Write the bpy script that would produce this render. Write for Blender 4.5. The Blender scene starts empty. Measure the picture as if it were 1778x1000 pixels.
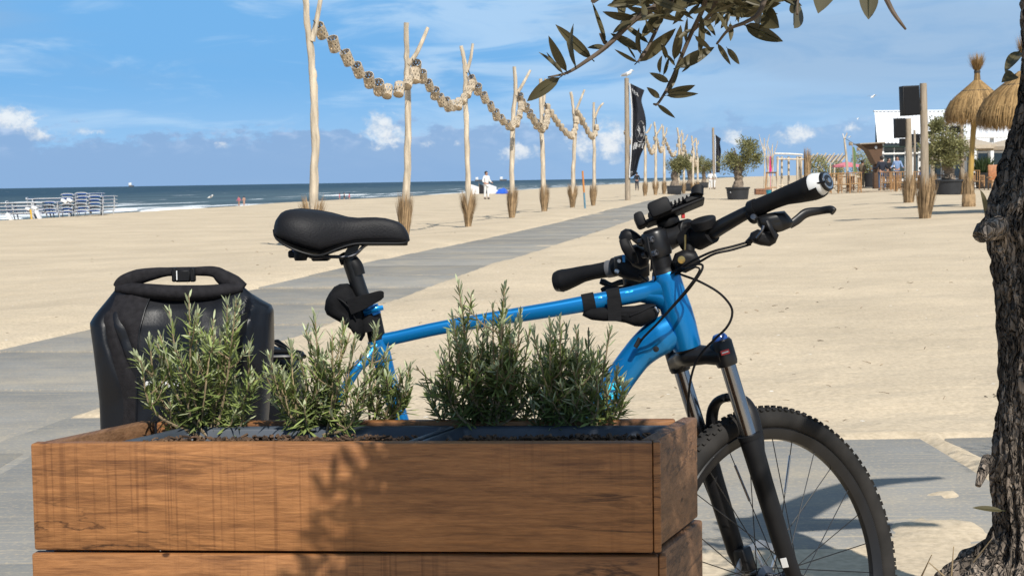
import bpy, bmesh, math, random
import numpy as np
from mathutils import Vector, Matrix, Euler

S = bpy.context.scene
COL = S.collection
rnd = random.Random(11)
R_ = math.radians

# ---------------------------------------------------------------- camera
F = 2700.0                      # focal length in photo pixels (photo 1778 wide)
CAM_H = 1.2
PITCH, ROLL = R_(3.96), R_(-0.92)
cam_d = bpy.data.cameras.new('camera')
cam = bpy.data.objects.new('camera', cam_d); COL.objects.link(cam)
cam_d.sensor_width = 36.0
cam_d.lens = F / 1778 * 36
cam_d.clip_start, cam_d.clip_end = 0.05, 60000
CR = Matrix.Rotation(math.pi/2 - PITCH, 3, 'X') @ Matrix.Rotation(ROLL, 3, 'Z')
cam.matrix_world = Matrix.Translation((0, 0, CAM_H)) @ CR.to_4x4()
cam_d.dof.use_dof = True
cam_d.dof.focus_distance = 3.05
cam_d.dof.aperture_fstop = 30
S.camera = cam

# ---------------------------------------------------------------- light
SUN_EL = R_(47)
SH = Vector((-0.34, 0.94, 0)).normalized()          # the way shadows fall
to_sun = Vector((-SH.x*math.cos(SUN_EL), -SH.y*math.cos(SUN_EL), math.sin(SUN_EL)))
sun_d = bpy.data.lights.new('sun', 'SUN'); sun_d.energy = 4.9; sun_d.angle = R_(0.53)
sun_d.color = (1.0, 0.95, 0.87)
sun = bpy.data.objects.new('sun', sun_d); COL.objects.link(sun)
sun.rotation_euler = to_sun.to_track_quat('Z', 'Y').to_euler()
sun.location = (2, -6, 8)

W_ = bpy.data.worlds.new('World'); S.world = W_; W_.use_nodes = True
SKY_K = 0.06
def build_world():
    nt = W_.node_tree; nt.nodes.clear()
    N = lambda t: nt.nodes.new(t)
    L = nt.links.new
    out = N('ShaderNodeOutputWorld'); bg = N('ShaderNodeBackground'); bg.inputs['Strength'].default_value = SKY_K
    L(bg.outputs[0], out.inputs[0])
    sky = N('ShaderNodeTexSky'); sky.sky_type = 'NISHITA'; sky.sun_disc = False
    sky.sun_elevation = SUN_EL
    sky.sun_rotation = math.atan2(to_sun.x, to_sun.y)
    sky.air_density = 1.0; sky.dust_density = 0.4; sky.ozone_density = 2.5
    tc = N('ShaderNodeTexCoord'); sep = N('ShaderNodeSeparateXYZ'); L(tc.outputs['Generated'], sep.inputs[0])
    def M(op, a, b=None, c=None, clamp=False):
        n = N('ShaderNodeMath'); n.operation = op; n.use_clamp = clamp
        for i, v in enumerate((a, b, c)):
            if v is None: continue
            if isinstance(v, (int, float)): n.inputs[i].default_value = v
            else: L(v, n.inputs[i])
        return n.outputs[0]
    def SM(x, a, b):      # smoothstep
        n = N('ShaderNodeMapRange'); n.interpolation_type = 'SMOOTHSTEP'; n.clamp = True
        L(x, n.inputs[0]); n.inputs[1].default_value = a; n.inputs[2].default_value = b
        return n.outputs[0]
    def MIX(f, a, b):
        n = N('ShaderNodeMix'); n.data_type = 'RGBA'; n.clamp_factor = True
        L(f, n.inputs[0])
        for i, v in ((6, a), (7, b)):
            if isinstance(v, tuple): n.inputs[i].default_value = (*[q / SKY_K for q in v], 1)
            else: L(v, n.inputs[i])
        return n.outputs[2]
    az = M('MULTIPLY', M('ARCTAN2', sep.outputs[0], sep.outputs[1]), 57.2958)      # degrees
    el = M('MULTIPLY', M('ARCSINE', sep.outputs[2]), 57.2958)
    def noise(sx, sy, scale, det=6, rough=.6, off=0.0, dist=0.0):
        cmb = N('ShaderNodeCombineXYZ')
        L(M('MULTIPLY', az, sx), cmb.inputs[0]); L(M('MULTIPLY', el, sy), cmb.inputs[1]); cmb.inputs[2].default_value = off
        n = N('ShaderNodeTexNoise'); n.inputs['Scale'].default_value = scale
        n.inputs['Detail'].default_value = det; n.inputs['Roughness'].default_value = rough
        n.inputs['Distortion'].default_value = dist
        L(cmb.outputs[0], n.inputs['Vector'])
        return n.outputs[0]
    col = sky.outputs[0]
    # the clear blue the photograph shows low above the sea, then thin high veils
    col = MIX(M('MULTIPLY', M('SUBTRACT', 1.0, SM(el, 7.0, 24.0)), 0.92), col, (.155, .415, .775))
    veil = SM(M('ADD', noise(.16, .75, 1.0, 6, .58, 3.1, .8), M('MULTIPLY', SM(az, -16, 6), .17)), .49, .74)
    col = MIX(M('MULTIPLY', veil, .70), col, (.46, .64, .84))
    grey = SM(M('ADD', noise(.07, .35, 1.0, 4, .5, 8.0), M('MULTIPLY', SM(az, -4, 18), .34)), .50, .84)
    col = MIX(M('MULTIPLY', grey, .70), col, (.29, .43, .62))
    low = M('SUBTRACT', 1.0, SM(el, 1.0, 4.2))
    col = MIX(M('MULTIPLY', low, .62), col, (.34, .56, .82))
    # low bank of far clouds with a ragged top
    top = M('ADD', el, M('MULTIPLY', M('SUBTRACT', noise(.42, .8, 1.0, 7, .62, 1.7), .5), -4.2))
    bank = M('SUBTRACT', 1.0, SM(top, 1.72, 2.15))
    bank = M('MULTIPLY', bank, M('SUBTRACT', 1.0, M('MULTIPLY', SM(az, -4, 9), .45)))
    lump = noise(.9, 1.6, 1.0, 7, .6, 21.0, .3)
    bcol = MIX(M('MULTIPLY', SM(lump, .46, .70), SM(el, .9, 2.0)), (.235, .375, .61), (.45, .56, .75))
    col = MIX(M('MULTIPLY', bank, .80), col, bcol)
    # cumulus heads
    def A(px): return math.degrees(math.atan((px - 889) / F))
    def E(px, py): return math.degrees(math.atan((312.8 - .016 * (px - 889) - py) / F))
    puffs = [(28, 212, .95, .50, 1.1), (-20, 232, .9, .4, .8), (75, 235, 1.1, .3, .62), (170, 232, .7, .16, .5), (672, 228, .72, .70, 1.0), (905, 264, .9, .42, .85), (1050, 246, 1.3, .75, 1.0), (1388, 236, .75, .42, .95),
             (1280, 238, .45, .38, .9), (745, 252, .3, .25, .7), (395, 252, .55, .22, .55), (800, 248, .45, .25, .6), (1480, 225, .5, .25, .6), (1170, 262, 1.2, .25, .5),
             (120, 235, 1.5, .25, .35)]
    dens = None
    for px, py, ra, re, k in puffs:
        da = M('DIVIDE', M('SUBTRACT', az, A(px)), ra); de = M('DIVIDE', M('SUBTRACT', el, E(px, py)), re)
        g = M('MULTIPLY', M('EXPONENT', M('MULTIPLY', M('ADD', M('MULTIPLY', da, da), M('MULTIPLY', de, de)), -1.0)), k)
        dens = g if dens is None else M('MAXIMUM', dens, g)
    # the same kind of heads go on all round, outside the frame too
    beyond = M('MULTIPLY', M('ABSOLUTE', az), 1.0)
    ring = M('MULTIPLY', M('MULTIPLY', SM(noise(.22, .5, 1.0, 3, .5, 12.0), .52, .72), SM(beyond, 22, 30)),
             M('EXPONENT', M('MULTIPLY', M('POWER', M('DIVIDE', M('SUBTRACT', el, 2.4), 1.1), 2.0), -1.0)))
    dens = M('MAXIMUM', dens, ring)
    nz = noise(1.0, 1.25, 1.7, 9, .62, 5.5, .35)
    d = SM(M('ADD', M('MULTIPLY', dens, .62), M('MULTIPLY', M('SUBTRACT', nz, .5), 1.25)), .19, .52)
    d = M('MULTIPLY', d, SM(dens, .05, .3))
    shade = SM(M('ADD', M('MULTIPLY', noise(1.0, 1.25, 2.4, 8, .65, 2.2), .9), M('MULTIPLY', dens, .25)), .42, .78)
    cc = MIX(shade, (.40, .53, .70), (.86, .87, .86))
    col = MIX(M('MULTIPLY', d, .78), col, cc)
    L(col, bg.inputs['Color'])
build_world()

vs = S.view_settings
vs.view_transform = 'Standard'; vs.look = 'None'; vs.gamma = 1; vs.use_curve_mapping = False
vs.exposure = 0.16
S.cycles.max_bounces = 6
S.cycles.transparent_max_bounces = 12

# ---------------------------------------------------------------- pixel <-> place
def ray(px, py):
    return (CR @ Vector(((px - 889) / F, -(py - 500) / F, -1))).normalized()
C0 = Vector((0, 0, CAM_H))
def W(px, py, Y):
    d = ray(px, py); return C0 + d * (Y / d.y)
def onz(px, py, z):
    d = ray(px, py); return C0 + d * ((z - CAM_H) / d.z)
def proj(p):
    q = CR.transposed() @ (Vector(p) - C0)
    return (889 + F * q.x / -q.z, 500 - F * q.y / -q.z)

def folds(p):
    """creases of a half-full bag: sharp ridges running down and slantwise"""
    a = abs(float(vnoise(p.x * 9 + p.z * 3.2 + 4, p.z * 2.6 - p.x * 2))) ; b = abs(float(vnoise(p.x * 17 - p.z * 6, p.z * 7 + 9)))
    return .013 * (.16 - min(a, .16)) / .16 - .003 * (.12 - min(b, .12)) / .12
def sst(a, b, x):
    t = np.clip((x - a) / (b - a), 0, 1); return t * t * (3 - 2 * t)
_nt = np.random.RandomState(5).rand(256, 256)
def vnoise(x, y):
    x = np.asarray(x, float); y = np.asarray(y, float)
    xi = np.floor(x).astype(int); yi = np.floor(y).astype(int); fx = x - xi; fy = y - yi
    fx = fx * fx * (3 - 2 * fx); fy = fy * fy * (3 - 2 * fy)
    g = lambda i, j: _nt[i & 255, j & 255]
    return (g(xi, yi) * (1 - fx) + g(xi + 1, yi) * fx) * (1 - fy) + (g(xi, yi + 1) * (1 - fx) + g(xi + 1, yi + 1) * fx) * fy - .5
def fbm(x, y, o=4):
    s = 0; a = 1.0
    for k in range(o):
        s = s + a * vnoise(x * 2 ** k + 17.3 * k, y * 2 ** k + 5.1 * k); a *= .5
    return s

# ---------------------------------------------------------------- mesh helpers
class MB:
    def __init__(s): s.v = []; s.f = []; s.m = []
    def add(s, vs, fs, mi=0):
        o = len(s.v); s.v.extend([tuple(q) for q in vs]); s.f.extend([tuple(i + o for i in q) for q in fs]); s.m.extend([mi] * len(fs)); return s
    def box(s, c, size, bev=0.0, rot=None, mi=0):
        bm = bmesh.new(); bmesh.ops.create_cube(bm, size=1.0)
        for v in bm.verts: v.co = Vector((v.co.x * size[0], v.co.y * size[1], v.co.z * size[2]))
        if bev > 0: bmesh.ops.bevel(bm, geom=list(bm.edges), offset=bev, segments=2 if bev > .004 else 1, profile=.5, affect='EDGES')
        if rot is not None: bmesh.ops.transform(bm, matrix=rot.to_4x4(), verts=bm.verts)
        bm.verts.index_update()
        s.add([v.co + Vector(c) for v in bm.verts], [[v.index for v in f.verts] for f in bm.faces], mi); bm.free(); return s
    def hexa(s, b, t, bev=0.0, mi=0):
        """box from 4 bottom and 4 top points (same order)"""
        bm = bmesh.new(); vs = [bm.verts.new(p) for p in list(b) + list(t)]
        for f in ((3, 2, 1, 0), (4, 5, 6, 7), (0, 1, 5, 4), (1, 2, 6, 5), (2, 3, 7, 6), (3, 0, 4, 7)): bm.faces.new([vs[i] for i in f])
        bmesh.ops.recalc_face_normals(bm, faces=bm.faces)
        if bev > 0: bmesh.ops.bevel(bm, geom=list(bm.edges), offset=bev, segments=2, profile=.5, affect='EDGES')
        bm.verts.index_update()
        s.add([v.co for v in bm.verts], [[v.index for v in f.verts] for f in bm.faces], mi); bm.free(); return s
    def tube(s, pts, r, n=8, caps=True, ref=None, mi=0, closed=False, phase=0.0, power=1.0):
        """sweep along pts; r: scalar, list of scalars or list of (ra, rb); ra lies along ref"""
        P = [Vector(p) for p in pts]; K = len(P)
        rr = [r] * K if isinstance(r, (int, float)) or (isinstance(r, tuple) and len(r) == 2) else list(r)
        T = []
        for i in range(K):
            a = P[(i - 1) % K] if (closed or i > 0) else P[i]; b = P[(i + 1) % K] if (closed or i < K - 1) else P[i]
            t = (b - a); T.append(t.normalized() if t.length > 1e-9 else Vector((0, 0, 1)))
        u = Vector(ref) if ref is not None else (Vector((0, 0, 1)) if abs(T[0].z) < .9 else Vector((1, 0, 0)))
        vs = []
        for i in range(K):
            if ref is not None: u = Vector(ref)
            u = (u - T[i] * u.dot(T[i]))
            u = u.normalized() if u.length > 1e-6 else T[i].orthogonal().normalized()
            w = T[i].cross(u)
            ra, rb = rr[i] if isinstance(rr[i], tuple) else (rr[i], rr[i])
            for k in range(n):
                an = 2 * math.pi * k / n + phase
                ca, sa = math.cos(an), math.sin(an)
                if power != 1.0:
                    ca = math.copysign(abs(ca) ** power, ca); sa = math.copysign(abs(sa) ** power, sa)
                vs.append(P[i] + u * (ra * ca) + w * (rb * sa))
        fs = []
        for i in range(K if closed else K - 1):
            a, b = i * n, ((i + 1) % K) * n
            for k in range(n): fs.append((a + k, a + (k + 1) % n, b + (k + 1) % n, b + k))
        if caps and not closed:
            fs.append(tuple(range(n - 1, -1, -1))); fs.append(tuple((K - 1) * n + k for k in range(n)))
        return s.add(vs, fs, mi)
    def lathe(s, prof, c=(0, 0, 0), axis=(0, 0, 1), n=16, mi=0, caps=True):
        """prof: list of (radius, height along axis)"""
        ax = Vector(axis).normalized(); u = ax.orthogonal().normalized(); w = ax.cross(u); c = Vector(c)
        vs = []
        for r, h in prof:
            for k in range(n):
                a = 2 * math.pi * k / n; vs.append(c + ax * h + (u * math.cos(a) + w * math.sin(a)) * max(r, 1e-5))
        fs = []
        for i in range(len(prof) - 1):
            for k in range(n): fs.append((i * n + k, i * n + (k + 1) % n, (i + 1) * n + (k + 1) % n, (i + 1) * n + k))
        if caps: fs.append(tuple(range(n - 1, -1, -1))); fs.append(tuple((len(prof) - 1) * n + k for k in range(n)))
        return s.add(vs, fs, mi)
    def ell(s, c, r, n=12, m=8, rot=None, mi=0):
        c = Vector(c); vs = []; rx, ry, rz = (r, r, r) if isinstance(r, (int, float)) else r
        for i in range(m + 1):
            t = math.pi * i / m
            for k in range(n):
                a = 2 * math.pi * k / n
                p = Vector((rx * math.sin(t) * math.cos(a), ry * math.sin(t) * math.sin(a), -rz * math.cos(t)))
                vs.append(c + (rot @ p if rot is not None else p))
        fs = []
        for i in range(m):
            for k in range(n):
                q = [i * n + k, i * n + (k + 1) % n, (i + 1) * n + (k + 1) % n, (i + 1) * n + k]
                if i == 0: q = [i * n + k, (i + 1) * n + (k + 1) % n, (i + 1) * n + k]
                elif i == m - 1: q = [i * n + k, i * n + (k + 1) % n, (i + 1) * n]
                fs.append(tuple(q))
        return s.add(vs, fs, mi)
    def prism(s, outline, d0, d1, mi=0):
        """outline: list of 3-D points of a flat polygon; d0, d1: offset vectors of the two caps"""
        n = len(outline); a = [Vector(p) + Vector(d0) for p in outline]; b = [Vector(p) + Vector(d1) for p in outline]
        return s.add(a + b, [tuple(range(n - 1, -1, -1)), tuple(range(n, 2 * n))] + [(i, (i + 1) % n, n + (i + 1) % n, n + i) for i in range(n)], mi)
    def pillow(s, outline, ny, thick, rings=(0, .04, .12, .25, .45, .7, .9), ex=3.0, tf=None, wob=0.0, seed=1, back=True, mi=0, fold=False):
        """inflated flat outline: both faces bulge along ny (unit vector) by thick/2"""
        n = len(outline); P = [Vector(p) for p in outline]; c = sum(P, Vector()) / n; ny = Vector(ny)
        vs = []; fs = []
        for side in (1, -1):
            if side == -1 and not back: break
            o = len(vs)
            for q in rings:
                for i, p in enumerate(P):
                    pos = p.lerp(c, q); h = (1 - (1 - min(q * 1.6, 1)) ** ex) ** (1 / ex) * thick / 2
                    if tf: h *= tf(pos)
                    h += (wob * float(fbm(pos.x * 14 + seed * 9, pos.z * 14 + 3.3 * side)) + (folds(pos) if fold else 0)) * min(1, q * 6)
                    vs.append(pos + ny * h * side)
            vs.append(c + ny * (thick / 2 * (tf(c) if tf else 1)) * side)
            for j in range(len(rings) - 1):
                for i in range(n):
                    q = (o + j * n + i, o + j * n + (i + 1) % n, o + (j + 1) * n + (i + 1) % n, o + (j + 1) * n + i)
                    fs.append(q if side == 1 else q[::-1])
            for i in range(n):
                q = (o + (len(rings) - 1) * n + i, o + (len(rings) - 1) * n + (i + 1) % n, o + len(rings) * n)
                fs.append(q if side == 1 else q[::-1])
        return s.add(vs, fs, mi)
    def mesh(s, name, mats, smooth=True, ang=38, fix=True):
        me = bpy.data.meshes.new(name)
        me.from_pydata(s.v, [], s.f)
        mats = mats if isinstance(mats, (list, tuple)) else [mats]
        for m in mats: me.materials.append(m)
        if len(mats) > 1: me.polygons.foreach_set('material_index', s.m)
        if fix:
            bm = bmesh.new(); bm.from_mesh(me); bmesh.ops.remove_doubles(bm, verts=bm.verts, dist=1e-6)
            bmesh.ops.recalc_face_normals(bm, faces=bm.faces); bm.to_mesh(me); bm.free()
        if smooth:
            me.polygons.foreach_set('use_smooth', [True] * len(me.polygons)); me.set_sharp_from_angle(angle=R_(ang))
        me.update()
        return me

def wloc(o):
    v = Vector()
    while o is not None: v = v + o.location; o = o.parent
    return v
def obj(name, mb, mats, parent=None, smooth=True, ang=38, kind=None, fix=True, local=False):
    """ONE mesh object. Vertices come in world space unless local; a thing's parts are stored relative to its Empty."""
    if isinstance(mb, MB):
        if parent is not None and not local:
            o_ = wloc(parent); mb.v = [(x - o_.x, y - o_.y, z - o_.z) for x, y, z in mb.v]
        me = mb.mesh(name, mats, smooth, ang, fix)
    else: me = mb
    o = bpy.data.objects.new(name, me); COL.objects.link(o)
    if parent is not None: o.parent = parent
    if kind: o['kind'] = kind
    return o
def tag(o, label, cat, group=None, kind=None):
    o['label'] = label; o['category'] = cat
    if group: o['group'] = group
    if kind: o['kind'] = kind
    return o
def thing(name, label, cat, loc=(0, 0, 0), group=None, rz=0.0):
    o = bpy.data.objects.new(name, None); COL.objects.link(o); o.location = loc; o.rotation_euler = (0, 0, rz)
    o.empty_display_size = .1
    return tag(o, label, cat, group)
def single(name, mb, mats, label, cat, loc=None, group=None, **k):
    """a thing that is one mesh; its origin is put at loc"""
    if loc is not None:
        mb.v = [(x - loc[0], y - loc[1], z - loc[2]) for x, y, z in mb.v]
    o = obj(name, mb, mats, **k)
    if loc is not None: o.location = loc
    return tag(o, label, cat, group)
def dup(root, loc, rz=None, label=None, scale=None):
    r = root.copy(); COL.objects.link(r); r.location = loc
    if rz is not None: r.rotation_euler = (0, 0, rz)
    if scale is not None: r.scale = scale if isinstance(scale, tuple) else (scale,) * 3
    if label: r['label'] = label
    for ch in list(root.children):
        c = ch.copy(); COL.objects.link(c); c.parent = r
        for g in list(ch.children):
            d = g.copy(); COL.objects.link(d); d.parent = c
    return r
def spline(pts, n=8):
    P = [Vector(p) for p in pts]; out = []
    for i in range(len(P) - 1):
        p0 = P[i - 1] if i > 0 else P[i] * 2 - P[i + 1]; p1, p2 = P[i], P[i + 1]; p3 = P[i + 2] if i + 2 < len(P) else P[i + 1] * 2 - P[i]
        for k in range(n):
            t = k / n
            out.append(.5 * ((2 * p1) + (p2 - p0) * t + (2 * p0 - 5 * p1 + 4 * p2 - p3) * t * t + (3 * p1 - p0 - 3 * p2 + p3) * t ** 3))
    out.append(P[-1]); return out
def lin(vals, n):
    """resample a list of numbers (or tuples) to n values"""
    out = []
    for i in range(n):
        t = i / (n - 1) * (len(vals) - 1); k = min(int(t), len(vals) - 2); q = t - k
        a, b = vals[k], vals[k + 1]
        out.append(tuple(x + (y - x) * q for x, y in zip(a, b)) if isinstance(a, tuple) else a + (b - a) * q)
    return out

# ---------------------------------------------------------------- materials
def mat(name, col, rough=.6, metal=0.0, var=.15, scale=8.0, stretch=(1, 1, 1), bump=0.0, bscale=None, bdist=.01, coat=0.0, spec=.5, col2=None, det=5,
        island=0.0, trans=0.0, rvar=0.0, coords='Object', sss=0.0):
    m = bpy.data.materials.new(name); m.use_nodes = True; nt = m.node_tree; N = nt.nodes.new; L = nt.links.new
    b = nt.nodes['Principled BSDF']
    b.inputs['Roughness'].default_value = rough; b.inputs['Metallic'].default_value = metal
    b.inputs['Coat Weight'].default_value = coat; b.inputs['Coat Roughness'].default_value = .12
    b.inputs['Specular IOR Level'].default_value = spec
    tc = N('ShaderNodeTexCoord'); mp = N('ShaderNodeMapping'); mp.inputs['Scale'].default_value = stretch
    L(tc.outputs[coords], mp.inputs[0])
    nz = N('ShaderNodeTexNoise'); nz.inputs['Scale'].default_value = scale; nz.inputs['Detail'].default_value = det; L(mp.outputs[0], nz.inputs['Vector'])
    rp = N('ShaderNodeValToRGB'); c2 = col2 or col
    lo = [max(0, q * (1 - var)) for q in col]; hi = [min(1, q * (1 + var)) for q in c2]
    rp.color_ramp.elements[0].color = (*lo, 1); rp.color_ramp.elements[1].color = (*hi, 1)
    rp.color_ramp.elements[0].position = .3; rp.color_ramp.elements[1].position = .72
    L(nz.outputs[0], rp.inputs[0]); c = rp.outputs[0]
    if island:
        g = N('ShaderNodeNewGeometry'); mr = N('ShaderNodeMapRange'); L(g.outputs['Random Per Island'], mr.inputs[0])
        mr.inputs[3].default_value = 1 - island; mr.inputs[4].default_value = 1 + island
        mx = N('ShaderNodeMix'); mx.data_type = 'RGBA'; mx.blend_type = 'MULTIPLY'; mx.inputs[0].default_value = 1
        L(c, mx.inputs[6]); L(mr.outputs[0], mx.inputs[7]); c = mx.outputs[2]
    L(c, b.inputs['Base Color'])
    if rvar:
        mr = N('ShaderNodeMapRange'); L(nz.outputs[0], mr.inputs[0]); mr.inputs[3].default_value = rough - rvar; mr.inputs[4].default_value = rough + rvar
        L(mr.outputs[0], b.inputs['Roughness'])
    if bump:
        n2 = N('ShaderNodeTexNoise'); n2.inputs['Scale'].default_value = bscale or scale * 4; n2.inputs['Detail'].default_value = 6; L(mp.outputs[0], n2.inputs['Vector'])
        bp = N('ShaderNodeBump'); bp.inputs['Strength'].default_value = bump; bp.inputs['Distance'].default_value = bdist
        L(n2.outputs[0], bp.inputs['Height']); L(bp.outputs[0], b.inputs['Normal'])
    if trans:
        t = N('ShaderNodeBsdfTranslucent'); L(c, t.inputs[0]); mxs = N('ShaderNodeMixShader'); mxs.inputs[0].default_value = trans
        o = nt.nodes['Material Output']; L(b.outputs[0], mxs.inputs[1]); L(t.outputs[0], mxs.inputs[2]); L(mxs.outputs[0], o.inputs[0])
    return m
# ================================================================ the setting
COAST = .158
def sea_w(X, Y): return X - (-26.3 + .155 * Y)           # > 0 on the beach, < 0 towards the sea
PATH_W = 1.06                                             # half width
def path_x(Y): return -2.79 + 1.02 + COAST * (Y - 18)     # centre line of the long slab path
SLAB_GAP = .035
rs = random.Random(3)
slab_list = []                                            # (cx, cy, sx, sy, yaw)
yy = 7.25
while yy < 118:
    slab_list.append((path_x(yy + 1) + rs.uniform(-.03, .03), yy + 1, 2.04, 1.99 - SLAB_GAP, -math.atan(COAST) + rs.uniform(-.006, .006))); yy += 2.0
for i in range(5):
    slab_list.append((.865 - 2.04 * i + rs.uniform(-.01, .01), 6.0 + rs.uniform(-.03, .03), 2.0, 2.06, .012 + rs.uniform(-.006, .006)))
for _y in (6.2, 4.2): slab_list.append((path_x(_y) - .04, _y, 2.04, 1.96, -math.atan(COAST)))
slab_list.append((-1.92, 7.10, 1.10, 1.96, -.03))
slab_list.append((2.98, 6.02, 2.0, 2.06, .05))
slab_list.append((5.05, 6.05, 2.0, 2.06, .04))
for i in range(4):
    slab_list.append((-1.95 - 2.04 * i, 3.92, 2.0, 2.02, .008))
for i in range(3):
    slab_list.append((-4.6 - 2.04 * i, 8.2 - .05 * i, 2.0, 2.0, .02))
def slab_mask(X, Y):
    """soft 1 on the slabs, 0 off them"""
    m = np.zeros_like(X)
    e = np.abs(X - path_x(Y)) - 1.02                      # the long path is one strip; its joints stay narrow
    m = (1 - sst(-.05, .05, e)) * sst(7.2, 7.27, Y) * (1 - sst(117.5, 118.5, Y))
    for cx, cy, sx, sy, yaw in slab_list:
        if cy > 9: continue
        c, s = math.cos(-yaw), math.sin(-yaw)
        dx, dy = X - cx, Y - cy
        u = np.abs(c * dx - s * dy) - sx / 2; v = np.abs(s * dx + c * dy) - sy / 2
        m = np.maximum(m, 1 - sst(-.035, .02, np.maximum(u, v)))
    for q_, r_, k_ in ((onz(1622, 925, 0), .16, .9), (onz(1600, 955, 0), .18, .9), (onz(1640, 860, 0), .07, .7), (onz(1560, 972, 0), .16, .6)):
        d_ = np.hypot(X - q_.x, (Y - q_.y) * .7) / r_ + .55 * vnoise(X * 9, Y * 9) + .3 * vnoise(X * 22, Y * 22)
        m = m * (1 - k_ * (1 - sst(.75, 1.1, d_)))
    return m
def ground_far(X, Y):
    w = sea_w(X, Y)
    z = -3.3 * sst(0, -30, w) - 5 * sst(-28, -120, w)
    z = z + .12 * np.exp(-((w - 3) / 5.0) ** 2) * sst(20, 60, Y)
    z = z + .10 * fbm(X * .09, Y * .05, 3) * sst(8, 22, Y) * (w > -6)
    q = X - .13 * Y
    z = z + .30 * sst(1.0, 7.5, q) * sst(14, 42, Y)
    inland = X - .155 * Y
    z = z + (2.2 + 2 * vnoise(X * .02, Y * .014)) * sst(60, 200, inland) * sst(300, 700, Y)
    return z
def ground(X, Y):
    X = np.asarray(X, float); Y = np.asarray(Y, float)
    m = slab_mask(X, Y)
    z = ground_far(X, Y)
    near = 1 - sst(16, 40, Y)
    loose = .012 + .020 * fbm(X * 1.3, Y * 1.3, 4) + .010 * fbm(X * 5, Y * 5, 3) * near
    side = .07 * np.exp(-((X - path_x(Y) + 2.0) / .9) ** 2) * sst(8, 14, Y) + .03 * np.exp(-((X - path_x(Y) - 1.6) / .7) ** 2) * sst(9, 14, Y)
    dust = -.014 + .020 * fbm(X * 1.1 + 3, Y * 1.1, 4)
    return z + np.where(m > 0, (1 - m) * (loose + side) + m * dust, loose + side)
def gz(X, Y): return float(ground(np.array([X]), np.array([Y]))[0])
def hit(px, py):
    """the place on the sand seen at a pixel"""
    d = ray(px, py); z = 0.0
    for _ in range(30):
        p = C0 + d * ((z - CAM_H) / d.z); z = .5 * z + .5 * gz(p.x, p.y)
    return C0 + d * ((z - CAM_H) / d.z)

# --- sand
def axis(parts):
    a = []
    for s, e, st in parts: a += list(np.arange(s, e, st))
    return np.array(a)
def build_sand():
    xs = axis([(-900, -200, 50), (-200, -60, 8), (-60, -16, 1.2), (-16, -6.6, .25), (-6.6, 4.2, .05), (4.2, 14, .2), (14, 60, .9), (60, 240, 6), (240, 1200, 60), (1200, 4200, 400)])
    ys = axis([(-14, 2, .6), (2, 3.6, .1), (3.6, 9.5, .05), (9.5, 22, .11), (22, 60, .4), (60, 130, 1.2), (130, 420, 6), (420, 1200, 40), (1200, 9000, 400)])
    X, Y = np.meshgrid(xs, ys)
    Z = ground(X.ravel(), Y.ravel())
    n, m = len(ys), len(xs)
    v = np.stack([X.ravel(), Y.ravel(), Z], 1)
    i = np.arange(n * m).reshape(n, m)
    f = np.stack([i[:-1, :-1], i[:-1, 1:], i[1:, 1:], i[1:, :-1]], -1).reshape(-1, 4)
    me = bpy.data.meshes.new('sand')
    me.vertices.add(len(v)); me.vertices.foreach_set('co', v.ravel().astype(np.float32))
    me.loops.add(f.size); me.loops.foreach_set('vertex_index', f.ravel().astype(np.int32))
    me.polygons.add(len(f)); me.polygons.foreach_set('loop_start', np.arange(0, f.size, 4).astype(np.int32))
    me.update(calc_edges=True); me.polygons.foreach_set('use_smooth', [True] * len(f))
    return me
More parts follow.
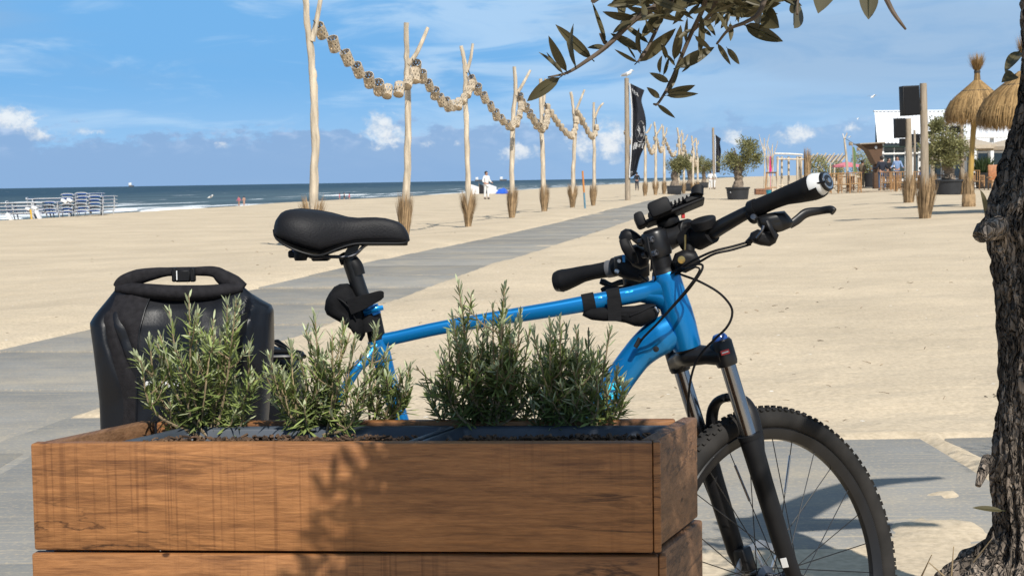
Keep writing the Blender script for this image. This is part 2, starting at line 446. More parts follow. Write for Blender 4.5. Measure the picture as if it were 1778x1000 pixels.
def sand_material():
    m = mat('sand', (.545, .450, .322), rough=.95, var=.10, scale=.55, det=8, spec=.15)
    nt = m.node_tree; N = nt.nodes.new; L = nt.links.new; b = nt.nodes['Principled BSDF']
    tc = N('ShaderNodeTexCoord')
    old = b.inputs['Base Color'].links[0].from_socket
    n1 = N('ShaderNodeTexNoise'); n1.inputs['Scale'].default_value = 40; n1.inputs['Detail'].default_value = 8; L(tc.outputs['Object'], n1.inputs[0])
    r1 = N('ShaderNodeValToRGB'); r1.color_ramp.elements[0].position = .36; r1.color_ramp.elements[0].color = (.80, .79, .77, 1)
    r1.color_ramp.elements[1].position = .62; r1.color_ramp.elements[1].color = (1.06, 1.05, 1.04, 1); L(n1.outputs[0], r1.inputs[0])
    mx = N('ShaderNodeMix'); mx.data_type = 'RGBA'; mx.blend_type = 'MULTIPLY'; mx.inputs[0].default_value = .8
    L(old, mx.inputs[6]); L(r1.outputs[0], mx.inputs[7])
    # broken shell and bits of drift: sparse specks
    vo = N('ShaderNodeTexVoronoi'); vo.inputs['Scale'].default_value = 7; L(tc.outputs['Object'], vo.inputs['Vector'])
    lt = N('ShaderNodeMath'); lt.operation = 'LESS_THAN'; lt.inputs[1].default_value = .085; L(vo.outputs['Distance'], lt.inputs[0])
    sp = N('ShaderNodeSeparateColor'); L(vo.outputs['Color'], sp.inputs[0])
    g1 = N('ShaderNodeMath'); g1.operation = 'GREATER_THAN'; g1.inputs[1].default_value = .80; L(sp.outputs[0], g1.inputs[0])
    a1 = N('ShaderNodeMath'); a1.operation = 'MULTIPLY'; L(lt.outputs[0], a1.inputs[0]); L(g1.outputs[0], a1.inputs[1])
    pick = N('ShaderNodeMix'); pick.data_type = 'RGBA'; pick.inputs[6].default_value = (.13, .09, .06, 1); pick.inputs[7].default_value = (.75, .72, .66, 1)
    g2 = N('ShaderNodeMath'); g2.operation = 'GREATER_THAN'; g2.inputs[1].default_value = .45; L(sp.outputs[1], g2.inputs[0]); L(g2.outputs[0], pick.inputs[0])
    m2 = N('ShaderNodeMix'); m2.data_type = 'RGBA'; L(a1.outputs[0], m2.inputs[0]); L(mx.outputs[2], m2.inputs[6]); L(pick.outputs[2], m2.inputs[7])
    L(m2.outputs[2], b.inputs['Base Color'])
    # ripples, dents and grain
    bump = None
    for sc, st, di, stretch in ((.7, .7, .14, (1, .9, 1)), (3.2, .42, .05, (1, 1, 1)), (13, .45, .016, (1, 1, 1)), (60, .3, .004, (1, 1, 1))):
        mp = N('ShaderNodeMapping'); mp.inputs['Scale'].default_value = stretch; L(tc.outputs['Object'], mp.inputs[0])
        n = N('ShaderNodeTexNoise'); n.inputs['Scale'].default_value = sc; n.inputs['Detail'].default_value = 5; L(mp.outputs[0], n.inputs[0])
        bp = N('ShaderNodeBump'); bp.inputs['Strength'].default_value = st; bp.inputs['Distance'].default_value = di; L(n.outputs[0], bp.inputs['Height'])
        if bump: L(bump.outputs[0], bp.inputs['Normal'])
        bump = bp
    L(bump.outputs[0], b.inputs['Normal'])
    return m
M_sand = sand_material()
sand_me = build_sand(); sand_me.materials.append(M_sand)
sand = obj('sand', sand_me, None, kind='structure')

# --- sea
def sea_material():
    m = bpy.data.materials.new('sea'); m.use_nodes = True; nt = m.node_tree; N = nt.nodes.new; L = nt.links.new; b = nt.nodes['Principled BSDF']
    tc = N('ShaderNodeTexCoord'); sep = N('ShaderNodeSeparateXYZ'); L(tc.outputs['Object'], sep.inputs[0])
    def Mt(op, a, c):
        n = N('ShaderNodeMath'); n.operation = op
        for i, v in enumerate((a, c)):
            if isinstance(v, (int, float)): n.inputs[i].default_value = v
            else: L(v, n.inputs[i])
        return n.outputs[0]
    # distance off the water's edge (w) and run along the coast (t)
    w = Mt('MULTIPLY', Mt('SUBTRACT', sep.outputs[0], Mt('ADD', Mt('MULTIPLY', sep.outputs[1], .155), -26.3)), -1.0)
    cmb = N('ShaderNodeCombineXYZ'); L(Mt('MULTIPLY', w, .085), cmb.inputs[0]); L(Mt('MULTIPLY', sep.outputs[1], .0105), cmb.inputs[1])
    n1 = N('ShaderNodeTexNoise'); n1.inputs['Scale'].default_value = 1.0; n1.inputs['Detail'].default_value = 7; n1.inputs['Roughness'].default_value = .62; n1.inputs['Distortion'].default_value = .7; L(cmb.outputs[0], n1.inputs[0])
    def ramp(x, a, c, lo=0.0, hi=1.0):
        n = N('ShaderNodeMapRange'); n.interpolation_type = 'SMOOTHSTEP'; L(x, n.inputs[0]); n.inputs[1].default_value = a; n.inputs[2].default_value = c
        n.inputs[3].default_value = lo; n.inputs[4].default_value = hi; return n.outputs[0]
    surf = ramp(w, 185, 45)                        # breakers live near the shore
    thr = Mt('ADD', n1.outputs[0], Mt('MULTIPLY', surf, .150))
    foam = ramp(thr, .665, .715)
    c2 = N('ShaderNodeCombineXYZ'); L(Mt('MULTIPLY', w, .10), c2.inputs[0]); L(Mt('MULTIPLY', sep.outputs[1], .03), c2.inputs[1])
    n2 = N('ShaderNodeTexNoise'); n2.inputs['Scale'].default_value = 1.0; n2.inputs['Detail'].default_value = 5; L(c2.outputs[0], n2.inputs[0])
    caps = ramp(n2.outputs[0], .715, .74); foam = Mt('MAXIMUM', foam, Mt('MULTIPLY', caps, .6))
    n3 = N('ShaderNodeTexNoise'); n3.inputs['Scale'].default_value = .35; n3.inputs['Detail'].default_value = 6; L(c2.outputs[0], n3.inputs[0])
    deep = N('ShaderNodeMix'); deep.data_type = 'RGBA'; L(ramp(w, 20, 420), deep.inputs[0]); deep.inputs[6].default_value = (.075, .115, .130, 1); deep.inputs[7].default_value = (.026, .060, .088, 1)
    var = N('ShaderNodeMix'); var.data_type = 'RGBA'; var.blend_type = 'MULTIPLY'; var.inputs[0].default_value = .8; L(deep.outputs[2], var.inputs[6])
    vr = N('ShaderNodeValToRGB'); vr.color_ramp.elements[0].position = .32; vr.color_ramp.elements[0].color = (.6, .62, .66, 1); vr.color_ramp.elements[1].position = .7; vr.color_ramp.elements[1].color = (1.25, 1.22, 1.2, 1); L(n3.outputs[0], vr.inputs[0]); L(vr.outputs[0], var.inputs[7])
    mx = N('ShaderNodeMix'); mx.data_type = 'RGBA'; L(foam, mx.inputs[0]); L(var.outputs[2], mx.inputs[6]); mx.inputs[7].default_value = (.80, .82, .82, 1)
    L(mx.outputs[2], b.inputs['Base Color'])
    b.inputs['Roughness'].default_value = .55; b.inputs['IOR'].default_value = 1.33; b.inputs['Specular IOR Level'].default_value = .30
    mp = N('ShaderNodeMapping'); mp.inputs['Scale'].default_value = (.5, .16, 1); L(tc.outputs['Object'], mp.inputs[0])
    n4 = N('ShaderNodeTexNoise'); n4.inputs['Scale'].default_value = 1.0; n4.inputs['Detail'].default_value = 7; L(mp.outputs[0], n4.inputs[0])
    bp = N('ShaderNodeBump'); bp.inputs['Strength'].default_value = 1.0; bp.inputs['Distance'].default_value = .9; L(n4.outputs[0], bp.inputs['Height']); L(bp.outputs[0], b.inputs['Normal'])
    return m
mb = MB()
mb.add([(-26000, -900, -2.6), (26000, -900, -2.6), (26000, 42000, -2.6), (-26000, 42000, -2.6)], [(0, 1, 2, 3)])
obj('sea', mb, sea_material(), smooth=False, kind='structure')

# --- breaking waves: real low crests of foam near the shore
M_foam = mat('foam', (.82, .84, .84), rough=.8, var=.12, scale=.6, bump=.6, bscale=3, bdist=.2)
def breaker(px0, px1, py, hgt, seed):
    mb = MB(); n = 60; top = []; r2 = random.Random(seed)
    rows = [[], [], [], []]
    for i in range(n + 1):
        t = i / n; px = px0 + (px1 - px0) * t
        # keep the crest parallel to the coast, the height ragged
        p = onz(px, py - .016 * 0 + (px - px0) * -.030, -2.6)
        e = math.sin(math.pi * t) ** .45 * hgt * (.45 + .9 * max(0, float(fbm(p.x * .09 + seed, p.y * .03, 4)) + .45))
        d = .9 + .5 * float(vnoise(t * 17, seed))
        rows[0].append((p.x + .5 * d, p.y - d, -2.62)); rows[1].append((p.x, p.y - .3 * d, -2.6 + e)); rows[2].append((p.x - .3, p.y + .5 * d, -2.6 + e * .75)); rows[3].append((p.x - .8, p.y + 2.2 * d, -2.62))
    vs = sum(rows, []); m = n + 1
    mb.add(vs, [(j * m + i, j * m + i + 1, (j + 1) * m + i + 1, (j + 1) * m + i) for j in range(3) for i in range(n)])
    o = obj('breaking_wave', mb, M_foam, kind='structure'); return o
for a in ((243, 372, 367.5, .42, 1), (186, 240, 367, .35, 2), (405, 500, 359.5, .5, 3), (520, 700, 353, .55, 4), (0, 40, 381, .2, 5), (300, 430, 375, .3, 6),
          (700, 800, 345.5, .4, 7), (800, 905, 334.5, .55, 8), (905, 1000, 331.5, .4, 9), (1020, 1090, 324, .45, 10), (560, 640, 340.5, .3, 11), (730, 850, 341, .3, 12), (1200, 1330, 317, .6, 13)):
    breaker(*a)

# --- the slab path
def slab_material():
    m = mat('slab_concrete', (.215, .212, .20), rough=.9, var=.12, scale=2.2, det=8, bump=.35, bscale=60, bdist=.004, spec=.25)
    nt = m.node_tree; N = nt.nodes.new; L = nt.links.new; b = nt.nodes['Principled BSDF']
    old = b.inputs['Base Color'].links[0].from_socket
    geo = N('ShaderNodeNewGeometry')
    mp = N('ShaderNodeMapping'); mp.inputs['Scale'].default_value = (1.2, 34, 1); L(geo.outputs['Position'], mp.inputs[0])
    n = N('ShaderNodeTexNoise'); n.inputs['Scale'].default_value = 1; n.inputs['Detail'].default_value = 4; L(mp.outputs[0], n.inputs[0])
    r = N('ShaderNodeValToRGB'); r.color_ramp.elements[0].position = .5; r.color_ramp.elements[0].color = (0, 0, 0, 1); r.color_ramp.elements[1].position = .78; r.color_ramp.elements[1].color = (.75, .75, .75, 1); L(n.outputs[0], r.inputs[0])
    n2 = N('ShaderNodeTexNoise'); n2.inputs['Scale'].default_value = .9; n2.inputs['Detail'].default_value = 9; n2.inputs['Roughness'].default_value = .7; L(geo.outputs['Position'], n2.inputs[0])
    r2 = N('ShaderNodeValToRGB'); r2.color_ramp.elements[0].position = .46; r2.color_ramp.elements[0].color = (.04, .04, .04, 1); r2.color_ramp.elements[1].position = .74; r2.color_ramp.elements[1].color = (.75, .75, .75, 1); L(n2.outputs[0], r2.inputs[0])
    n3 = N('ShaderNodeTexNoise'); n3.inputs['Scale'].default_value = 55; n3.inputs['Detail'].default_value = 3; L(geo.outputs['Position'], n3.inputs[0])
    r3 = N('ShaderNodeValToRGB'); r3.color_ramp.elements[0].position = .52; r3.color_ramp.elements[0].color = (0, 0, 0, 1); r3.color_ramp.elements[1].position = .72; r3.color_ramp.elements[1].color = (.6, .6, .6, 1); L(n3.outputs[0], r3.inputs[0])
    s = N('ShaderNodeMath'); s.operation = 'MAXIMUM'; L(r.outputs[0], s.inputs[0]); L(r2.outputs[0], s.inputs[1])
    s2 = N('ShaderNodeMath'); s2.operation = 'MULTIPLY_ADD'; L(r3.outputs[0], s2.inputs[0]); s2.inputs[1].default_value = .8; L(s.outputs[0], s2.inputs[2]); s2.use_clamp = True
    s3 = N('ShaderNodeMath'); s3.operation = 'MULTIPLY'; L(s2.outputs[0], s3.inputs[0]); s3.inputs[1].default_value = .85
    mx = N('ShaderNodeMix'); mx.data_type = 'RGBA'; L(s3.outputs[0], mx.inputs[0]); L(old, mx.inputs[6]); mx.inputs[7].default_value = (.46, .38, .26, 1)
    oi = N('ShaderNodeObjectInfo'); mr = N('ShaderNodeMapRange'); L(oi.outputs['Random'], mr.inputs[0]); mr.inputs[3].default_value = .88; mr.inputs[4].default_value = 1.10
    m4 = N('ShaderNodeMix'); m4.data_type = 'RGBA'; m4.blend_type = 'MULTIPLY'; m4.inputs[0].default_value = 1; L(mx.outputs[2], m4.inputs[6]); L(mr.outputs[0], m4.inputs[7])
    L(m4.outputs[2], b.inputs['Base Color'])
    return m
M_slab = slab_material()
slab_path = bpy.data.objects.new('slab_path', None); COL.objects.link(slab_path); slab_path['kind'] = 'structure'
_slab_cache = {}
for cx, cy, sx, sy, yaw in slab_list:
    k = (round(sx, 2), round(sy, 2))
    if k not in _slab_cache:
        _slab_cache[k] = MB().box((0, 0, -.07), (sx - .01, sy - .01, .14), .012).mesh('concrete_slab', M_slab)
    o = obj('concrete_slab', _slab_cache[k], None, parent=slab_path)
    o.location = (cx, cy, (-.009 if abs(yaw + math.atan(COAST)) < 1e-6 else -.005 if sx == 1.10 else rs.uniform(-.002, .002)) + float(ground_far(np.array([cx]), np.array([cy]))[0]) * (cy > 9)); o.rotation_euler = (rs.uniform(-.002, .002), rs.uniform(-.002, .002), yaw)

# bits of drift: straws, twigs and shell fragments lying on the sand
M_bits = mat('drift_bits', (.22, .16, .10), rough=.9, var=.5, island=.7)
mb = MB(); rb = random.Random(21)
for _ in range(210):
    y = 7.3 * (5.0 ** rb.random()); x = rb.uniform(-.30, .36) * y + .6
    if slab_mask(np.array([x]), np.array([y]))[0] > .1: continue
    z = gz(x, y); a = rb.uniform(0, 6.3); l = rb.uniform(.012, .06) * (1 + y * .012); w = rb.uniform(.001, .0025) * (1 + y * .03)
    d = Vector((math.cos(a), math.sin(a), rb.uniform(-.05, .3))) * l; p = Vector((x, y, z + w))
    mb.tube([p, p + d * .5 + Vector((0, 0, .003)), p + d], [w, w, w * .4], n=4)
obj('drift_bits', mb, M_bits, kind='stuff', fix=False)
# ================================================================ planter box, trays and rosemary
PT = .79                                                  # height of the planter's rim
FL, FR, BR, BL = onz(50, 769.5, PT), onz(1147, 768, PT), onz(1211, 724, PT), onz(250, 728, PT)
pl_o = Vector((FR.x, FR.y, 0))
def wood_material(name, along, base, dark):
    m = bpy.data.materials.new(name); m.use_nodes = True; nt = m.node_tree; N = nt.nodes.new; L = nt.links.new; b = nt.nodes['Principled BSDF']
    tc = N('ShaderNodeTexCoord'); oi = N('ShaderNodeObjectInfo')
    add = N('ShaderNodeVectorMath'); add.operation = 'ADD'; L(tc.outputs['Object'], add.inputs[0])
    sc = N('ShaderNodeVectorMath'); sc.operation = 'SCALE'; sc.inputs[0].default_value = (7.3, 3.1, 5.7); L(oi.outputs['Random'], sc.inputs['Scale']); L(sc.outputs[0], add.inputs[1])
    def nz(stretch, scale, det=6, rough=.6, dist=0.0):
        mp = N('ShaderNodeMapping'); mp.inputs['Scale'].default_value = stretch; L(add.outputs[0], mp.inputs[0])
        n = N('ShaderNodeTexNoise'); n.inputs['Scale'].default_value = scale; n.inputs['Detail'].default_value = det; n.inputs['Roughness'].default_value = rough; n.inputs['Distortion'].default_value = dist
        L(mp.outputs[0], n.inputs[0]); return n.outputs[0]
    def st(l, a): return (l, a, a) if along == 'x' else (a, l, a)
    def ramp(x, stops):
        r = N('ShaderNodeValToRGB'); e = r.color_ramp.elements
        while len(e) < len(stops): e.new(.5)
        for q, (p, c) in zip(e, stops): q.position = p; q.color = (*c, 1) if len(c) == 3 else c
        L(x, r.inputs[0]); return r.outputs[0]
    def mul(a, c, f=1.0):
        x = N('ShaderNodeMix'); x.data_type = 'RGBA'; x.blend_type = 'MULTIPLY'; x.inputs[0].default_value = f; L(a, x.inputs[6]); L(c, x.inputs[7]); return x.outputs[2]
    grain = nz(st(.40, 24), 3.0, 8, .64, .35)
    col = ramp(grain, [(.28, dark), (.5, base), (.74, tuple(min(1, q * 1.28) for q in base))])
    fine = nz(st(1.6, 150), 2.2, 5, .62, .2); col = mul(col, ramp(fine, [(.35, (.72, .68, .64)), (.62, (1.05, 1.05, 1.05))]), .85)
    # wide figure, dark heart streaks, pale scuffs, saw marks across the grain
    fig = nz(st(.8, 5), 2.2, 5, .6, 1.6); col = mul(col, ramp(fig, [(.3, (.74, .68, .62)), (.66, (1.1, 1.08, 1.05))]), .7)
    mid = nz(st(.75, 58), 1.6, 6, .68, .25); col = mul(col, ramp(mid, [(.30, (.60, .54, .50)), (.48, (.95, .94, .92)), (.70, (1.22, 1.2, 1.18))]), .6)
    ln = nz(st(.40, 6.5), 1.9, 7, .60, 1.3); lm = nz(st(1.2, 3.5), 1.3, 3); lx = N('ShaderNodeMix'); lx.data_type = 'RGBA'; L(ramp(lm, [(.46, (0, 0, 0)), (.58, (1, 1, 1))]), lx.inputs[0]); lx.inputs[6].default_value = (1, 1, 1, 1)
    L(ramp(ln, [(.478, (1, 1, 1)), (.499, (.22, .19, .18)), (.503, (.22, .19, .18)), (.522, (1, 1, 1))]), lx.inputs[7]); col = mul(col, lx.outputs[2], .85)
    stk = nz(st(.42, 11), 1.7, 8, .66, .9); col = mul(col, ramp(stk, [(.575, (1, 1, 1)), (.615, (.30, .26, .24)), (.66, (1, 1, 1))]), .5)
    saw = nz(st(150, 1.6), 1.0, 3, .5); sawm = nz((2.2, 2.2, 2.2), 1.0, 3)
    s1 = ramp(saw, [(.53, (1, 1, 1)), (.62, (.60, .55, .52))]); s2 = ramp(sawm, [(.50, (0, 0, 0)), (.62, (1, 1, 1))])
    x = N('ShaderNodeMix'); x.data_type = 'RGBA'; L(s2, x.inputs[0]); x.inputs[6].default_value = (1, 1, 1, 1); L(s1, x.inputs[7]); col = mul(col, x.outputs[2], .7)
    sm = nz((4.5, 4.5, 9), 1.0, 6, .7); pale = N('ShaderNodeMix'); pale.data_type = 'RGBA'; L(ramp(sm, [(.68, (0, 0, 0)), (.80, (.5, .5, .5))]), pale.inputs[0]); L(col, pale.inputs[6]); pale.inputs[7].default_value = (.50, .36, .25, 1); col = pale.outputs[2]
    # pin knots
    vo = N('ShaderNodeTexVoronoi'); vo.inputs['Scale'].default_value = 13; mp = N('ShaderNodeMapping'); mp.inputs['Scale'].default_value = (.8, 1, 1.3); L(add.outputs[0], mp.inputs[0]); L(mp.outputs[0], vo.inputs['Vector'])
    kn = ramp(vo.outputs['Distance'], [(.05, (.10, .07, .05)), (.085, (1, 1, 1))]); col = mul(col, kn, .9)
    L(col, b.inputs['Base Color'])
    b.inputs['Roughness'].default_value = .52; b.inputs['Specular IOR Level'].default_value = .4
    rr = N('ShaderNodeMapRange'); L(grain, rr.inputs[0]); rr.inputs[3].default_value = .42; rr.inputs[4].default_value = .68; L(rr.outputs[0], b.inputs['Roughness'])
    bp = N('ShaderNodeBump'); bp.inputs['Strength'].default_value = .45; bp.inputs['Distance'].default_value = .002; L(fine, bp.inputs['Height'])
    b2 = N('ShaderNodeBump'); b2.inputs['Strength'].default_value = .5; b2.inputs['Distance'].default_value = .003; L(grain, b2.inputs['Height']); L(bp.outputs[0], b2.inputs['Normal']); L(b2.outputs[0], b.inputs['Normal'])
    return m
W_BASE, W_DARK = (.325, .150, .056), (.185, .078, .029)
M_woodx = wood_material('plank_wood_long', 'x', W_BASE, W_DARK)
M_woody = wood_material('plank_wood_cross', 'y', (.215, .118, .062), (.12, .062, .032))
planter = thing('planter_box', 'weathered hardwood planter box of wide planks holding the rosemary in front of the bicycle', 'planter', pl_o)
def pq(u, v, z, lean=0.0):
    """a point of the planter: u 0..1 left to right, v 0..1 front to back"""
    a = FL.lerp(FR, u); c = BL.lerp(BR, u); p = a.lerp(c, v); return Vector((p.x, p.y, z))
TK = .026
def plank(p0, p1, inward, z0, z1, m, bev=.004):
    inward = Vector(inward)
    b = [Vector((q.x, q.y, z0)) for q in (p0, p1, p1 + inward, p0 + inward)]
    t = [Vector((q.x, q.y, z1)) for q in (p0, p1, p1 + inward, p0 + inward)]
    return obj('plank', MB().hexa(b, t, bev), m, planter)
ex = (FR - FL).normalized(); ey = Vector((-ex.y, ex.x, 0))
sx_r = (BR - FR); sx_r.z = 0; sx_r = sx_r.normalized(); sx_l = (BL - FL); sx_l.z = 0; sx_l = sx_l.normalized()
nr = Vector((-sx_r.y, sx_r.x, 0)); nl = Vector((sx_l.y, -sx_l.x, 0))
for r in range(4):
    z1 = PT - r * .1785; z0 = z1 - .1745 if r < 3 else .02
    g = .0035 if r else 0                                          # lower boards sit a shade proud
    f0, f1 = FL - ex * g - ey * g, FR + ex * (g * 2.2) - ey * g
    plank(f0 + ex * .002, f1 - ex * .0125, ey * TK, z0, z1 - .0005, M_woodx)
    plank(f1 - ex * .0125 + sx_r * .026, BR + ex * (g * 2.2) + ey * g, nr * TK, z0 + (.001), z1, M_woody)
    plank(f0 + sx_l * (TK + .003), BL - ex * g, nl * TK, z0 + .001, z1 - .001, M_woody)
    plank(BL + ex * (TK + .004) - ey * TK, BR - ex * (TK + .012) - ey * TK, ey * TK, z0, z1 - .0015, M_woodx)
    plank(f1 - ex * .0118 - ey * .001, f1 - ex * .0005 + sx_r * .002, ey * .022, z0 + .0005, z1 + .0005, M_woodx, .003)
# dark inner posts in the corners
M_iron = mat('dark_bracket', (.03, .03, .035), rough=.5)
for u, v in ((.03, .12), (.96, .14), (.03, .86), (.955, .84)):
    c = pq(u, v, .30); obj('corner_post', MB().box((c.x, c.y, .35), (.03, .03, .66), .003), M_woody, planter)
M_tray = mat('tray_plastic', (.050, .062, .080), rough=.42, var=.25, scale=14, spec=.5)
M_soil = mat('potting_soil', (.034, .020, .012), rough=.95, var=.6, scale=60, det=8, bump=.9, bscale=120, bdist=.01, spec=.1)
M_bark = mat('bark_chips', (.075, .042, .022), rough=.9, var=.5, scale=30, island=.6)
TRAY_Z = PT - .007
def soil_z(p, v):
    return PT - .033 + .017 * math.exp(-((v - .40) / .26) ** 2) + .009 * float(fbm(p.x * 26, p.y * 26, 4))
def tray(name, u0, u1, v0, v1, label):
    t = thing(name, label, 'plant tray', pq((u0 + u1) / 2, .5, PT - .17), group='plastic trays in the planter box')
    mb = MB()
    def loop(uo, vo, z, k=14):
        pts = []
        for cu, cv, a0 in ((u1 - uo, v1 - vo, 0), (u0 + uo, v1 - vo, 90), (u0 + uo, v0 + vo, 180), (u1 - uo, v0 + vo, 270)):
            for a in (0, 30, 60, 90):
                an = R_(a0 + a); su = -.012 * (1 if a0 in (0, 270) else -1); sv = -.05 * (1 if a0 in (0, 90) else -1)
                pts.append(pq(cu + su + .012 * math.cos(an), cv + sv + .05 * math.sin(an), z))
        return pts
    rings = [loop(.012, .06, PT - .165), loop(.004, .02, TRAY_Z - .012), loop(-.002, -.010, TRAY_Z - .011), loop(-.002, -.010, TRAY_Z - .002), loop(.001, .005, TRAY_Z), loop(.008, .042, TRAY_Z - .001), loop(.011, .055, TRAY_Z - .006), loop(.022, .11, PT - .10)]
    n = len(rings[0]); vs = sum(rings, []); fs = []
    for j in range(len(rings) - 1):
        for i in range(n): fs.append((j * n + i, j * n + (i + 1) % n, (j + 1) * n + (i + 1) % n, (j + 1) * n + i))
    fs.append(tuple(range(n))); fs.append(tuple((len(rings) - 1) * n + i for i in range(n)))
    mb.add(vs, fs); obj('tray_shell', mb, M_tray, t, ang=50)
    # soil with an uneven top
    mb = MB(); NU, NV = 70, 26; vs = []
    for j in range(NV + 1):
        for i in range(NU + 1):
            u = u0 + .016 + (u1 - u0 - .032) * i / NU; v = v0 + .075 + (v1 - v0 - .15) * j / NV
            p = pq(u, v, 0); vs.append((p.x, p.y, soil_z(p, v)  + .006 * float(vnoise(p.x * 160, p.y * 160))))
    mb.add(vs, [(j * (NU + 1) + i, j * (NU + 1) + i + 1, (j + 1) * (NU + 1) + i + 1, (j + 1) * (NU + 1) + i) for j in range(NV) for i in range(NU)])
    obj('potting_soil', mb, M_soil, t, kind='stuff')
    mb = MB(); r2 = random.Random(int(u0 * 100))
    for _ in range(520):
        u = r2.uniform(u0 + .02, u1 - .02); v = r2.uniform(v0 + .09, v1 - .09); p = pq(u, v, 0)
        z = soil_z(p, v) + r2.uniform(.001, .008); s = r2.uniform(.002, .0055)
        mb.box((p.x, p.y, z), (s * r2.uniform(1, 3), s, s * .6), 0, Euler((r2.uniform(-.7, .7), r2.uniform(-.7, .7), r2.uniform(0, 6.3))).to_matrix())
    obj('bark_chips', mb, M_bark, t, smooth=False, kind='stuff', fix=False)
    return t
tray('plant_tray', .105, .585, .10, .86, 'dark plastic plant tray holding the two sunlit rosemary plants')
tray('plant_tray', .600, .972, .10, .84, 'dark plastic plant tray under the shaded rosemary plants, nearest the bicycle fork')

M_needle = mat('rosemary_leaf', (.155, .205, .060), rough=.55, var=.25, scale=18, island=.42, trans=.22, spec=.35, col2=(.24, .285, .09))
M_needle_tip = mat('rosemary_young_leaf', (.42, .46, .27), rough=.6, var=.22, scale=18, island=.35, trans=.22, spec=.3)
M_stem = mat('rosemary_stem', (.24, .18, .105), rough=.8, var=.4, scale=30, island=.3)
def rosemary(label, base_px, tips, seed, length=.0300, low=.12, spread=.05, side=0):
    """tips: pixel targets of the main shoots; every shoot is a bent stem set with narrow leaves"""
    r2 = random.Random(seed)
    z0 = TRAY_Z - .018; base = onz(base_px[0], base_px[1], z0)
    t = thing('rosemary_plant', label, 'plant', base)
    wood = MB(); nd = MB(); shoots = []
    tips = list(tips) + [(a + r2.uniform(-20, 20), c + r2.uniform(15, 80)) for a, c in tips if c < 660 and (a > 730 or r2.random() < .25)]
    if base_px[0] < 730: tips = [(base_px[0] + (a - base_px[0]) * .92, c + 7) for a, c in tips]
    for px, py in tips:
        dY = r2.uniform(-spread, spread)
        tip = W(px, py, base.y + dY)
        b0 = base + Vector((r2.uniform(-.022, .022), r2.uniform(-.02, .02), 0))
        k = Vector((tip.x, tip.y, 0)) - Vector((b0.x, b0.y, 0))
        mid = b0.lerp(tip, .5) + Vector((k.x * .24, k.y * .24, -.02)) + Vector((r2.uniform(-.012, .012), r2.uniform(-.012, .012), 0))
        shoots.append((b0, mid, tip, 1.0))
        for _ in range(side if side else r2.choice((2, 3, 4) if base_px[0] > 730 else (1, 2, 3))):                                # side shoots that leave a main one
            q = r2.uniform(.34, .74); p = b0.lerp(mid, q * 2) if q < .5 else mid.lerp(tip, q * 2 - 1)
            d = Vector((r2.uniform(-1, 1), r2.uniform(-.9, .9), r2.uniform(.55, 1.5))).normalized() * r2.uniform(.035, .075)
            if p.z + d.z > tip.z - .008: d *= .5
            shoots.append((p, p + d * .5 + Vector((0, 0, -.006)), p + d, .6))
    for b0, mid, tip, w in shoots:
        P = spline([b0, mid, tip], 8); Lg = sum((P[i + 1] - P[i]).length for i in range(len(P) - 1))
        wood.tube(P, lin([.0026 * w, .0019 * w, .0011], len(P)), n=5)
        cnt = int(Lg / .0046)
        for i in range(cnt):
            s = low * (w == 1.0) + (1 - low * (w == 1.0)) * (i + r2.random()) / cnt
            if r2.random() < .12 + (.25 if s < .35 else 0): continue
            j = min(int(s * (len(P) - 1)), len(P) - 2); q = s * (len(P) - 1) - j
            p = P[j].lerp(P[j + 1], q); T = (P[j + 1] - P[j]).normalized()
            u = T.orthogonal().normalized(); v = T.cross(u)
            for h in (0, 1) if r2.random() < .75 else (0,):
                an = i * 1.45 + h * math.pi + r2.uniform(-.5, .5)
                rad = u * math.cos(an) + v * math.sin(an)
                young = max(0, (s - .70) / .30)
                el = R_(r2.uniform(22, 62) + 25 * young - (22 if s < .5 else 0))
                d = (rad * math.cos(el) + T * math.sin(el)).normalized()
                ln = length * r2.uniform(.6, 1.25) * (1 - .42 * young) * (.85 if w < 1 else 1.0); wd = r2.uniform(.0014, .0023)
                bn = d.cross(T); bn = bn.normalized() if bn.length > 1e-5 else u
                up = bn.cross(d).normalized(); cv = r2.uniform(-.10, .22)
                a = p; b1 = p + d * ln * .3 - up * ln * cv * .2; b2 = p + d * ln * .72 - up * ln * cv * .55; c = p + d * ln - up * ln * cv
                nd.add([a - bn * wd * .4, a + bn * wd * .4, b1 - bn * wd - up * .0004, b1 + bn * wd - up * .0004, b2 - bn * wd * .92, b2 + bn * wd * .92, c], [(0, 1, 3, 2), (2, 3, 5, 4), (4, 5, 6)],
                       1 if r2.random() < young * 1.1 + .05 else 0)
    obj('stems', wood, M_stem, t, kind='stuff', fix=False)
    obj('leaves', nd, [M_needle, M_needle_tip], t, kind='stuff', fix=False)
    return t
TA = [(250, 577), (288, 533), (325, 505), (342, 536), (372, 546), (398, 520), (415, 512), (421, 520), (440, 585), (270, 610), (445, 640), (300, 600), (385, 575), (350, 590), (430, 690), (290, 690), (318, 640), (410, 650)]
rosemary('tall pale rosemary in front of the black pannier bag, sunlit', (360, 757), TA, 4)
TB = [(458, 608), (485, 640), (545, 538), (528, 565), (500, 590), (600, 550), (578, 575), (622, 578), (640, 615), (560, 610), (470, 690), (520, 650), (605, 640), (640, 690), (585, 660), (545, 600), (515, 610)]
rosemary('bushy sunlit rosemary between the pannier bag and the seat tube', (563, 756), TB, 7)
TC = [(655, 560), (672, 604), (700, 640), (690, 668), (716, 630), (660, 640), (682, 690)]
rosemary('small rosemary sprig in front of the blue seat tube', (640, 748), TC, 9, low=.4, spread=.02)
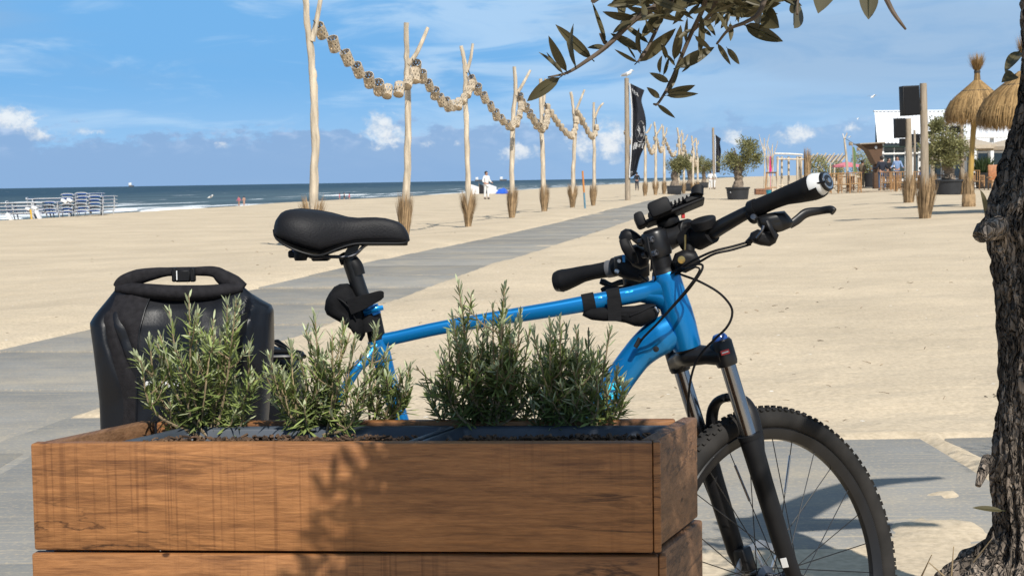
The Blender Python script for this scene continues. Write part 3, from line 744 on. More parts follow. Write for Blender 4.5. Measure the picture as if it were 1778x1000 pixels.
TD = [(795, 490), (778, 580), (765, 640), (800, 545), (830, 560), (876, 500), (855, 530), (842, 548), (905, 535), (896, 560), (920, 570), (780, 690), (820, 620), (860, 640), (900, 640), (930, 610), (812, 600), (770, 610), (880, 580)]
rosemary('tallest dark rosemary in shade, reaching above the blue top tube', (850, 752), TD, 13)
TE = [(925, 575), (940, 600), (912, 640), (955, 560), (972, 556), (985, 570), (1000, 572), (1022, 568), (1060, 572), (1045, 600), (1072, 640), (1082, 660), (940, 620), (1000, 620), (1030, 640), (965, 640), (1050, 690), (935, 680), (950, 590), (1010, 600)]
rosemary('dark rosemary in shade beside the down tube, last plant along the tray', (980, 752), TE, 17)
# ================================================================ bicycle
YB = 3.15                                                 # plane of the frame
def w_(px, py, dy=0.0): return W(px, py, YB + dy)
PXM = F / YB                                              # pixels per metre at the bicycle
def r_(px): return px / PXM
M_blue = mat('blue_satin_paint', (.002, .19, .49), rough=.33, metal=.55, var=.06, scale=5, coat=.35, bump=.02, bscale=900, bdist=.0005, rvar=.05)
M_cyan = mat('cyan_decal', (.03, .60, .90), rough=.35, var=.03, coat=.3)
M_black = mat('black_anodised', (.009, .009, .010), rough=.36, var=.2, scale=20, spec=.4, rvar=.08)
M_matte = mat('black_plastic', (.008, .008, .009), spec=.24, rough=.5, var=.2, scale=30, bump=.08, bscale=500, bdist=.0005)
M_rubber = mat('black_rubber', (.008, .008, .009), spec=.2, rough=.62, var=.25, scale=25, bump=.15, bscale=700, bdist=.0006)
M_tyre = mat('tyre_rubber', (.015, .0145, .014), rough=.8, var=.3, scale=12, bump=.2, bscale=300, bdist=.0006, col2=(.026, .024, .022), spec=.18)
M_vinyl = mat('saddle_vinyl', (.010, .010, .012), rough=.58, var=.2, scale=14, bump=.6, bscale=260, bdist=.0012, spec=.24)
M_cloth = mat('black_cordura', (.010, .010, .011), rough=.82, var=.25, scale=60, bump=.6, bscale=650, bdist=.0012, spec=.12)
M_strap = mat('black_webbing', (.010, .010, .011), rough=.8, var=.2, scale=40, stretch=(1, 1, 6), bump=.5, bscale=220, bdist=.001, spec=.12)
M_chrome = mat('polished_steel', (.30, .30, .31), rough=.20, metal=1.0, var=.08, scale=8)
M_alu = mat('silver_alloy', (.50, .50, .51), rough=.32, metal=1.0, var=.08, scale=30)
M_steel = mat('dark_steel', (.16, .16, .17), rough=.35, metal=.9, var=.15)
M_white = mat('white_plastic', (.72, .72, .71), rough=.4, var=.04)
M_red = mat('red_plastic', (.48, .03, .03), rough=.4, var=.05)
M_grey = mat('grey_plastic', (.10, .10, .105), rough=.45, var=.1)
M_brass = mat('brass', (.55, .38, .14), rough=.3, metal=1.0, var=.1)
M_bluedark = mat('blue_plastic', (.012, .055, .24), rough=.3, var=.05, coat=.4)

HT_T, HT_B = w_(1154.5, 473), w_(1193.5, 604)            # head tube ends
A_UP = (HT_T - HT_B).normalized()
YV = Vector((0, 1, 0))
H0 = YV.cross(A_UP).normalized()                          # forward, square to the steering axis
if H0.x < 0: H0 = -H0
TH = R_(38.5)
HD = (H0 * math.cos(TH) + YV * math.sin(TH)).normalized() # where the front wheel points (turned left, away)
RT = (-YV * math.cos(TH) + H0 * math.sin(TH)).normalized()# the rider's right
GND = 0.0
BB = w_(797, 1084)
WR = .360
R_AX = Vector((w_(400, 1019).x, YB, WR + .005))
def steer(r, h, a): return HT_T + RT * r + HD * h + A_UP * a
bike = thing('bicycle', 'blue trekking bicycle with black saddle and front suspension fork parked behind the planter', 'bicycle', (BB.x, YB, 0))
def part(name, mb, m, parent=bike, **k): return obj(name, mb, m, parent, **k)

# --- frame
axis_d = HT_B - HT_T
ht = [HT_T + axis_d * t for t in (0, .03, .12, .3, .5, .7, .86, .96, 1.0)]
ht_r = [r_(q / 2) for q in (47, 50, 50, 51, 55, 55, 52, 51, 49)]
part('head_tube', MB().tube(ht, ht_r, n=32), M_blue)
part('headset_ring', MB().tube([HT_T - axis_d * .0, HT_T - axis_d * .035, HT_T - axis_d * .06], [r_(23.5), r_(22), r_(19)], n=28), M_matte)
part('lower_headset_ring', MB().tube([HT_B, HT_B + axis_d * .03], [r_(22.5), r_(20.5)], n=28), M_matte)
dt_px = [(1166, 572, 30), (1146, 584, 33), (1124, 600, 29.5), (1104, 620, 26.5), (1083, 648, 26), (1066, 674, 25.5), (1046, 707, 25), (1004, 776, 25), (920, 908, 25), (850, 1012, 24), (800, 1082, 22)]
dts = spline([w_(a, c) for a, c, _ in dt_px], 5); dtr = lin([(r_(c), r_(c) * .80) for _, _, c in dt_px], len(dts))
part('down_tube', MB().tube(dts, dtr, n=28, ref=(-.80, 0, .6), power=.86), M_blue)
tt_px = [(648, 594, 12), (690, 585.5, 11.5), (760, 570, 11.5), (860, 553, 12.5), (960, 537, 13.5), (1030, 524.5, 14.5), (1090, 513.5, 15), (1126, 505.5, 16), (1150, 500, 20), (1165, 500, 22)]
tts = spline([w_(a, c) for a, c, _ in tt_px], 5); ttr = lin([(r_(c), r_(c) * 1.05) for _, _, c in tt_px], len(tts))
part('top_tube', MB().tube(tts, ttr, n=24, ref=(0, 0, 1), power=.66), M_blue)
# webs that blend the tubes into the head tube
part('head_gusset', MB().tube(spline([w_(1112, 511), w_(1138, 512), w_(1160, 517)], 6), lin([(r_(14), r_(15)), (r_(19), r_(18)), (r_(27), r_(21))], 13), n=24, ref=(0, 0, 1)), M_blue)
st_t, st_m = w_(646, 552), w_(657, 600)
sdir = (BB - st_m).normalized()
part('seat_tube', MB().tube([st_m - sdir * .012, st_m + sdir * .02, st_m + sdir * .06, BB], [r_(17), r_(17.5), r_(15.5), r_(16)], n=24), M_blue)
part('seat_tube_sleeve', MB().tube([w_(644.5, 540), w_(655.5, 592)], r_(15.5), n=24), M_matte)
part('derailleur_band', MB().tube([w_(664, 636), w_(670, 660)], r_(17), n=24), M_matte)
part('bottom_bracket_shell', MB().lathe([(.024, -.037), (.024, .037)], BB, (0, 1, 0), 20), M_blue)
for s in (-1, 1):
    ax = R_AX + Vector((0, s * .068, 0))
    j = w_(652, 603, s * .012)
    part('seat_stay', MB().tube(spline([j, w_(632, 628, s * .035), w_(606, 662, s * .052), ax.lerp(j, .35) + Vector((0, s * .02, 0)), ax], 6), lin([r_(12), r_(9.5), r_(8.5), r_(8), r_(7)], 25), n=14), M_blue)
    part('chain_stay', MB().tube(spline([BB + Vector((-.02, s * .022, 0)), BB.lerp(ax, .3) + Vector((0, s * .028, .004)), BB.lerp(ax, .6) + Vector((0, s * .014, .006)), ax], 6), [(.015, .010)] * 19, n=12), M_blue)
    part('dropout', MB().box(ax + Vector((.01, 0, .005)), (.05, .006, .045), .002), M_black)
part('stay_bridge', MB().tube([w_(612, 655, -.045), w_(612, 655, .045)], .006, n=10), M_blue)
def decal(px, off, name='decal', par=None, m=None):
    P = [w_(a, c, off) for a, c in px]
    return part(name, MB().prism(P, (0, -.0008, 0), (0, .0008, 0)), m or M_cyan, bike)
M_t = {}
# painted blocks: the cyan chevrons of the tubes, wrapped onto the tube surface
def wrap_decal(pts_px, cpts, crad, parent):
    """a patch on the camera side of a tube: pixels are put onto the tube's round flank"""
    vs = []; fs = []
    n = 5
    def on(px, py):
        # nearest centre point in the picture
        best = min(range(len(cpts)), key=lambda i: (proj(cpts[i])[0] - px) ** 2 + (proj(cpts[i])[1] - py) ** 2)
        d = math.dist(proj(cpts[best]), (px, py)) / PXM
        r = crad[best]; r = r if not isinstance(r, tuple) else r
        ra, rb = (r, r) if not isinstance(r, tuple) else r
        q = max(0, 1 - (d / (ra * 1.02)) ** 2) ** .5 * rb
        return w_(px, py, -(q + .0012))
    a, b, c, d = pts_px
    for i in range(n + 1):
        for j in range(n + 1):
            u, v = i / n, j / n
            px = (a[0] * (1 - u) + b[0] * u) * (1 - v) + (d[0] * (1 - u) + c[0] * u) * v
            py = (a[1] * (1 - u) + b[1] * u) * (1 - v) + (d[1] * (1 - u) + c[1] * u) * v
            vs.append(on(px, py))
    m1 = n + 1
    for i in range(n):
        for j in range(n): fs.append((i * m1 + j, i * m1 + j + 1, (i + 1) * m1 + j + 1, (i + 1) * m1 + j))
    return obj('decal', MB().add(vs, fs), M_cyan, parent)
P_tt = [o for o in bike.children if o.name.startswith('top_tube')][0]
P_dt = [o for o in bike.children if o.name.startswith('down_tube')][0]
P_ht = [o for o in bike.children if o.name.startswith('head_tube')][0]
wrap_decal([(1080, 504), (1102, 501), (1098, 507), (1084, 509)], tts, ttr, P_tt)
wrap_decal([(1034, 514), (1055, 510), (1051, 516), (1038, 518)], tts, ttr, P_tt)
hts = [HT_T.lerp(HT_B, i / 12) for i in range(13)]; htr = lin(ht_r, 13)
wrap_decal([(1203, 573), (1205, 571), (1212, 592), (1205, 593)], hts, htr, P_ht)
wrap_decal([(1057, 665), (1086, 664), (1080, 675), (1052, 678)], dts, dtr, P_dt)
wrap_decal([(1046, 682), (1074, 681), (1068, 692), (1040, 694)], dts, dtr, P_dt)
wrap_decal([(1036, 699), (1063, 698), (1057, 709), (1029, 711)], dts, dtr, P_dt)
# cable port and bolt in the down tube
part('cable_port', MB().tube([w_(1103, 603, -.050), w_(1112, 588, -.046)], [(.005, .003), (.006, .004)], n=12), M_matte)
part('frame_bolt', MB().lathe([(.006, -.002), (.006, .002), (.003, .0025)], w_(1139, 606, -.047), (0, -1, 0), 12), M_black)

# --- seat post and saddle
part('seat_post', MB().tube([w_(606, 448), w_(622, 496), w_(645, 562)], r_(13.6), n=24), M_black)
part('seat_post_head', MB().tube(spline([w_(590, 452), w_(604, 449), w_(616, 462), w_(621, 478)], 5), lin([r_(9), r_(12.5), r_(14), r_(13.8)], 16), n=18), M_matte)
o = part('seat_clamp', MB().tube([w_(640, 532), w_(645.5, 548)], r_(17), n=22), M_blue)
obj('clamp_lever', MB().tube(spline([w_(632, 542, -.022), w_(650, 537, -.026), w_(665, 534, -.02)], 5), lin([(.004, .004), (.006, .004), (.005, .003)], 11), n=10), M_blue, o)
SY = YB
top = [(480, 398), (480.5, 390), (484, 380), (492, 369), (503, 363), (521, 361.5), (548, 364), (575, 368.5), (602, 375), (620, 376.5), (647, 374.5), (665, 375), (683, 379), (697, 387), (706, 398), (710, 408), (711, 415)]
bot = [(480, 400), (481, 406), (484, 412), (493, 416), (505, 422), (521, 429), (545, 437), (562, 440), (578, 434), (595, 428), (622, 421), (650, 420), (680, 420), (695, 420), (704, 420), (709, 419), (711, 418)]
def interp(tab, x):
    for (a, b), (c, d) in zip(tab, tab[1:]):
        if a <= x <= c: return b + (d - b) * (x - a) / max(1e-6, c - a)
    return tab[-1][1] if x > tab[-1][0] else tab[0][1]
hwid = [(480, .030), (481, .046), (484, .064), (492, .080), (505, .090), (530, .094), (555, .086), (580, .066), (605, .047), (630, .036), (660, .030), (690, .0255), (703, .020), (709, .012), (711, .005)]
sad_x = [480, 480.6, 482, 484.5, 488, 493, 500, 509, 520, 534, 548, 562, 576, 590, 604, 620, 636, 652, 668, 682, 692, 699, 704, 707.5, 709.8, 711]
vs = []; NS = 36
for x in sad_x:
    zt = w_(x, interp(top, x)).z; zb = w_(x, interp(bot, x)).z; hw = interp(hwid, x); X = w_(x, 400).x
    hgt = zt - zb
    for k in range(NS):
        an = 2 * math.pi * k / NS; ca, sa = math.cos(an), math.sin(an)
        if sa >= 0: y = hw * math.copysign(abs(ca) ** .62, ca); z = zb + .30 * hgt + .70 * hgt * abs(sa) ** .80
        else: y = hw * math.copysign(abs(ca) ** .55, ca) * (1 - .10 * abs(sa)); z = zb + .30 * hgt - .30 * hgt * abs(sa) ** .6
        if sa > 0: z -= .010 * math.exp(-(y / .012) ** 2) * (1 if 500 < x < 690 else .2)
        vs.append((X, SY + y, z))
K = len(sad_x)
fs = [(i * NS + k, i * NS + (k + 1) % NS, (i + 1) * NS + (k + 1) % NS, (i + 1) * NS + k) for i in range(K - 1) for k in range(NS)]
fs += [tuple(range(NS - 1, -1, -1)), tuple((K - 1) * NS + k for k in range(NS))]
saddle = part('saddle', MB().add(vs, fs), M_vinyl, ang=60)
# seam bead and plastic shell below
shell = [(481, 401), (486, 411), (498, 421), (520, 432), (545, 440.5), (560, 443), (574, 440), (590, 433), (620, 424.5), (660, 424), (700, 424), (709, 420)]
mb = MB()
for s in (-1, 1):
    mb.tube(spline([w_(a, c).xz.to_3d() if False else Vector((w_(a, c).x, SY + s * (interp(hwid, a) * .97), w_(a, c).z + .003)) for a, c in shell], 4), .0022, n=6)
obj('seam_bead', mb, M_matte, saddle)
vs = []; sx2 = [484, 490, 500, 515, 530, 548, 562, 580, 600, 620, 645, 670, 690, 702, 707]
for x in sx2:
    X = w_(x, 400).x; hw = interp(hwid, x) * .93; zb = w_(x, interp(bot, x)).z
    for k in range(12):
        an = math.pi + math.pi * k / 11; vs.append((X, SY + hw * math.cos(an), zb + .006 + (.014 if 640 < x or x < 520 else .012) * math.sin(an)))
fs = [(i * 12 + k, i * 12 + k + 1, (i + 1) * 12 + k + 1, (i + 1) * 12 + k) for i in range(len(sx2) - 1) for k in range(11)] + [(i * 12 + 11, i * 12, (i + 1) * 12, (i + 1) * 12 + 11) for i in range(len(sx2) - 1)]
obj('saddle_shell', MB().add(vs, fs), M_matte, saddle)
for s in (-1, 1):
    obj('saddle_rail', MB().tube(spline([w_(512, 428, s * .03), w_(540, 446, s * .028), w_(575, 446, s * .022), (w_(612, 444, s * .02)), w_(634, 426, s * .014), w_(655, 420, s * .01)], 5), .0036, n=8), M_steel, saddle)
    obj('suspension_elastomer', MB().lathe([(.012, -.012), (.014, -.006), (.014, .006), (.012, .012)], w_(522, 442, s * .035), (0, 0, 1), 14), M_matte, saddle)
    obj('nose_bracket', MB().prism([w_(608, 424, s * .016), w_(626, 424, s * .016), w_(618, 440, s * .016), w_(606, 446, s * .016), w_(596, 448, s * .016), w_(600, 436, s * .016)], (0, -.002, 0), (0, .002, 0)), M_black, saddle)
obj('saddle_mount', MB().box(w_(522, 440), (r_(36), .07, r_(13)), .003), M_matte, saddle)
obj('saddle_mount', MB().box(w_(558, 448), (r_(30), .05, r_(9)), .003), M_matte, saddle)
obj('rear_lamp', MB().box(w_(514, 432, -.034), (r_(13), .012, r_(12)), .003), M_bluedark, saddle)

# --- wheels
def make_wheel(name, axle, right, fwd, disc=True):
    """right, fwd: unit vectors of the wheel's axle and its heading"""
    up = fwd.cross(right) if fwd.cross(right).z > 0 else right.cross(fwd)
    R3 = Matrix((fwd, right, up)).transposed()
    P = lambda a, r, s=0.0: axle + fwd * (r * math.cos(a)) + up * (r * math.sin(a)) + right * s
    N = 96
    def ringmesh(sec, n=N, closed=True):
        vs = []; k = len(sec)
        for i in range(n):
            a = 2 * math.pi * i / n
            for (rr, ss) in sec: vs.append(P(a, rr, ss))
        fs = [(i * k + j, i * k + (j + 1) % k, ((i + 1) % n) * k + (j + 1) % k, ((i + 1) % n) * k + j) for i in range(n) for j in range(k)]
        return MB().add(vs, fs)
    tr = .0235; rc = WR - tr - .002
    rim = part(name, ringmesh([(rc - tr + .004, -.012), (rc - tr + .001, -.0145), (rc - tr - .010, -.0125), (rc - tr - .020, -.006), (rc - tr - .021, 0), (rc - tr - .020, .006), (rc - tr - .010, .0125), (rc - tr + .001, .0145), (rc - tr + .004, .012)]), M_black)
    sec = [(rc + tr * math.sin(t) * 1.0, tr * math.cos(t)) for t in [R_(-62 + i * (304 / 15)) for i in range(16)]]
    obj('tyre', ringmesh(sec), M_tyre, rim, ang=60)
    kb = MB()
    for i in range(120):
        a = 2 * math.pi * i / 120
        for ph, l in ((0, 0), (R_(27), 1), (R_(-27), 1), (R_(48), 2), (R_(-48), 2)):
            if l == 1 and i % 2: continue
            aa = a + (.5 * 2 * math.pi / 120 if l == 1 else 0)
            c = P(aa, rc + (tr + .0012) * math.cos(ph), (tr + .0012) * math.sin(ph))
            rad = (fwd * math.cos(aa) + up * math.sin(aa)) * math.cos(ph) + right * math.sin(ph)
            tg = (-fwd * math.sin(aa) + up * math.cos(aa)); sd = tg.cross(rad)
            kb.box(c, (.0072, .0062 if l else .008, .0052), 0, Matrix((tg, sd, rad)).transposed())
    obj('tread_knobs', kb, M_tyre, rim, smooth=False, kind='stuff', fix=False)
    hub = obj('hub', MB().lathe([(.009, -.058), (.009, -.04), (.028, -.038), (.028, -.034), (.014, -.028), (.013, .028), (.028, .034), (.028, .038), (.009, .04), (.009, .058)], axle, right, 24), M_steel, rim)
    for i in range(28):
        side = 1 if i % 2 else -1
        a = 2 * math.pi * (i + .5) / 28; da = (1 if (i // 2) % 2 else -1) * R_(62)
        p0 = P(a + da, .026, side * .036); p1 = P(a, rc - tr - .019, side * .003)
        obj('spoke', MB().tube([p0, p1], .0011, n=5), M_black, rim)
    for i, l in ((4, .085), (7, .09), (15, .09), (21, .08)):
        side = 1 if i % 2 else -1
        a = 2 * math.pi * (i + .5) / 28; da = (1 if (i // 2) % 2 else -1) * R_(62)
        p0 = P(a + da, .026, side * .036); p1 = P(a, rc - tr - .019, side * .003)
        obj('spoke_reflector', MB().tube([p0.lerp(p1, .62), p0.lerp(p1, .90)], .0028, n=8), M_alu, rim)
    if disc:
        d = MB(); n = 40; sec = []
        for i in range(n):
            a = 2 * math.pi * i / n; w = .002 * math.cos(a * 10)
            sec.append((P(a, .080 + w, -.046), P(a, .066, -.046), P(a, .080 + w, -.0442), P(a, .066, -.0442)))
        vs = [q for s4 in sec for q in s4]
        fs = []
        for i in range(n):
            a, b = i * 4, ((i + 1) % n) * 4
            fs += [(a, a + 1, b + 1, b), (a + 2, b + 2, b + 3, a + 3), (a, b, b + 2, a + 2), (a + 1, a + 3, b + 3, b + 1)]
        d.add(vs, fs)
        for i in range(6):
            a = 2 * math.pi * i / 6; d.tube([P(a, .022, -.045), P(a + .5, .068, -.045)], (.0045, .0009), n=6, ref=right.cross(P(a + .25, 1) - axle))
        obj('brake_disc', d, M_alu, rim)
    v = P(R_(250), rc - tr - .02); v2 = P(R_(250), rc - tr - .058)
    obj('valve', MB().tube([v, v2], .003, n=8), M_matte, rim)
    return rim
AXLE = HT_B - A_UP * .524 + HD * .060
wr = RT
front_wheel = make_wheel('front_wheel', AXLE, RT, HD)
rear_wheel = make_wheel('rear_wheel', R_AX, -YV, Vector((1, 0, 0)))

# --- suspension fork
def fk(r, h, a): return HT_B + RT * r + HD * h + A_UP * a      # a is up from the lower headset
LEG = .069
fork = part('fork_crown', MB().tube(spline([fk(-LEG - .012, .026, -.030), fk(-LEG, .026, -.030), fk(-.035, .012, -.022), fk(0, .002, -.016), fk(.035, .012, -.022), fk(LEG, .026, -.030), fk(LEG + .012, .026, -.030)], 5),
    lin([(.016, .018), (.022, .023), (.019, .021), (.023, .027), (.019, .021), (.022, .023), (.016, .018)], 31), n=18, ref=A_UP), M_black)
for s in (-1, 1):
    leg = part('fork_leg', MB().tube([fk(s * LEG, .030, -.205), fk(s * LEG, .030, -.215), fk(s * LEG, .030, -.30), fk(s * LEG, .032, -.45), fk(s * LEG, .040, -.512)], [.0215, .0225, .0205, .019, .015], n=22), M_matte)
    obj('fork_clamp', MB().tube([fk(s * LEG, .028, -.052), fk(s * LEG, .028, -.045), fk(s * LEG, .028, -.004), fk(s * LEG, .028, .002)], [.0205, .0225, .0225, .019], n=20), M_black, fork)
    obj('stanchion', MB().tube([fk(s * LEG, .029, -.04), fk(s * LEG, .030, -.21)], .0158, n=22), M_chrome, leg)
    obj('dust_seal', MB().tube([fk(s * LEG, .030, -.200), fk(s * LEG, .030, -.209)], .0235, n=22), M_rubber, leg)
    obj('top_cap', MB().lathe([(.016, 0), (.016, .006), (.012, .012), (.008, .013)], fk(s * LEG, .028, .001), A_UP, 16), M_bluedark if s > 0 else M_matte, fork)
    obj('dropout', MB().tube([fk(s * (LEG - .002), .040, -.508), AXLE + RT * s * (LEG - .010)], [.014, .013], n=12), M_matte, leg)
    if s > 0:
        c = fk(LEG, .028, -.022); d = (RT * .80 - HD * .62).normalized()
        t_ = A_UP.cross(d).normalized()
        obj('fork_badge', MB().box(c + d * .0228, (.018, .0012, .0095), .0004, Matrix((t_, d, A_UP)).transposed()), M_red, fork)
        obj('fork_badge_stripe', MB().box(c + d * .0236, (.013, .0008, .0026), .0, Matrix((t_, d, A_UP)).transposed()), M_white, fork)
        c2 = fk(LEG, .033, -.468); d2 = (RT * .45 - HD * .89).normalized(); t2 = A_UP.cross(d2).normalized()
        obj('fork_sticker', MB().box(c2 + d2 * .0212, (.013, .0012, .020), .0003, Matrix((t2, d2, A_UP)).transposed()), M_white, leg)
    else:
        c2 = fk(-LEG, .033, -.33); d2 = (-HD).normalized(); t2 = A_UP.cross(d2).normalized()
        obj('fork_sticker', MB().box(c2 + d2 * .020, (.014, .0012, .055), .0003, Matrix((t2, d2, A_UP)).transposed()), M_brass, leg)
arch = [fk(-LEG, .040, -.235), fk(-LEG + .004, .060, -.19), fk(-.050, .080, -.152), fk(-.02, .088, -.138), fk(.02, .088, -.138), fk(.050, .080, -.152), fk(LEG - .004, .060, -.19), fk(LEG, .040, -.235)]
arch = [fk(r, h, a) for r, h, a in ((-LEG, .035, -.258), (-LEG + .003, .055, -.207), (-.054, .068, -.155), (-.025, .072, -.132), (.025, .072, -.132), (.054, .068, -.155), (LEG - .003, .055, -.207), (LEG, .035, -.258))]
part('fork_arch', MB().tube(spline(arch, 5), lin([(.011, .016), (.010, .015), (.009, .014), (.010, .015), (.011, .016)], 36), n=14, ref=RT), M_matte)
part('brake_caliper', MB().box(AXLE + RT * -.05 - HD * .03 + A_UP * .055, (.03, .035, .055), .006, Matrix((HD, RT, A_UP)).transposed()), M_black)
# --- steerer, stem and bar
part('headset_spacer', MB().tube([HT_T + A_UP * .008, HT_T + A_UP * .034], r_(18), n=24), M_black)
stem = part('stem', MB().tube([HT_T + A_UP * .034, HT_T + A_UP * .040, HT_T + A_UP * .082, HT_T + A_UP * .087], [.0250, .0270, .0270, .024], n=24), M_black)
BC = steer(0, .075, .066)                                 # middle of the bar clamp
obj('stem_extension', MB().tube([steer(0, .0, .060), steer(0, .03, .061), BC], [(.026, .024), (.024, .023), (.023, .024)], n=18, ref=A_UP), M_black, stem)
obj('bar_clamp', MB().lathe([(.022, -.026), (.024, -.024), (.024, .024), (.022, .026)], BC, RT, 20), M_black, stem)
obj('stem_cap', MB().lathe([(.020, 0), (.020, .003), (.016, .005)], HT_T + A_UP * .0865, A_UP, 20), M_matte, stem)
for a in (.046, .074):
    for s in (-1, 1):
        p = HT_T + A_UP * a - HD * .025 + RT * .006 * s
        obj('pinch_bolt', MB().lathe([(.0065, -.006), (.0065, .004), (.0035, .0045), (.003, .002)], p + RT * s * .010, RT * s, 12), M_steel if s > 0 else M_black, stem)
gR0, gR1 = W(1312, 362, 3.045), W(1419, 316, 2.955)
gL0, gL1 = W(1058, 467, 3.345), W(966, 484, 3.405)
bar_pts = [gL1, gL0, gL0.lerp(BC, .45) + Vector((0, 0, -.004)), BC - RT * .045, BC, BC + RT * .045, W(1222, 410, 3.145), W(1262, 388, 3.09), gR0, gR1]
bs = spline(bar_pts, 6)
bar = part('handlebar', MB().tube(bs, lin([.011, .011, .0125, .0158, .0158, .0158, .0165, .0150, .0125, .011], len(bs)), n=18), M_black)
def grip(p0, p1, lock, white):
    d = (p1 - p0).normalized(); u = Vector((0, 0, 1)); u = (u - d * u.dot(d)).normalized()
    L_ = (p1 - p0).length
    pts = [p0 + d * (L_ * t) for t in (0, .02, .12, .3, .5, .7, .86, .94, 1.0)]
    rad = [(.0165, .0165), (.0175, .0175), (.0170, .0172), (.0165, .017), (.0180, .0185), (.0215, .0225), (.0245, .0270), (.0240, .0265), (.0215, .0240)]
    pts = [p - u * (.006 * sst(.4, .9, t)) for p, t in zip(pts, (0, .02, .12, .3, .5, .7, .86, .94, 1.0))]
    P = spline(pts, 4); o = obj('grip', MB().tube(P, lin(rad, len(P)), n=24, ref=u), M_rubber, bar, ang=50)
    obj('lock_ring', MB().tube([p0 - d * .012, p0 - d * .010, p0 + d * .004], [.0175, .019, .019], n=22), M_grey if not white else M_matte, bar)
    e = pts[-1]
    if white:
        obj('grip_end_clamp', MB().tube([e - d * .008, e - d * .002, e + d * .010, e + d * .016], [(.0245, .0270), (.0245, .0270), (.0205, .0215), (.018, .019)], n=24, ref=u), M_white, bar)
        w_s = d.cross(u); fl = []
        for t_, k_ in ((-.012, 1.04), (-.004, 1.06), (.004, 1.05), (.009, 1.0)):
            for i in range(17):
                a_ = math.pi * (1.02 + .96 * i / 16) - .25; fl.append(e + d * (t_ + .004 * math.sin(a_)) + u * (.0245 * k_ * math.sin(a_)) + w_s * (.0270 * k_ * math.cos(a_)))
        obj('grip_flap', MB().add(fl, [(j * 17 + i, j * 17 + i + 1, (j + 1) * 17 + i + 1, (j + 1) * 17 + i) for j in range(3) for i in range(16)]), M_rubber, bar)
        obj('grip_end_ring', MB().tube([e + d * .016, e + d * .0215], [(.0195, .0205), (.0185, .0195)], n=24, ref=u), M_black, bar)
        obj('grip_end_ring', MB().tube([e + d * .018, e + d * .0225], [(.0165, .0170), (.0158, .0160)], n=24, ref=u), M_alu, bar)
        obj('grip_end_plug', MB().tube([e + d * .018, e + d * .0235], [(.0125, .013), (.0115, .012)], n=20, ref=u), M_black, bar)
        obj('grip_end_bolt', MB().tube([e + d * .022, e + d * .0255], [(.0055, .0055), (.005, .005)], n=14, ref=u), M_alu, bar)
        obj('clamp_slot', MB().tube([e - d * .009 + u * .006 - YV * .0265, e + d * .012 + u * .002 - YV * .0225], .0022, n=8), M_black, bar)
    else:
        obj('grip_end_pad', MB().tube([e - d * .012 - u * .004, e + d * .001 - u * .004], [(.0215, .0245), (.0185, .0215)], n=20, ref=u), M_grey, bar)
grip(gR0, gR1, True, True)
grip(gL0, gL1, True, False)
# brake levers and shifters
def lump(name, pxs, Y, thick, m, parent=bar, wob=0.002, **k):
    return obj(name, MB().pillow([W(a, c, Y) for a, c in pxs], (0, -1, 0), thick, wob=wob, ex=2.4, **k), m, parent)
YR = 3.03
obj('lever_clamp', MB().tube([W(1305, 372, 3.06), W(1320, 366, 3.045)], .0205, n=20), M_matte, bar)
obj('brake_lever', MB().tube(spline([W(1371, 391, 3.07), W(1384, 382, 3.075), W(1400, 370, 3.08), W(1425, 366, 3.075), W(1442, 364, 3.065), W(1448, 368, 3.06)], 6), lin([(.008, .005), (.0095, .005), (.0095, .006), (.0075, .006), (.0080, .007), (.0078, .006)], 31), n=14, ref=(0, 0, 1)), M_black, bar)
lump('brake_master_cylinder', [(1312, 378), (1326, 372), (1345, 368), (1362, 366), (1371, 376), (1378, 386), (1372, 396), (1358, 402), (1342, 406), (1326, 402), (1316, 392)], YR, .040, M_black)
lump('gear_shifter', [(1300, 415), (1304, 404), (1316, 398), (1330, 402), (1346, 400), (1352, 408), (1346, 422), (1336, 428), (1320, 426), (1308, 422)], 3.02, .045, M_matte)
obj('shift_lever', MB().tube(spline([W(1333, 384, 2.995), W(1338, 396, 2.99), W(1346, 412, 2.995)], 5), [(.0035, .006)] * 11, n=10), M_matte, bar)
obj('shift_lever', MB().tube(spline([W(1326, 392, 2.99), W(1322, 402, 2.99), W(1314, 412, 3.0)], 5), [(.003, .005)] * 11, n=10), M_steel, bar)
obj('clamp_bolt', MB().lathe([(.0055, -.006), (.0055, .005), (.003, .0055)], W(1309, 377, 3.005), (-.5, -1, .2), 12), M_steel, bar)
lump('barrel_adjuster', [(1294, 419), (1304, 408), (1312, 416), (1304, 424), (1297, 425)], 3.03, .02, M_matte, wob=0)
# left side controls
obj('lever_clamp', MB().tube([W(1066, 464, 3.335), W(1082, 460, 3.325)], .0205, n=20), M_matte, bar)
lump('gear_shifter', [(1066, 446), (1082, 442), (1098, 448), (1112, 452), (1128, 458), (1128, 478), (1112, 490), (1090, 486), (1074, 480), (1066, 468)], 3.29, .05, M_matte)
lump('brake_master_cylinder', [(1080, 478), (1100, 472), (1124, 474), (1128, 486), (1118, 496), (1098, 500), (1082, 496)], 3.32, .04, M_black)
obj('brake_lever', MB().tube(spline([W(1102, 494, 3.36), W(1080, 490, 3.37), W(1062, 495, 3.385), W(1048, 490, 3.39), W(1042, 488, 3.39)], 5), lin([(.008, .006), (.007, .005), (.006, .004), (.0075, .005), (.006, .004)], 21), n=12, ref=(0, 0, 1)), M_black, bar)
obj('shift_lever', MB().tube(spline([W(1096, 498, 3.30), W(1074, 502, 3.31), W(1052, 502, 3.32), W(1044, 505, 3.32)], 5), lin([(.005, .004), (.006, .004), (.007, .005), (.005, .003)], 16), n=12, ref=(0, 0, 1)), M_matte, bar)
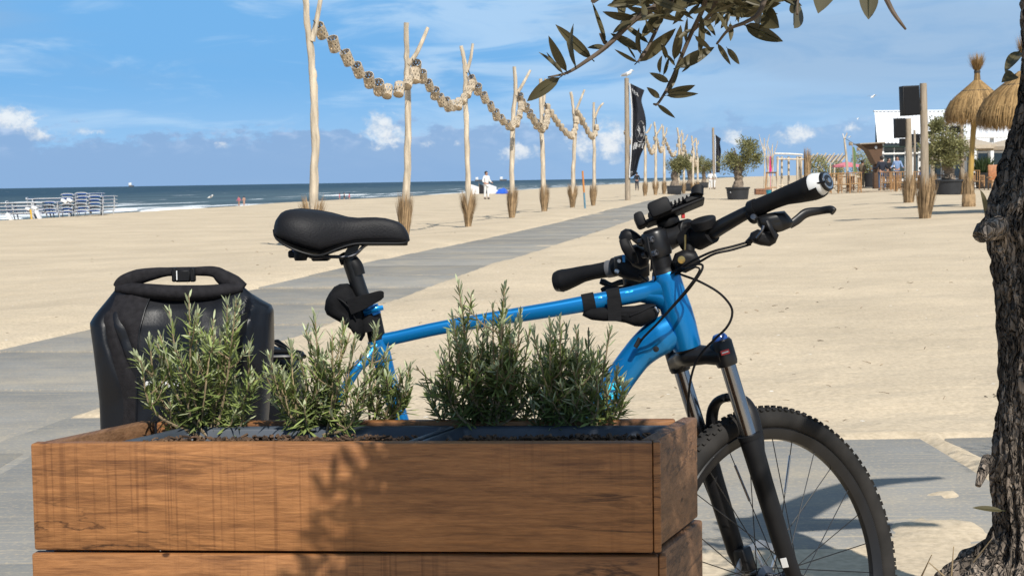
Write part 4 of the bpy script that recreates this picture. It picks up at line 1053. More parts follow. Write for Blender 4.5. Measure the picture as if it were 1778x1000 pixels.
obj('clamp_bolt', MB().lathe([(.005, -.004), (.005, .003), (.003, .0035)], W(1071, 471, 3.265), (0, -1, 0), 12), M_alu, bar)
obj('clamp_bolt', MB().lathe([(.004, -.004), (.004, .003)], W(1075, 453, 3.262), (0, -1, 0), 10), M_alu, bar)
obj('shifter_trim', MB().box(W(1083, 449, 3.262), (.006, .006, .016), .001), M_blue, bar)
# cables
def cable(pts, r=.0024, m=None, name='cable'): return part(name, MB().tube(spline(pts, 8), r, n=8), m or M_rubber)
cable([W(1300, 420, 3.03), W(1272, 428, 3.03), W(1240, 436, 3.03), W(1212, 448, 3.05), W(1190, 460, 3.09), W(1166, 474, 3.12)])
cable([W(1304, 424, 3.03), W(1270, 434, 3.03), W(1240, 441, 3.03), W(1214, 455, 3.06), W(1192, 466, 3.10), W(1170, 478, 3.13)])
cable([w_(1178, 470, -.03), W(1205, 460, 3.06), W(1219, 460, 3.04), W(1217, 472, 3.03), W(1196, 502, 3.04), W(1166, 535, 3.06), W(1140, 563, 3.08), W(1118, 585, 3.10), W(1106, 601, 3.112)])
cable([w_(1176, 466, -.03), W(1200, 464, 3.05), W(1214, 466, 3.03), W(1210, 478, 3.03), W(1190, 505, 3.035), W(1160, 540, 3.05), W(1136, 567, 3.075), W(1116, 588, 3.095), W(1104, 603, 3.112)], .0019)
cable([w_(1172, 472, .02), W(1186, 478, 3.10), W(1215, 489, 3.08), W(1248, 508, 3.07), W(1268, 530, 3.07), W(1271, 548, 3.07), W(1262, 568, 3.07), W(1242, 588, 3.07), W(1222, 608, 3.07), W(1208, 630, 3.08), W(1200, 655, 3.09), W(1196, 685, 3.12), W(1196, 722, 3.16), W(1210, 800, 3.26), W(1250, 900, 3.27), W(1296, 985, 3.27)], .0025, name='brake_hose')
cable([w_(1130, 470, -.02), w_(1131, 450, -.04), w_(1127, 430, -.04), w_(1124, 412, -.03)], .002)
cable([w_(1110, 478, .10), w_(1128, 490, .03), w_(1138, 484, -.02), w_(1132, 462, -.03)], .002)
# dark knot of hoses and brackets behind the stem
obj('light_bracket', MB().tube(spline([steer(.03, .075, .066), W(1196, 432, 3.14), W(1200, 452, 3.12)], 5), [.012] * 11, n=12), M_matte, bar)
lump('cable_guide', [(1172, 440), (1190, 432), (1208, 436), (1216, 452), (1206, 466), (1190, 474), (1174, 470), (1166, 456)], 3.13, .05, M_matte)
obj('guide_bolt', MB().lathe([(.0075, -.004), (.0075, .004), (.004, .0045)], W(1183, 451, 3.095), (0, -1, 0), 14), M_brass, bar)
obj('lever_clamp', MB().tube([W(1186, 420, 3.17), W(1206, 412, 3.155)], .0225, n=20), M_matte, bar)
obj('clamp_bolt', MB().tube([W(1190, 408, 3.13), W(1189, 440, 3.12)], .0022, n=8), M_brass, bar)
# --- drivetrain, kickstand and rack (mostly hidden by the planter)
cr = part('crankset', MB().lathe([(.030, -.046), (.030, -.052), (.012, -.058)], BB, (0, 1, 0), 24), M_black)
n = 40; vs = []; 
for i in range(n * 2):
    a = math.pi * i / n; rr = .088 + (.004 if i % 2 else 0)
    for y in (-.046, -.043): vs.append(BB + Vector((rr * math.cos(a), y, rr * math.sin(a))))
    for y in (-.043, -.046): vs.append(BB + Vector((.070 * math.cos(a), y, .070 * math.sin(a))))
m2 = n * 2
obj('chainring', MB().add(vs, [(i * 4 + j, i * 4 + (j + 1) % 4, ((i + 1) % m2) * 4 + (j + 1) % 4, ((i + 1) % m2) * 4 + j) for i in range(m2) for j in range(4)]), M_steel, cr)
for s, ang in ((-1, R_(200)), (1, R_(20))):
    e = BB + Vector((.17 * math.cos(ang), s * .065, .17 * math.sin(ang)))
    obj('crank_arm', MB().tube([BB + Vector((0, s * .058, 0)), e], [(.014, .008), (.011, .007)], n=12), M_black, cr)
    obj('pedal', MB().box(e + Vector((0, s * .055, 0)), (.09, .085, .022), .004), M_matte, cr)
for z0, z1, dy in ((.086, .045, -.046), (-.086, -.045, -.046)):
    cable([BB + Vector((0, dy, z0)), (BB + R_AX) / 2 + Vector((0, dy + YB * 0 - (BB.y - YB), (z0 + z1) / 2)), R_AX + Vector((0, dy, z1))], .004, M_steel, 'chain')
part('cassette', MB().lathe([(.025, -.050), (.045, -.040), (.055, -.030)], R_AX, (0, 1, 0), 28), M_steel)
part('rear_derailleur', MB().box(R_AX + Vector((.02, -.045, -.10)), (.035, .018, .12), .006), M_black)
part('kickstand', MB().tube([BB + Vector((-.05, .03, -.02)), BB + Vector((-.13, .20, -BB.z + .006))], .008, n=10), M_black)
rk = []
for s in (-1, 1):
    rk = MB(); z = w_(0, 640).z + .012
    y = s * .05
    rk.tube(spline([Vector((w_(510, 0).x, YB + y * .5, z)), Vector((w_(480, 0).x, YB + y, z + .008)), Vector((w_(300, 0).x, YB + y * 1.2, z + .004)), Vector((w_(190, 0).x, YB + y * 1.2, z + .004))], 5), .005, n=8)
    rk.tube([Vector((w_(350, 0).x, YB + y * 1.2, z)), R_AX + Vector((.01, s * .085, .05)), R_AX + Vector((0, s * .078, .02))], .005, n=8)
    rk.tube([Vector((w_(220, 0).x, YB + y * 1.2, z)), R_AX + Vector((-.03, s * .095, .05))], .005, n=8)
    part('rack_rail', rk, M_black)
part('rack_bar', MB().tube([w_(510, 637, -.025), w_(560, 640, -.03), w_(622, 648, -.035)], .004, n=8), M_black)
part('rack_bar', MB().tube([w_(510, 637, .025), w_(560, 640, .03), w_(622, 648, .035)], .004, n=8), M_black)

# ================================================================ things carried on the bicycle
# --- pannier bag
YP = 2.955
pan = thing('pannier_bag', 'large black roll-top pannier bag hanging beside the rear wheel behind the planter', 'bag', W(320, 900, YP))
body = [(181, 760), (179, 720), (177, 680), (172, 640), (166, 600), (162, 572), (163, 552), (168, 534), (178, 520), (190, 508), (203, 497), (225, 495), (255, 498), (290, 499), (330, 500), (370, 499), (400, 497), (418, 500), (432, 508), (446, 519), (460, 526), (470, 534), (474, 552), (474, 580), (472, 620), (469, 660), (466, 700), (464, 730), (462, 760), (455, 860), (440, 905), (400, 915), (320, 918), (240, 915), (205, 905), (190, 860)]
def prof_lr(py):
    """left and right edge of the bag at a picture height"""
    L_ = [(496, 206), (520, 188), (545, 169), (557, 162), (566, 163), (600, 169), (640, 174), (690, 180), (740, 182), (860, 188), (915, 196)]
    R_2 = [(496, 421), (510, 436), (524, 458), (530, 470), (540, 474), (600, 474), (650, 470), (700, 466), (760, 462), (860, 455), (915, 448)]
    return interp(L_, py), interp(R_2, py)
def bag_half(py): return interp([(490, .012), (500, .018), (515, .034), (535, .054), (560, .068), (600, .076), (700, .080), (915, .078)], py)
def bag_front(px, py):
    """how far the front face stands out from the bag's middle plane"""
    l, r = prof_lr(py); u = 2 * (px - l) / (r - l) - 1; u = max(-1, min(1, u))
    p = W(px, py, YP)
    f = (1 - abs(u) ** 9) ** (1 / 3.0)
    d = folds(p) * (1 - abs(u) ** 4) + .010 * float(fbm(p.x * 8 + 3, p.z * 8, 3)) * (1 - abs(u) ** 3)
    d -= .020 * math.exp(-((px - 205 - (py - 560) * .35) / 9) ** 2) * math.exp(-((py - 600) / 45) ** 2)      # the dent in the left panel
    d += .016 * math.exp(-((px - 446 + (py - 530) * .10) / 7) ** 2) * float(sst(500, 530, py)) * (1 - float(sst(640, 720, py)))
    d -= .014 * math.exp(-((px - 430 + (py - 530) * .12) / 7) ** 2) * float(sst(500, 530, py)) * (1 - float(sst(620, 700, py)))
    return bag_half(py) * f + d
bagm = mat('pannier_tarpaulin', (.005, .006, .009), rough=.42, var=.15, scale=9, bump=.25, bscale=260, bdist=.0012, spec=.33, rvar=.1)
fab = mat('pannier_fabric', (.017, .016, .018), rough=.78, var=.28, scale=90, bump=.7, bscale=520, bdist=.0015, spec=.12)
vs = []; NR, NF = 74, 60
for j in range(NR + 1):
    py = 496 + (915 - 496) * (j / NR) ** 1.25; l, r = prof_lr(py)
    for i in range(NF + 1):                                         # front, left to right
        u = -math.cos(math.pi * i / NF); u = math.copysign(abs(u) ** .8, u); px = l + (r - l) * (u + 1) / 2
        p = W(px, py, YP); vs.append((p.x, p.y - bag_front(px, py), p.z))
    for i in range(1, 20):                                          # back
        u = math.cos(math.pi * i / 20); px = l + (r - l) * (u + 1) / 2; p = W(px, py, YP); vs.append((p.x, p.y + bag_half(py) * (1 - abs(u) ** 6) ** .33, p.z))
n = NF + 1 + 19
fs = [(j * n + i, j * n + (i + 1) % n, (j + 1) * n + (i + 1) % n, (j + 1) * n + i) for j in range(NR) for i in range(n)] + [tuple(range(n - 1, -1, -1)), tuple(NR * n + i for i in range(n))]
obj('bag_body', MB().add(vs, fs), bagm, pan, ang=50)
def on_bag(px, py, lift=.002): p = W(px, py, YP); return W(px, py, YP - bag_front(px, py) - lift)
vs = []; NU, NV = 22, 40
for j in range(NV + 1):
    v = j / NV; py = 512 + (756 - 512) * v
    xl = prof_lr(py)[0] + 5
    xr = interp([(0, 262), (.1, 252), (.25, 242), (.45, 238), (1, 236)], v)
    for i in range(NU + 1): vs.append(on_bag(xl + (xr - xl) * i / NU, py, .0025))
obj('side_panel', MB().add(vs, [(j * (NU + 1) + i, j * (NU + 1) + i + 1, (j + 1) * (NU + 1) + i + 1, (j + 1) * (NU + 1) + i) for j in range(NV) for i in range(NU)]), fab, pan, ang=70)
# side seam piping
obj('seam_piping', MB().tube([on_bag(interp([(0, 262), (.1, 252), (.25, 242), (.45, 238), (1, 236)], v / 20), 512 + 244 * v / 20, .003) for v in range(21)], .0014, n=6), bagm, pan)
roll_p = spline([W(205, 502, YP - .01), W(230, 503, YP - .02), W(262, 506, YP - .03), (W(310, 509, YP - .034)), W(360, 508, YP - .032), W(395, 504, YP - .022), W(419, 500, YP - .012)], 6)
obj('rolled_top', MB().tube(roll_p, lin([(.009, .012), (.013, .018), (.0145, .020), (.015, .021), (.0145, .020), (.013, .016), (.009, .012)], len(roll_p)), n=20, ref=(0, 0, 1)), fab, pan)
rib = spline([W(208, 500, YP), W(217, 490, YP), W(240, 481, YP), W(268, 475, YP), W(292, 472, YP), W(340, 471, YP), W(372, 472, YP), W(388, 482, YP), W(405, 492, YP), W(420, 503, YP)], 6)
obj('carry_strap', MB().tube(rib, lin([(.013, .020), (.015, .020), (.0150, .018), (.0115, .015), (.0085, .013), (.0085, .013), (.0105, .014), (.0150, .018), (.0165, .020), (.014, .020)], len(rib)), n=14, ref=(0, 0, 1), power=.7), fab, pan)
bk = obj('buckle', MB().box(W(318, 479, YP - .012), (r_(26), .014, r_(20)), .003).box(W(303, 477, YP - .012), (r_(7), .016, r_(23)), .002).box(W(335, 477, YP - .012), (r_(8), .016, r_(23)), .002), M_matte, pan)
obj('buckle_highlight', MB().box(W(307, 478, YP - .0215), (r_(1.6), .002, r_(15)), 0), M_white, bk)
# printed letters on the front
def letters(txt, px, py, size, Yat, parent, m, shear=.25, name='lettering'):
    cu = bpy.data.curves.new(name, 'FONT'); cu.body = txt; cu.size = size; cu.shear = shear; cu.extrude = .0004; cu.offset = size * .035
    o = bpy.data.objects.new(name, cu); COL.objects.link(o)
    dg = bpy.context.evaluated_depsgraph_get(); me = bpy.data.meshes.new_from_object(o.evaluated_get(dg)); bpy.data.objects.remove(o)
    me.materials.clear(); me.materials.append(m)
    t = bpy.data.objects.new(name, me); COL.objects.link(t); t.parent = parent
    t.rotation_euler = (math.pi / 2, 0, 0); t.location = W(px, py, Yat) - wloc(parent); return t
lb = letters('BTWIN', 249, 673, .0165, on_bag(262, 668).y - .004, pan, M_white)
lb.scale = (1.45, 1, 1)
# second pannier on the far side
pan2 = thing('pannier_bag', 'second black pannier bag on the far side of the rear wheel, barely showing', 'bag', W(400, 900, 3.34))
b2 = [(420, 640), (440, 612), (470, 598), (500, 608), (522, 630), (528, 660), (524, 760), (510, 880), (480, 900), (330, 900), (250, 890), (240, 760), (250, 640), (320, 610)]
obj('bag_body', MB().pillow([W(a, c, 3.34) for a, c in b2], (0, -1, 0), .14, wob=.008, ex=3.5, seed=5), bagm, pan2, ang=70)
obj('mounting_strap', MB().tube(spline([W(478, 592, 3.26), W(496, 606, 3.25), W(506, 626, 3.25), W(500, 640, 3.25)], 5), [(.004, .014)] * 16, n=8), M_strap, pan2)

# --- saddle bag
sb = thing('saddle_bag', 'small black zip pouch strapped to the seat post under the saddle', 'bag', w_(604, 560))
so = [(564, 535), (566, 520), (571, 510), (580, 498), (590, 493), (604, 492), (613, 500), (624, 520), (634, 542), (637, 562), (634, 582), (628, 592), (622, 588), (612, 572), (598, 562), (580, 552), (568, 545)]
obj('pouch', MB().pillow([w_(a, c, .005) for a, c in so], (0, -1, 0), .085, rings=(0, .04, .1, .2, .34, .5, .7, .88), ex=2.6, wob=.012, seed=8), M_cloth, sb, ang=70)
obj('strap', MB().tube(spline([w_(606, 534, -.045), w_(622, 528, -.048), w_(642, 520, -.044), w_(660, 513, -.034), w_(666, 512, -.03)], 5), lin([(.016, .002), (.015, .002), (.013, .002), (.010, .002), (.006, .0015)], 21), n=12, ref=(.25, 0, 1), power=.5), M_strap, sb)
obj('strap', MB().tube([w_(634, 548, .0), w_(640, 562, .0), w_(643, 574, 0)], [(.026, .026)] * 3, n=20), M_strap, sb)
obj('zip', MB().tube(spline([w_(574, 512, -.030), w_(590, 520, -.042), w_(606, 534, -.046), w_(618, 556, -.040)], 4), .0016, n=6), M_matte, sb)
# --- frame bag under the top tube
fb = thing('frame_bag', 'small black zip pouch hanging under the top tube by the head tube', 'bag', w_(1078, 545))
fo = [(1011, 548), (1013, 541), (1024, 535), (1040, 533), (1060, 533), (1082, 532), (1104, 531), (1124, 527), (1136, 527), (1146, 540), (1142, 550), (1128, 560), (1114, 567), (1102, 566), (1086, 560), (1068, 557), (1046, 557), (1026, 555)]
obj('pouch', MB().pillow([w_(a, c, -.006) for a, c in fo], (0, -1, 0), .060, rings=(0, .04, .1, .2, .34, .5, .7, .88), ex=2.6, wob=.008, seed=12), M_cloth, fb, ang=70)
def tube_strap(px0, px1, half, r0, r1, up=0.0):
    a, b = w_(*px0), w_(*px1)
    return obj('strap', MB().tube([a, b], [r0, r1], n=20, ref=(0, 0, 1), power=.8), M_strap, fb)
tube_strap((1012, 529), (1033, 525), 0, (.0215, .0200), (.0215, .0205))
tube_strap((1055, 521), (1077, 517), 0, (.0220, .0210), (.0225, .0212))
obj('strap', MB().prism([w_(1054, 520, -.029), w_(1077, 516, -.029), w_(1079, 558, -.036), w_(1056, 557, -.036)], (0, -.0015, 0), (0, .0025, 0)), M_strap, fb)
zp = obj('zip', MB().tube(spline([w_(1094, 548, -.038), w_(1112, 541, -.038), w_(1128, 533, -.034), w_(1138, 530, -.028)], 4), .0018, n=6), M_matte, fb)
obj('zip_puller', MB().box(w_(1140, 537, -.036), (.004, .003, .013), .001, Euler((0, -.6, 0)).to_matrix()), M_alu, zp)
# --- phone holder
ph = thing('phone_holder', 'empty black phone holder with side clamps on top of the stem', 'phone holder', steer(0, .075, .09))
YH = 3.18
pa, pb = W(1110, 391, YH), W(1222, 345, YH); dx = (pb - pa).normalized(); un = Vector((-dx.z, 0, dx.x))
Rm = Matrix((dx, YV, un)).transposed()
cen = (pa + pb) / 2
tilt = Rm @ Matrix.Rotation(R_(-14), 3, 'X')
def hb(mb, u, v, w, s, bev=.003): return mb.box(cen + tilt @ Vector((u, v, w)), s, bev, tilt)
obj('cradle', hb(hb(MB(), .006, 0, -.004, (.128, .062, .008)), .048, 0, .004, (.036, .066, .012)), M_matte, ph)
obj('back_pad', hb(MB(), .022, 0, .006, (.085, .044, .006), .002), M_rubber, ph)
mb = MB()
for i in range(9): hb(mb, -.004 + i * .0085, -.014, .0115, (.0032, .030, .007), .0008)
obj('pad_rib', mb, M_rubber, ph, kind='stuff')
pts = [cen + tilt @ Vector((.064, -.036 + .072 * t, .010 + .010 * math.sin(math.pi * t))) for t in [i / 12 for i in range(13)]]
obj('end_clamp', MB().tube([cen + tilt @ Vector((.058, -.034, .006)), cen + tilt @ Vector((.064, -.030, .018)), cen + tilt @ Vector((.064, .030, .018)), cen + tilt @ Vector((.058, .034, .006))], [(.009, .013)] * 4, n=16), M_matte, ph)
obj('side_clamp', hb(MB(), -.022, -.040, .010, (.046, .024, .034), .008), M_rubber, ph)
obj('side_clamp', hb(MB(), -.022, .042, .010, (.046, .020, .032), .008), M_rubber, ph)
obj('end_clamp', hb(hb(MB(), -.066, 0, .008, (.020, .050, .030), .006), -.054, 0, -.002, (.020, .034, .008), .002), M_rubber, ph)
obj('release_button', MB().box(W(1186, 375, YH - .01), (.007, .01, .010), .001), M_red, ph)
obj('lock_ring', MB().lathe([(.022, -.007), (.0235, -.005), (.0235, .005), (.020, .008)], W(1160, 386, YH), un, 22), M_matte, ph)
obj('ball_joint', MB().tube([W(1163, 388, YH), W(1162, 402, YH), W(1160, 412, YH)], [.008, .007, .010], n=14), M_matte, ph)
obj('mount_clamp', MB().lathe([(.021, -.009), (.0225, -.007), (.0225, .007), (.021, .009)], BC + RT * -.008, RT, 20), M_matte, ph)
# --- lamp holder left of the stem
lh = thing('lamp_bracket', 'black hooked lamp bracket clamped to the handlebar left of the stem', 'bracket', W(1098, 440, 3.22))
obj('bracket_head', MB().pillow([W(a, c, 3.20) for a, c in [(1074, 412), (1078, 402), (1086, 397), (1096, 398), (1106, 404), (1118, 414), (1122, 422), (1118, 430), (1110, 428), (1100, 420), (1094, 414), (1086, 416), (1082, 426), (1077, 422)]], (0, -1, 0), .034, ex=2.2), M_matte, lh)
obj('bracket_tongue', MB().tube(spline([W(1082, 416, 3.175), W(1087, 430, 3.17), W(1096, 446, 3.175), (W(1102, 456, 3.18))], 5), lin([(.009, .003), (.010, .003), (.009, .003), (.006, .003)], 16), n=10, ref=(1, 0, 0)), M_rubber, lh)
obj('bracket_arm', MB().tube(spline([W(1090, 414, 3.19), W(1096, 428, 3.18), W(1104, 446, 3.18), W(1106, 456, 3.19)], 5), [(.0035, .004)] * 16, n=10), M_matte, lh)
obj('bracket_base', MB().pillow([W(a, c, 3.23) for a, c in [(1090, 428), (1104, 424), (1122, 432), (1128, 446), (1126, 462), (1112, 468), (1098, 462), (1090, 448)]], (0, -1, 0), .05, ex=2.2), M_matte, lh)
# --- round sensor pad strapped to the bar
sp_ = thing('bike_light', 'black round lamp base strapped to the right half of the handlebar', 'lamp', W(1221, 400, 3.13))
an_ = (W(1240, 378, 3.1) - W(1206, 388, 3.1)).normalized(); upn = Vector((-an_.z, -.15, an_.x)).normalized()
obj('lamp_base', MB().lathe([(.020, -.010), (.0235, -.008), (.0265, .006), (.0265, .009), (.024, .011), (.0, .0112)], W(1222, 389, 3.12), upn, 26, caps=False), M_rubber, sp_)
obj('strap', MB().tube([W(1211, 416, 3.15), W(1236, 404, 3.12)], [.0225, .0215], n=20), M_rubber, sp_)
# ================================================================ the beach behind
M_drift = mat('driftwood', (.56, .47, .35), rough=.8, var=.42, scale=2.2, stretch=(6, 6, .9), bump=.5, bscale=14, bdist=.02, det=7)
M_post = mat('weathered_post', (.33, .27, .20), rough=.85, var=.3, scale=3, stretch=(7, 7, .7), bump=.5, bscale=12, bdist=.02)
M_straw = mat('straw', (.33, .225, .125), rough=.8, var=.3, scale=6, island=.45, spec=.2)
M_straw2 = mat('thatch_straw', (.345, .22, .095), rough=.75, var=.25, scale=3, island=.42, spec=.25, trans=.12)
M_basket = mat('basket_weave', (.58, .48, .35), rough=.8, var=.35, scale=9, island=.18, trans=.25, spec=.2)
M_rope = mat('rope', (.05, .045, .04), rough=.9)
def straw_tuft(base, h, r0, r1, n, seed, lean=(0, 0), split=0.0):
    r2 = random.Random(seed); mb = MB()
    mb.lathe([(r0 * .80, .0), (r0 * .95, h * .2), (r0 * .9, h * .4)], base, (0, 0, 1), 10)
    for _ in range(n):
        a = r2.uniform(0, 6.283); q = r2.uniform(.4, 1.0) ** .5
        hh = h * r2.uniform(.62, 1.08); rr = r1 * q * r2.uniform(.5, 1.15)
        c, s = math.cos(a), math.sin(a)
        p0 = base + Vector((c * r0 * q, s * r0 * q, r2.uniform(0, .1) * h))
        p1 = base + Vector((c * (r0 + (rr - r0) * .45) + lean[0] * .4, s * (r0 + (rr - r0) * .45) + lean[1] * .4, hh * .55))
        p2 = base + Vector((c * rr + lean[0] + (math.copysign(split, c) if split else 0), s * rr + lean[1], hh))
        w = h * .0085; t = Vector((-s, c, 0)) * w
        mb.add([p0 - t, p0 + t, p1 - t * 1.2, p1 + t * 1.2, p2], [(0, 1, 3, 2), (2, 3, 4)])
    return mb
def Dp(px, py, Z): return W(px, py, Z)
poles = []
def drift_pole(label, Z, w, pts, branch, tuft, seed, branch2=None, base_y=None):
    """pts: picture points from the foot up; w: thickness in m"""
    P0 = [Dp(a, b, Z) for a, b in pts]; base = P0[0].copy(); base.z = gz(base.x, base.y) - .02
    P0[0] = base
    t = thing('driftwood_pole', label, 'pole', base, group='driftwood poles along the path')
    P = spline(P0, 5); r2 = random.Random(seed)
    rad = [w / 2 * (1.12 - .42 * i / (len(P) - 1)) * r2.uniform(.92, 1.1) for i in range(len(P))]
    P = [p + Vector((r2.uniform(-.012, .012), 0, 0)) for p in P]
    obj('trunk', MB().tube(P, rad, n=10), M_drift, t)
    for br in (branch, branch2):
        if not br: continue
        B = spline([Dp(a, b, Z - .02) for a, b in br], 4)
        obj('branch', MB().tube(B, lin([w * .36, w * .30, w * .24], len(B)), n=8), M_drift, t)
    r0 = w * .62
    obj('straw_tuft', straw_tuft(base, tuft, r0, tuft * .24, 260, seed, (.02, 0), .08 if seed % 2 else 0.0), M_straw, t, smooth=False, kind='stuff', fix=False)
    poles.append(t); return t
drift_pole('tallest bleached driftwood pole, first of the row, right behind the saddle', 27.5, .150, [(543, 432), (544, 360), (547, 240), (544, 150), (541, 110), (534, 40), (527, -40)], [(542, 72), (549, 40), (559, -14)], .95, 1)
drift_pole('bleached driftwood pole with a straight top and a slanting branch, second of the row', 33.5, .150, [(703, 412), (706, 330), (708, 240), (707, 140), (706, 90), (705, 40)], [(709, 112), (722, 95), (734, 70), (743, 48)], .98, 2)
drift_pole('bleached driftwood pole with a V top, third of the row', 40.5, .135, [(813, 392), (812, 300), (809, 200), (808, 130), (806, 105), (800, 80)], [(810, 126), (817, 103), (821, 76)], .98, 3)
drift_pole('driftwood pole with a thick slanting branch, fourth of the row', 47.5, .150, [(889, 383), (889, 280), (892, 190), (895, 160), (893, 116)], [(896, 166), (908, 146), (921, 122)], .98, 4)
drift_pole('driftwood pole with two upright prongs, fifth of the row', 54.5, .165, [(945, 369), (942, 270), (940, 200), (939, 137)], [(941, 200), (945, 170), (947, 137)], .98, 6)
drift_pole('driftwood pole with a narrow V top, sixth of the row', 60.5, .150, [(994, 366), (996, 290), (998, 230), (996, 195), (991, 160)], [(997, 200), (1006, 178), (1015, 156)], .95, 5)
drift_pole('driftwood pole with a V top beside the orange marker stick, seventh of the row', 66, .150, [(1030, 362), (1032, 290), (1031, 220), (1031, 178)], [(1032, 206), (1040, 188), (1048, 179)], .95, 8)
FARP = [(1120, 344, 214, 95, (1125, 232, 1131, 216)), (1138, 342, 212, 99, (1141, 236, 1150, 216)), (1153, 339, 219, 104, (1155, 240, 1158, 222)), (1178, 336, 222, 110, (1180, 244, 1184, 226)), (1187, 334, 231, 115, (1188, 250, 1194, 234)), (1203, 332, 236, 120, (1204, 252, 1207, 240)), (1211, 330, 240, 126, (1211, 256, 1213, 244))]
names = 'flag,first potted olive,first potted olive,second potted olive,second potted olive,third potted olive,third potted olive'.split(',')
for i, (px, pb, pt, Z, (bx0, by0, bx1, by1)) in enumerate(FARP):
    o = ('first', 'second', 'third', 'fourth', 'fifth', 'sixth', 'last')[i]
    drift_pole(f'distant driftwood pole, {o} of those beyond the nearest black flag', Z, .17, [(px, pb), (px + .5, (pb + pt) / 2), (px + (1 if i % 2 else -1), pt + 25), (px - 2, pt)], [(bx0 - 3, by0), ((bx0 + bx1) / 2, (by0 + by1) / 2), (bx1, by1)], .95, 20 + i)
# --- garlands of woven baskets
def basket_mesh():
    mb = MB(); n = 10; r, h = .068, .17
    for k in range(5): mb.lathe([(r + .003, -.006), (r + .003, .006), (r - .003, .006), (r - .003, -.006), (r + .003, -.006)], (0, 0, -h / 2 + h * k / 4), (0, 0, 1), n, caps=False)
    for k in range(n):
        a0 = 2 * math.pi * k / n
        for s in (1, -1):
            p = [Vector((r * math.cos(a0 + s * t * .9), r * math.sin(a0 + s * t * .9), -h / 2 + h * t)) for t in (0, .33, .66, 1)]
            mb.tube(p, (.010, .003), n=4, caps=False, ref=(0, 0, 1))
    mb.lathe([(r * .9, -h / 2), (r * .9, -h / 2 + .006)], (0, 0, 0), (0, 0, 1), n)
    return mb.mesh('woven_basket', M_basket, smooth=False, fix=False)
ME_basket = basket_mesh()
def basket_far_mesh():
    return MB().lathe([(.060, -.085), (.070, -.06), (.066, .0), (.071, .06), (.062, .085)], (0, 0, 0), (0, 0, 1), 8).mesh('woven_basket', M_basket, fix=False)
ME_basket_far = basket_far_mesh()
ordn = ('first', 'second', 'third', 'fourth', 'fifth', 'sixth', 'seventh', 'eighth', 'ninth', 'tenth', 'eleventh', 'twelfth', 'thirteenth', 'fourteenth')
def garland(label, pts, Z0, Z1, cups, far=False, scale=1.0, seed=0):
    r2 = random.Random(seed)
    n = len(pts); P = [W(a, b, Z0 + (Z1 - Z0) * min(1, i / (n - 2)) - .18) for i, (a, b) in enumerate(pts)]
    C = spline(P, 8)
    t = thing('basket_garland', label, 'garland', C[0], group='garlands of woven baskets between the poles')
    obj('cord', MB().tube(C, .010 if not far else .014, n=5), M_rope, t)
    L_ = [0.0]
    for i in range(len(C) - 1): L_.append(L_[-1] + (C[i + 1] - C[i]).length)
    for k in range(cups):
        s = L_[-1] * ((k + .75) / (cups + .4)); j = max(i for i in range(len(L_)) if L_[i] <= s); j = min(j, len(C) - 2)
        q = (s - L_[j]) / (L_[j + 1] - L_[j]); p = C[j].lerp(C[j + 1], q); d = (C[j + 1] - C[j]).normalized()
        if d.z > 0: d = -d
        ax = (d * .75 + Vector((0, 0, -.62)) + Vector((r2.uniform(-.25, .25), r2.uniform(-.25, .25), 0))).normalized()
        o = obj('woven_basket', ME_basket_far if far else ME_basket, None, t)
        o.location = p - C[0] + ax * .03; o.rotation_mode = 'QUATERNION'; o.rotation_quaternion = (-ax).to_track_quat('Z', 'Y'); o.scale = (scale * r2.uniform(.9, 1.1),) * 3
GP = [('garland of woven baskets hung from the tallest pole to the second pole', [(544, 36), (562, 59), (591, 86), (613, 112), (635, 133), (654, 148), (670, 157), (692, 154), (709, 142), (721, 126), (716, 102)], 27.5, 33.5, 10, 1.5),
      ('garland of woven baskets between the second and third poles', [(716, 104), (727, 122), (741, 142), (754, 159), (766, 173), (779, 181), (791, 182), (802, 175), (812, 161), (819, 146), (813, 122)], 33.5, 40.5, 11, 1.5),
      ('garland of woven baskets between the third and fourth poles', [(814, 124), (824, 146), (837, 163), (851, 182), (862, 199), (874, 209), (886, 218), (895, 215), (901, 201), (905, 185), (899, 160)], 40.5, 47.5, 11, 1.5),
      ('garland of woven baskets between the fourth and fifth poles', [(900, 160), (906, 175), (914, 186), (922, 200), (930, 212), (938, 221), (945, 221), (949, 210), (950, 196), (946, 178)], 47.5, 54.5, 11, 1.5),
      ('garland of woven baskets between the fifth and sixth poles', [(946, 178), (956, 194), (965, 208), (974, 219), (984, 231), (993, 235), (998, 226), (1001, 210), (998, 192)], 54.5, 60.5, 11, 1.5),
      ('garland of woven baskets between the sixth and seventh poles', [(1000, 192), (1008, 204), (1016, 218), (1024, 233), (1031, 236), (1036, 225), (1035, 205)], 60.5, 66, 10, 1.5)]
for i, (lb_, pts, z0, z1, c, s) in enumerate(GP): garland(lb_, pts, z0, z1, c, i > 3, s, i)
for i in range(6):
    a, b = FARP[i], FARP[i + 1]
    x0, y0, x1, y1 = a[0], a[2] + 18, b[0], b[2] + 18
    garland(f'distant garland of woven baskets, {ordn[i]} of those beyond the nearest black flag', [(x0, y0), (x0 + (x1 - x0) * .3, y0 + 20), (x0 + (x1 - x0) * .6, y0 + 33), (x0 + (x1 - x0) * .85, y0 + 24), (x1, y1)], a[3], b[3], 9, True, 1.5, 30 + i)
garland('distant garland of woven baskets hung left of the far poles, behind the black flag', [(1084, 226), (1090, 240), (1100, 250), (1110, 246), (1120, 232)], 88, 95, 8, True, 1.5, 40)

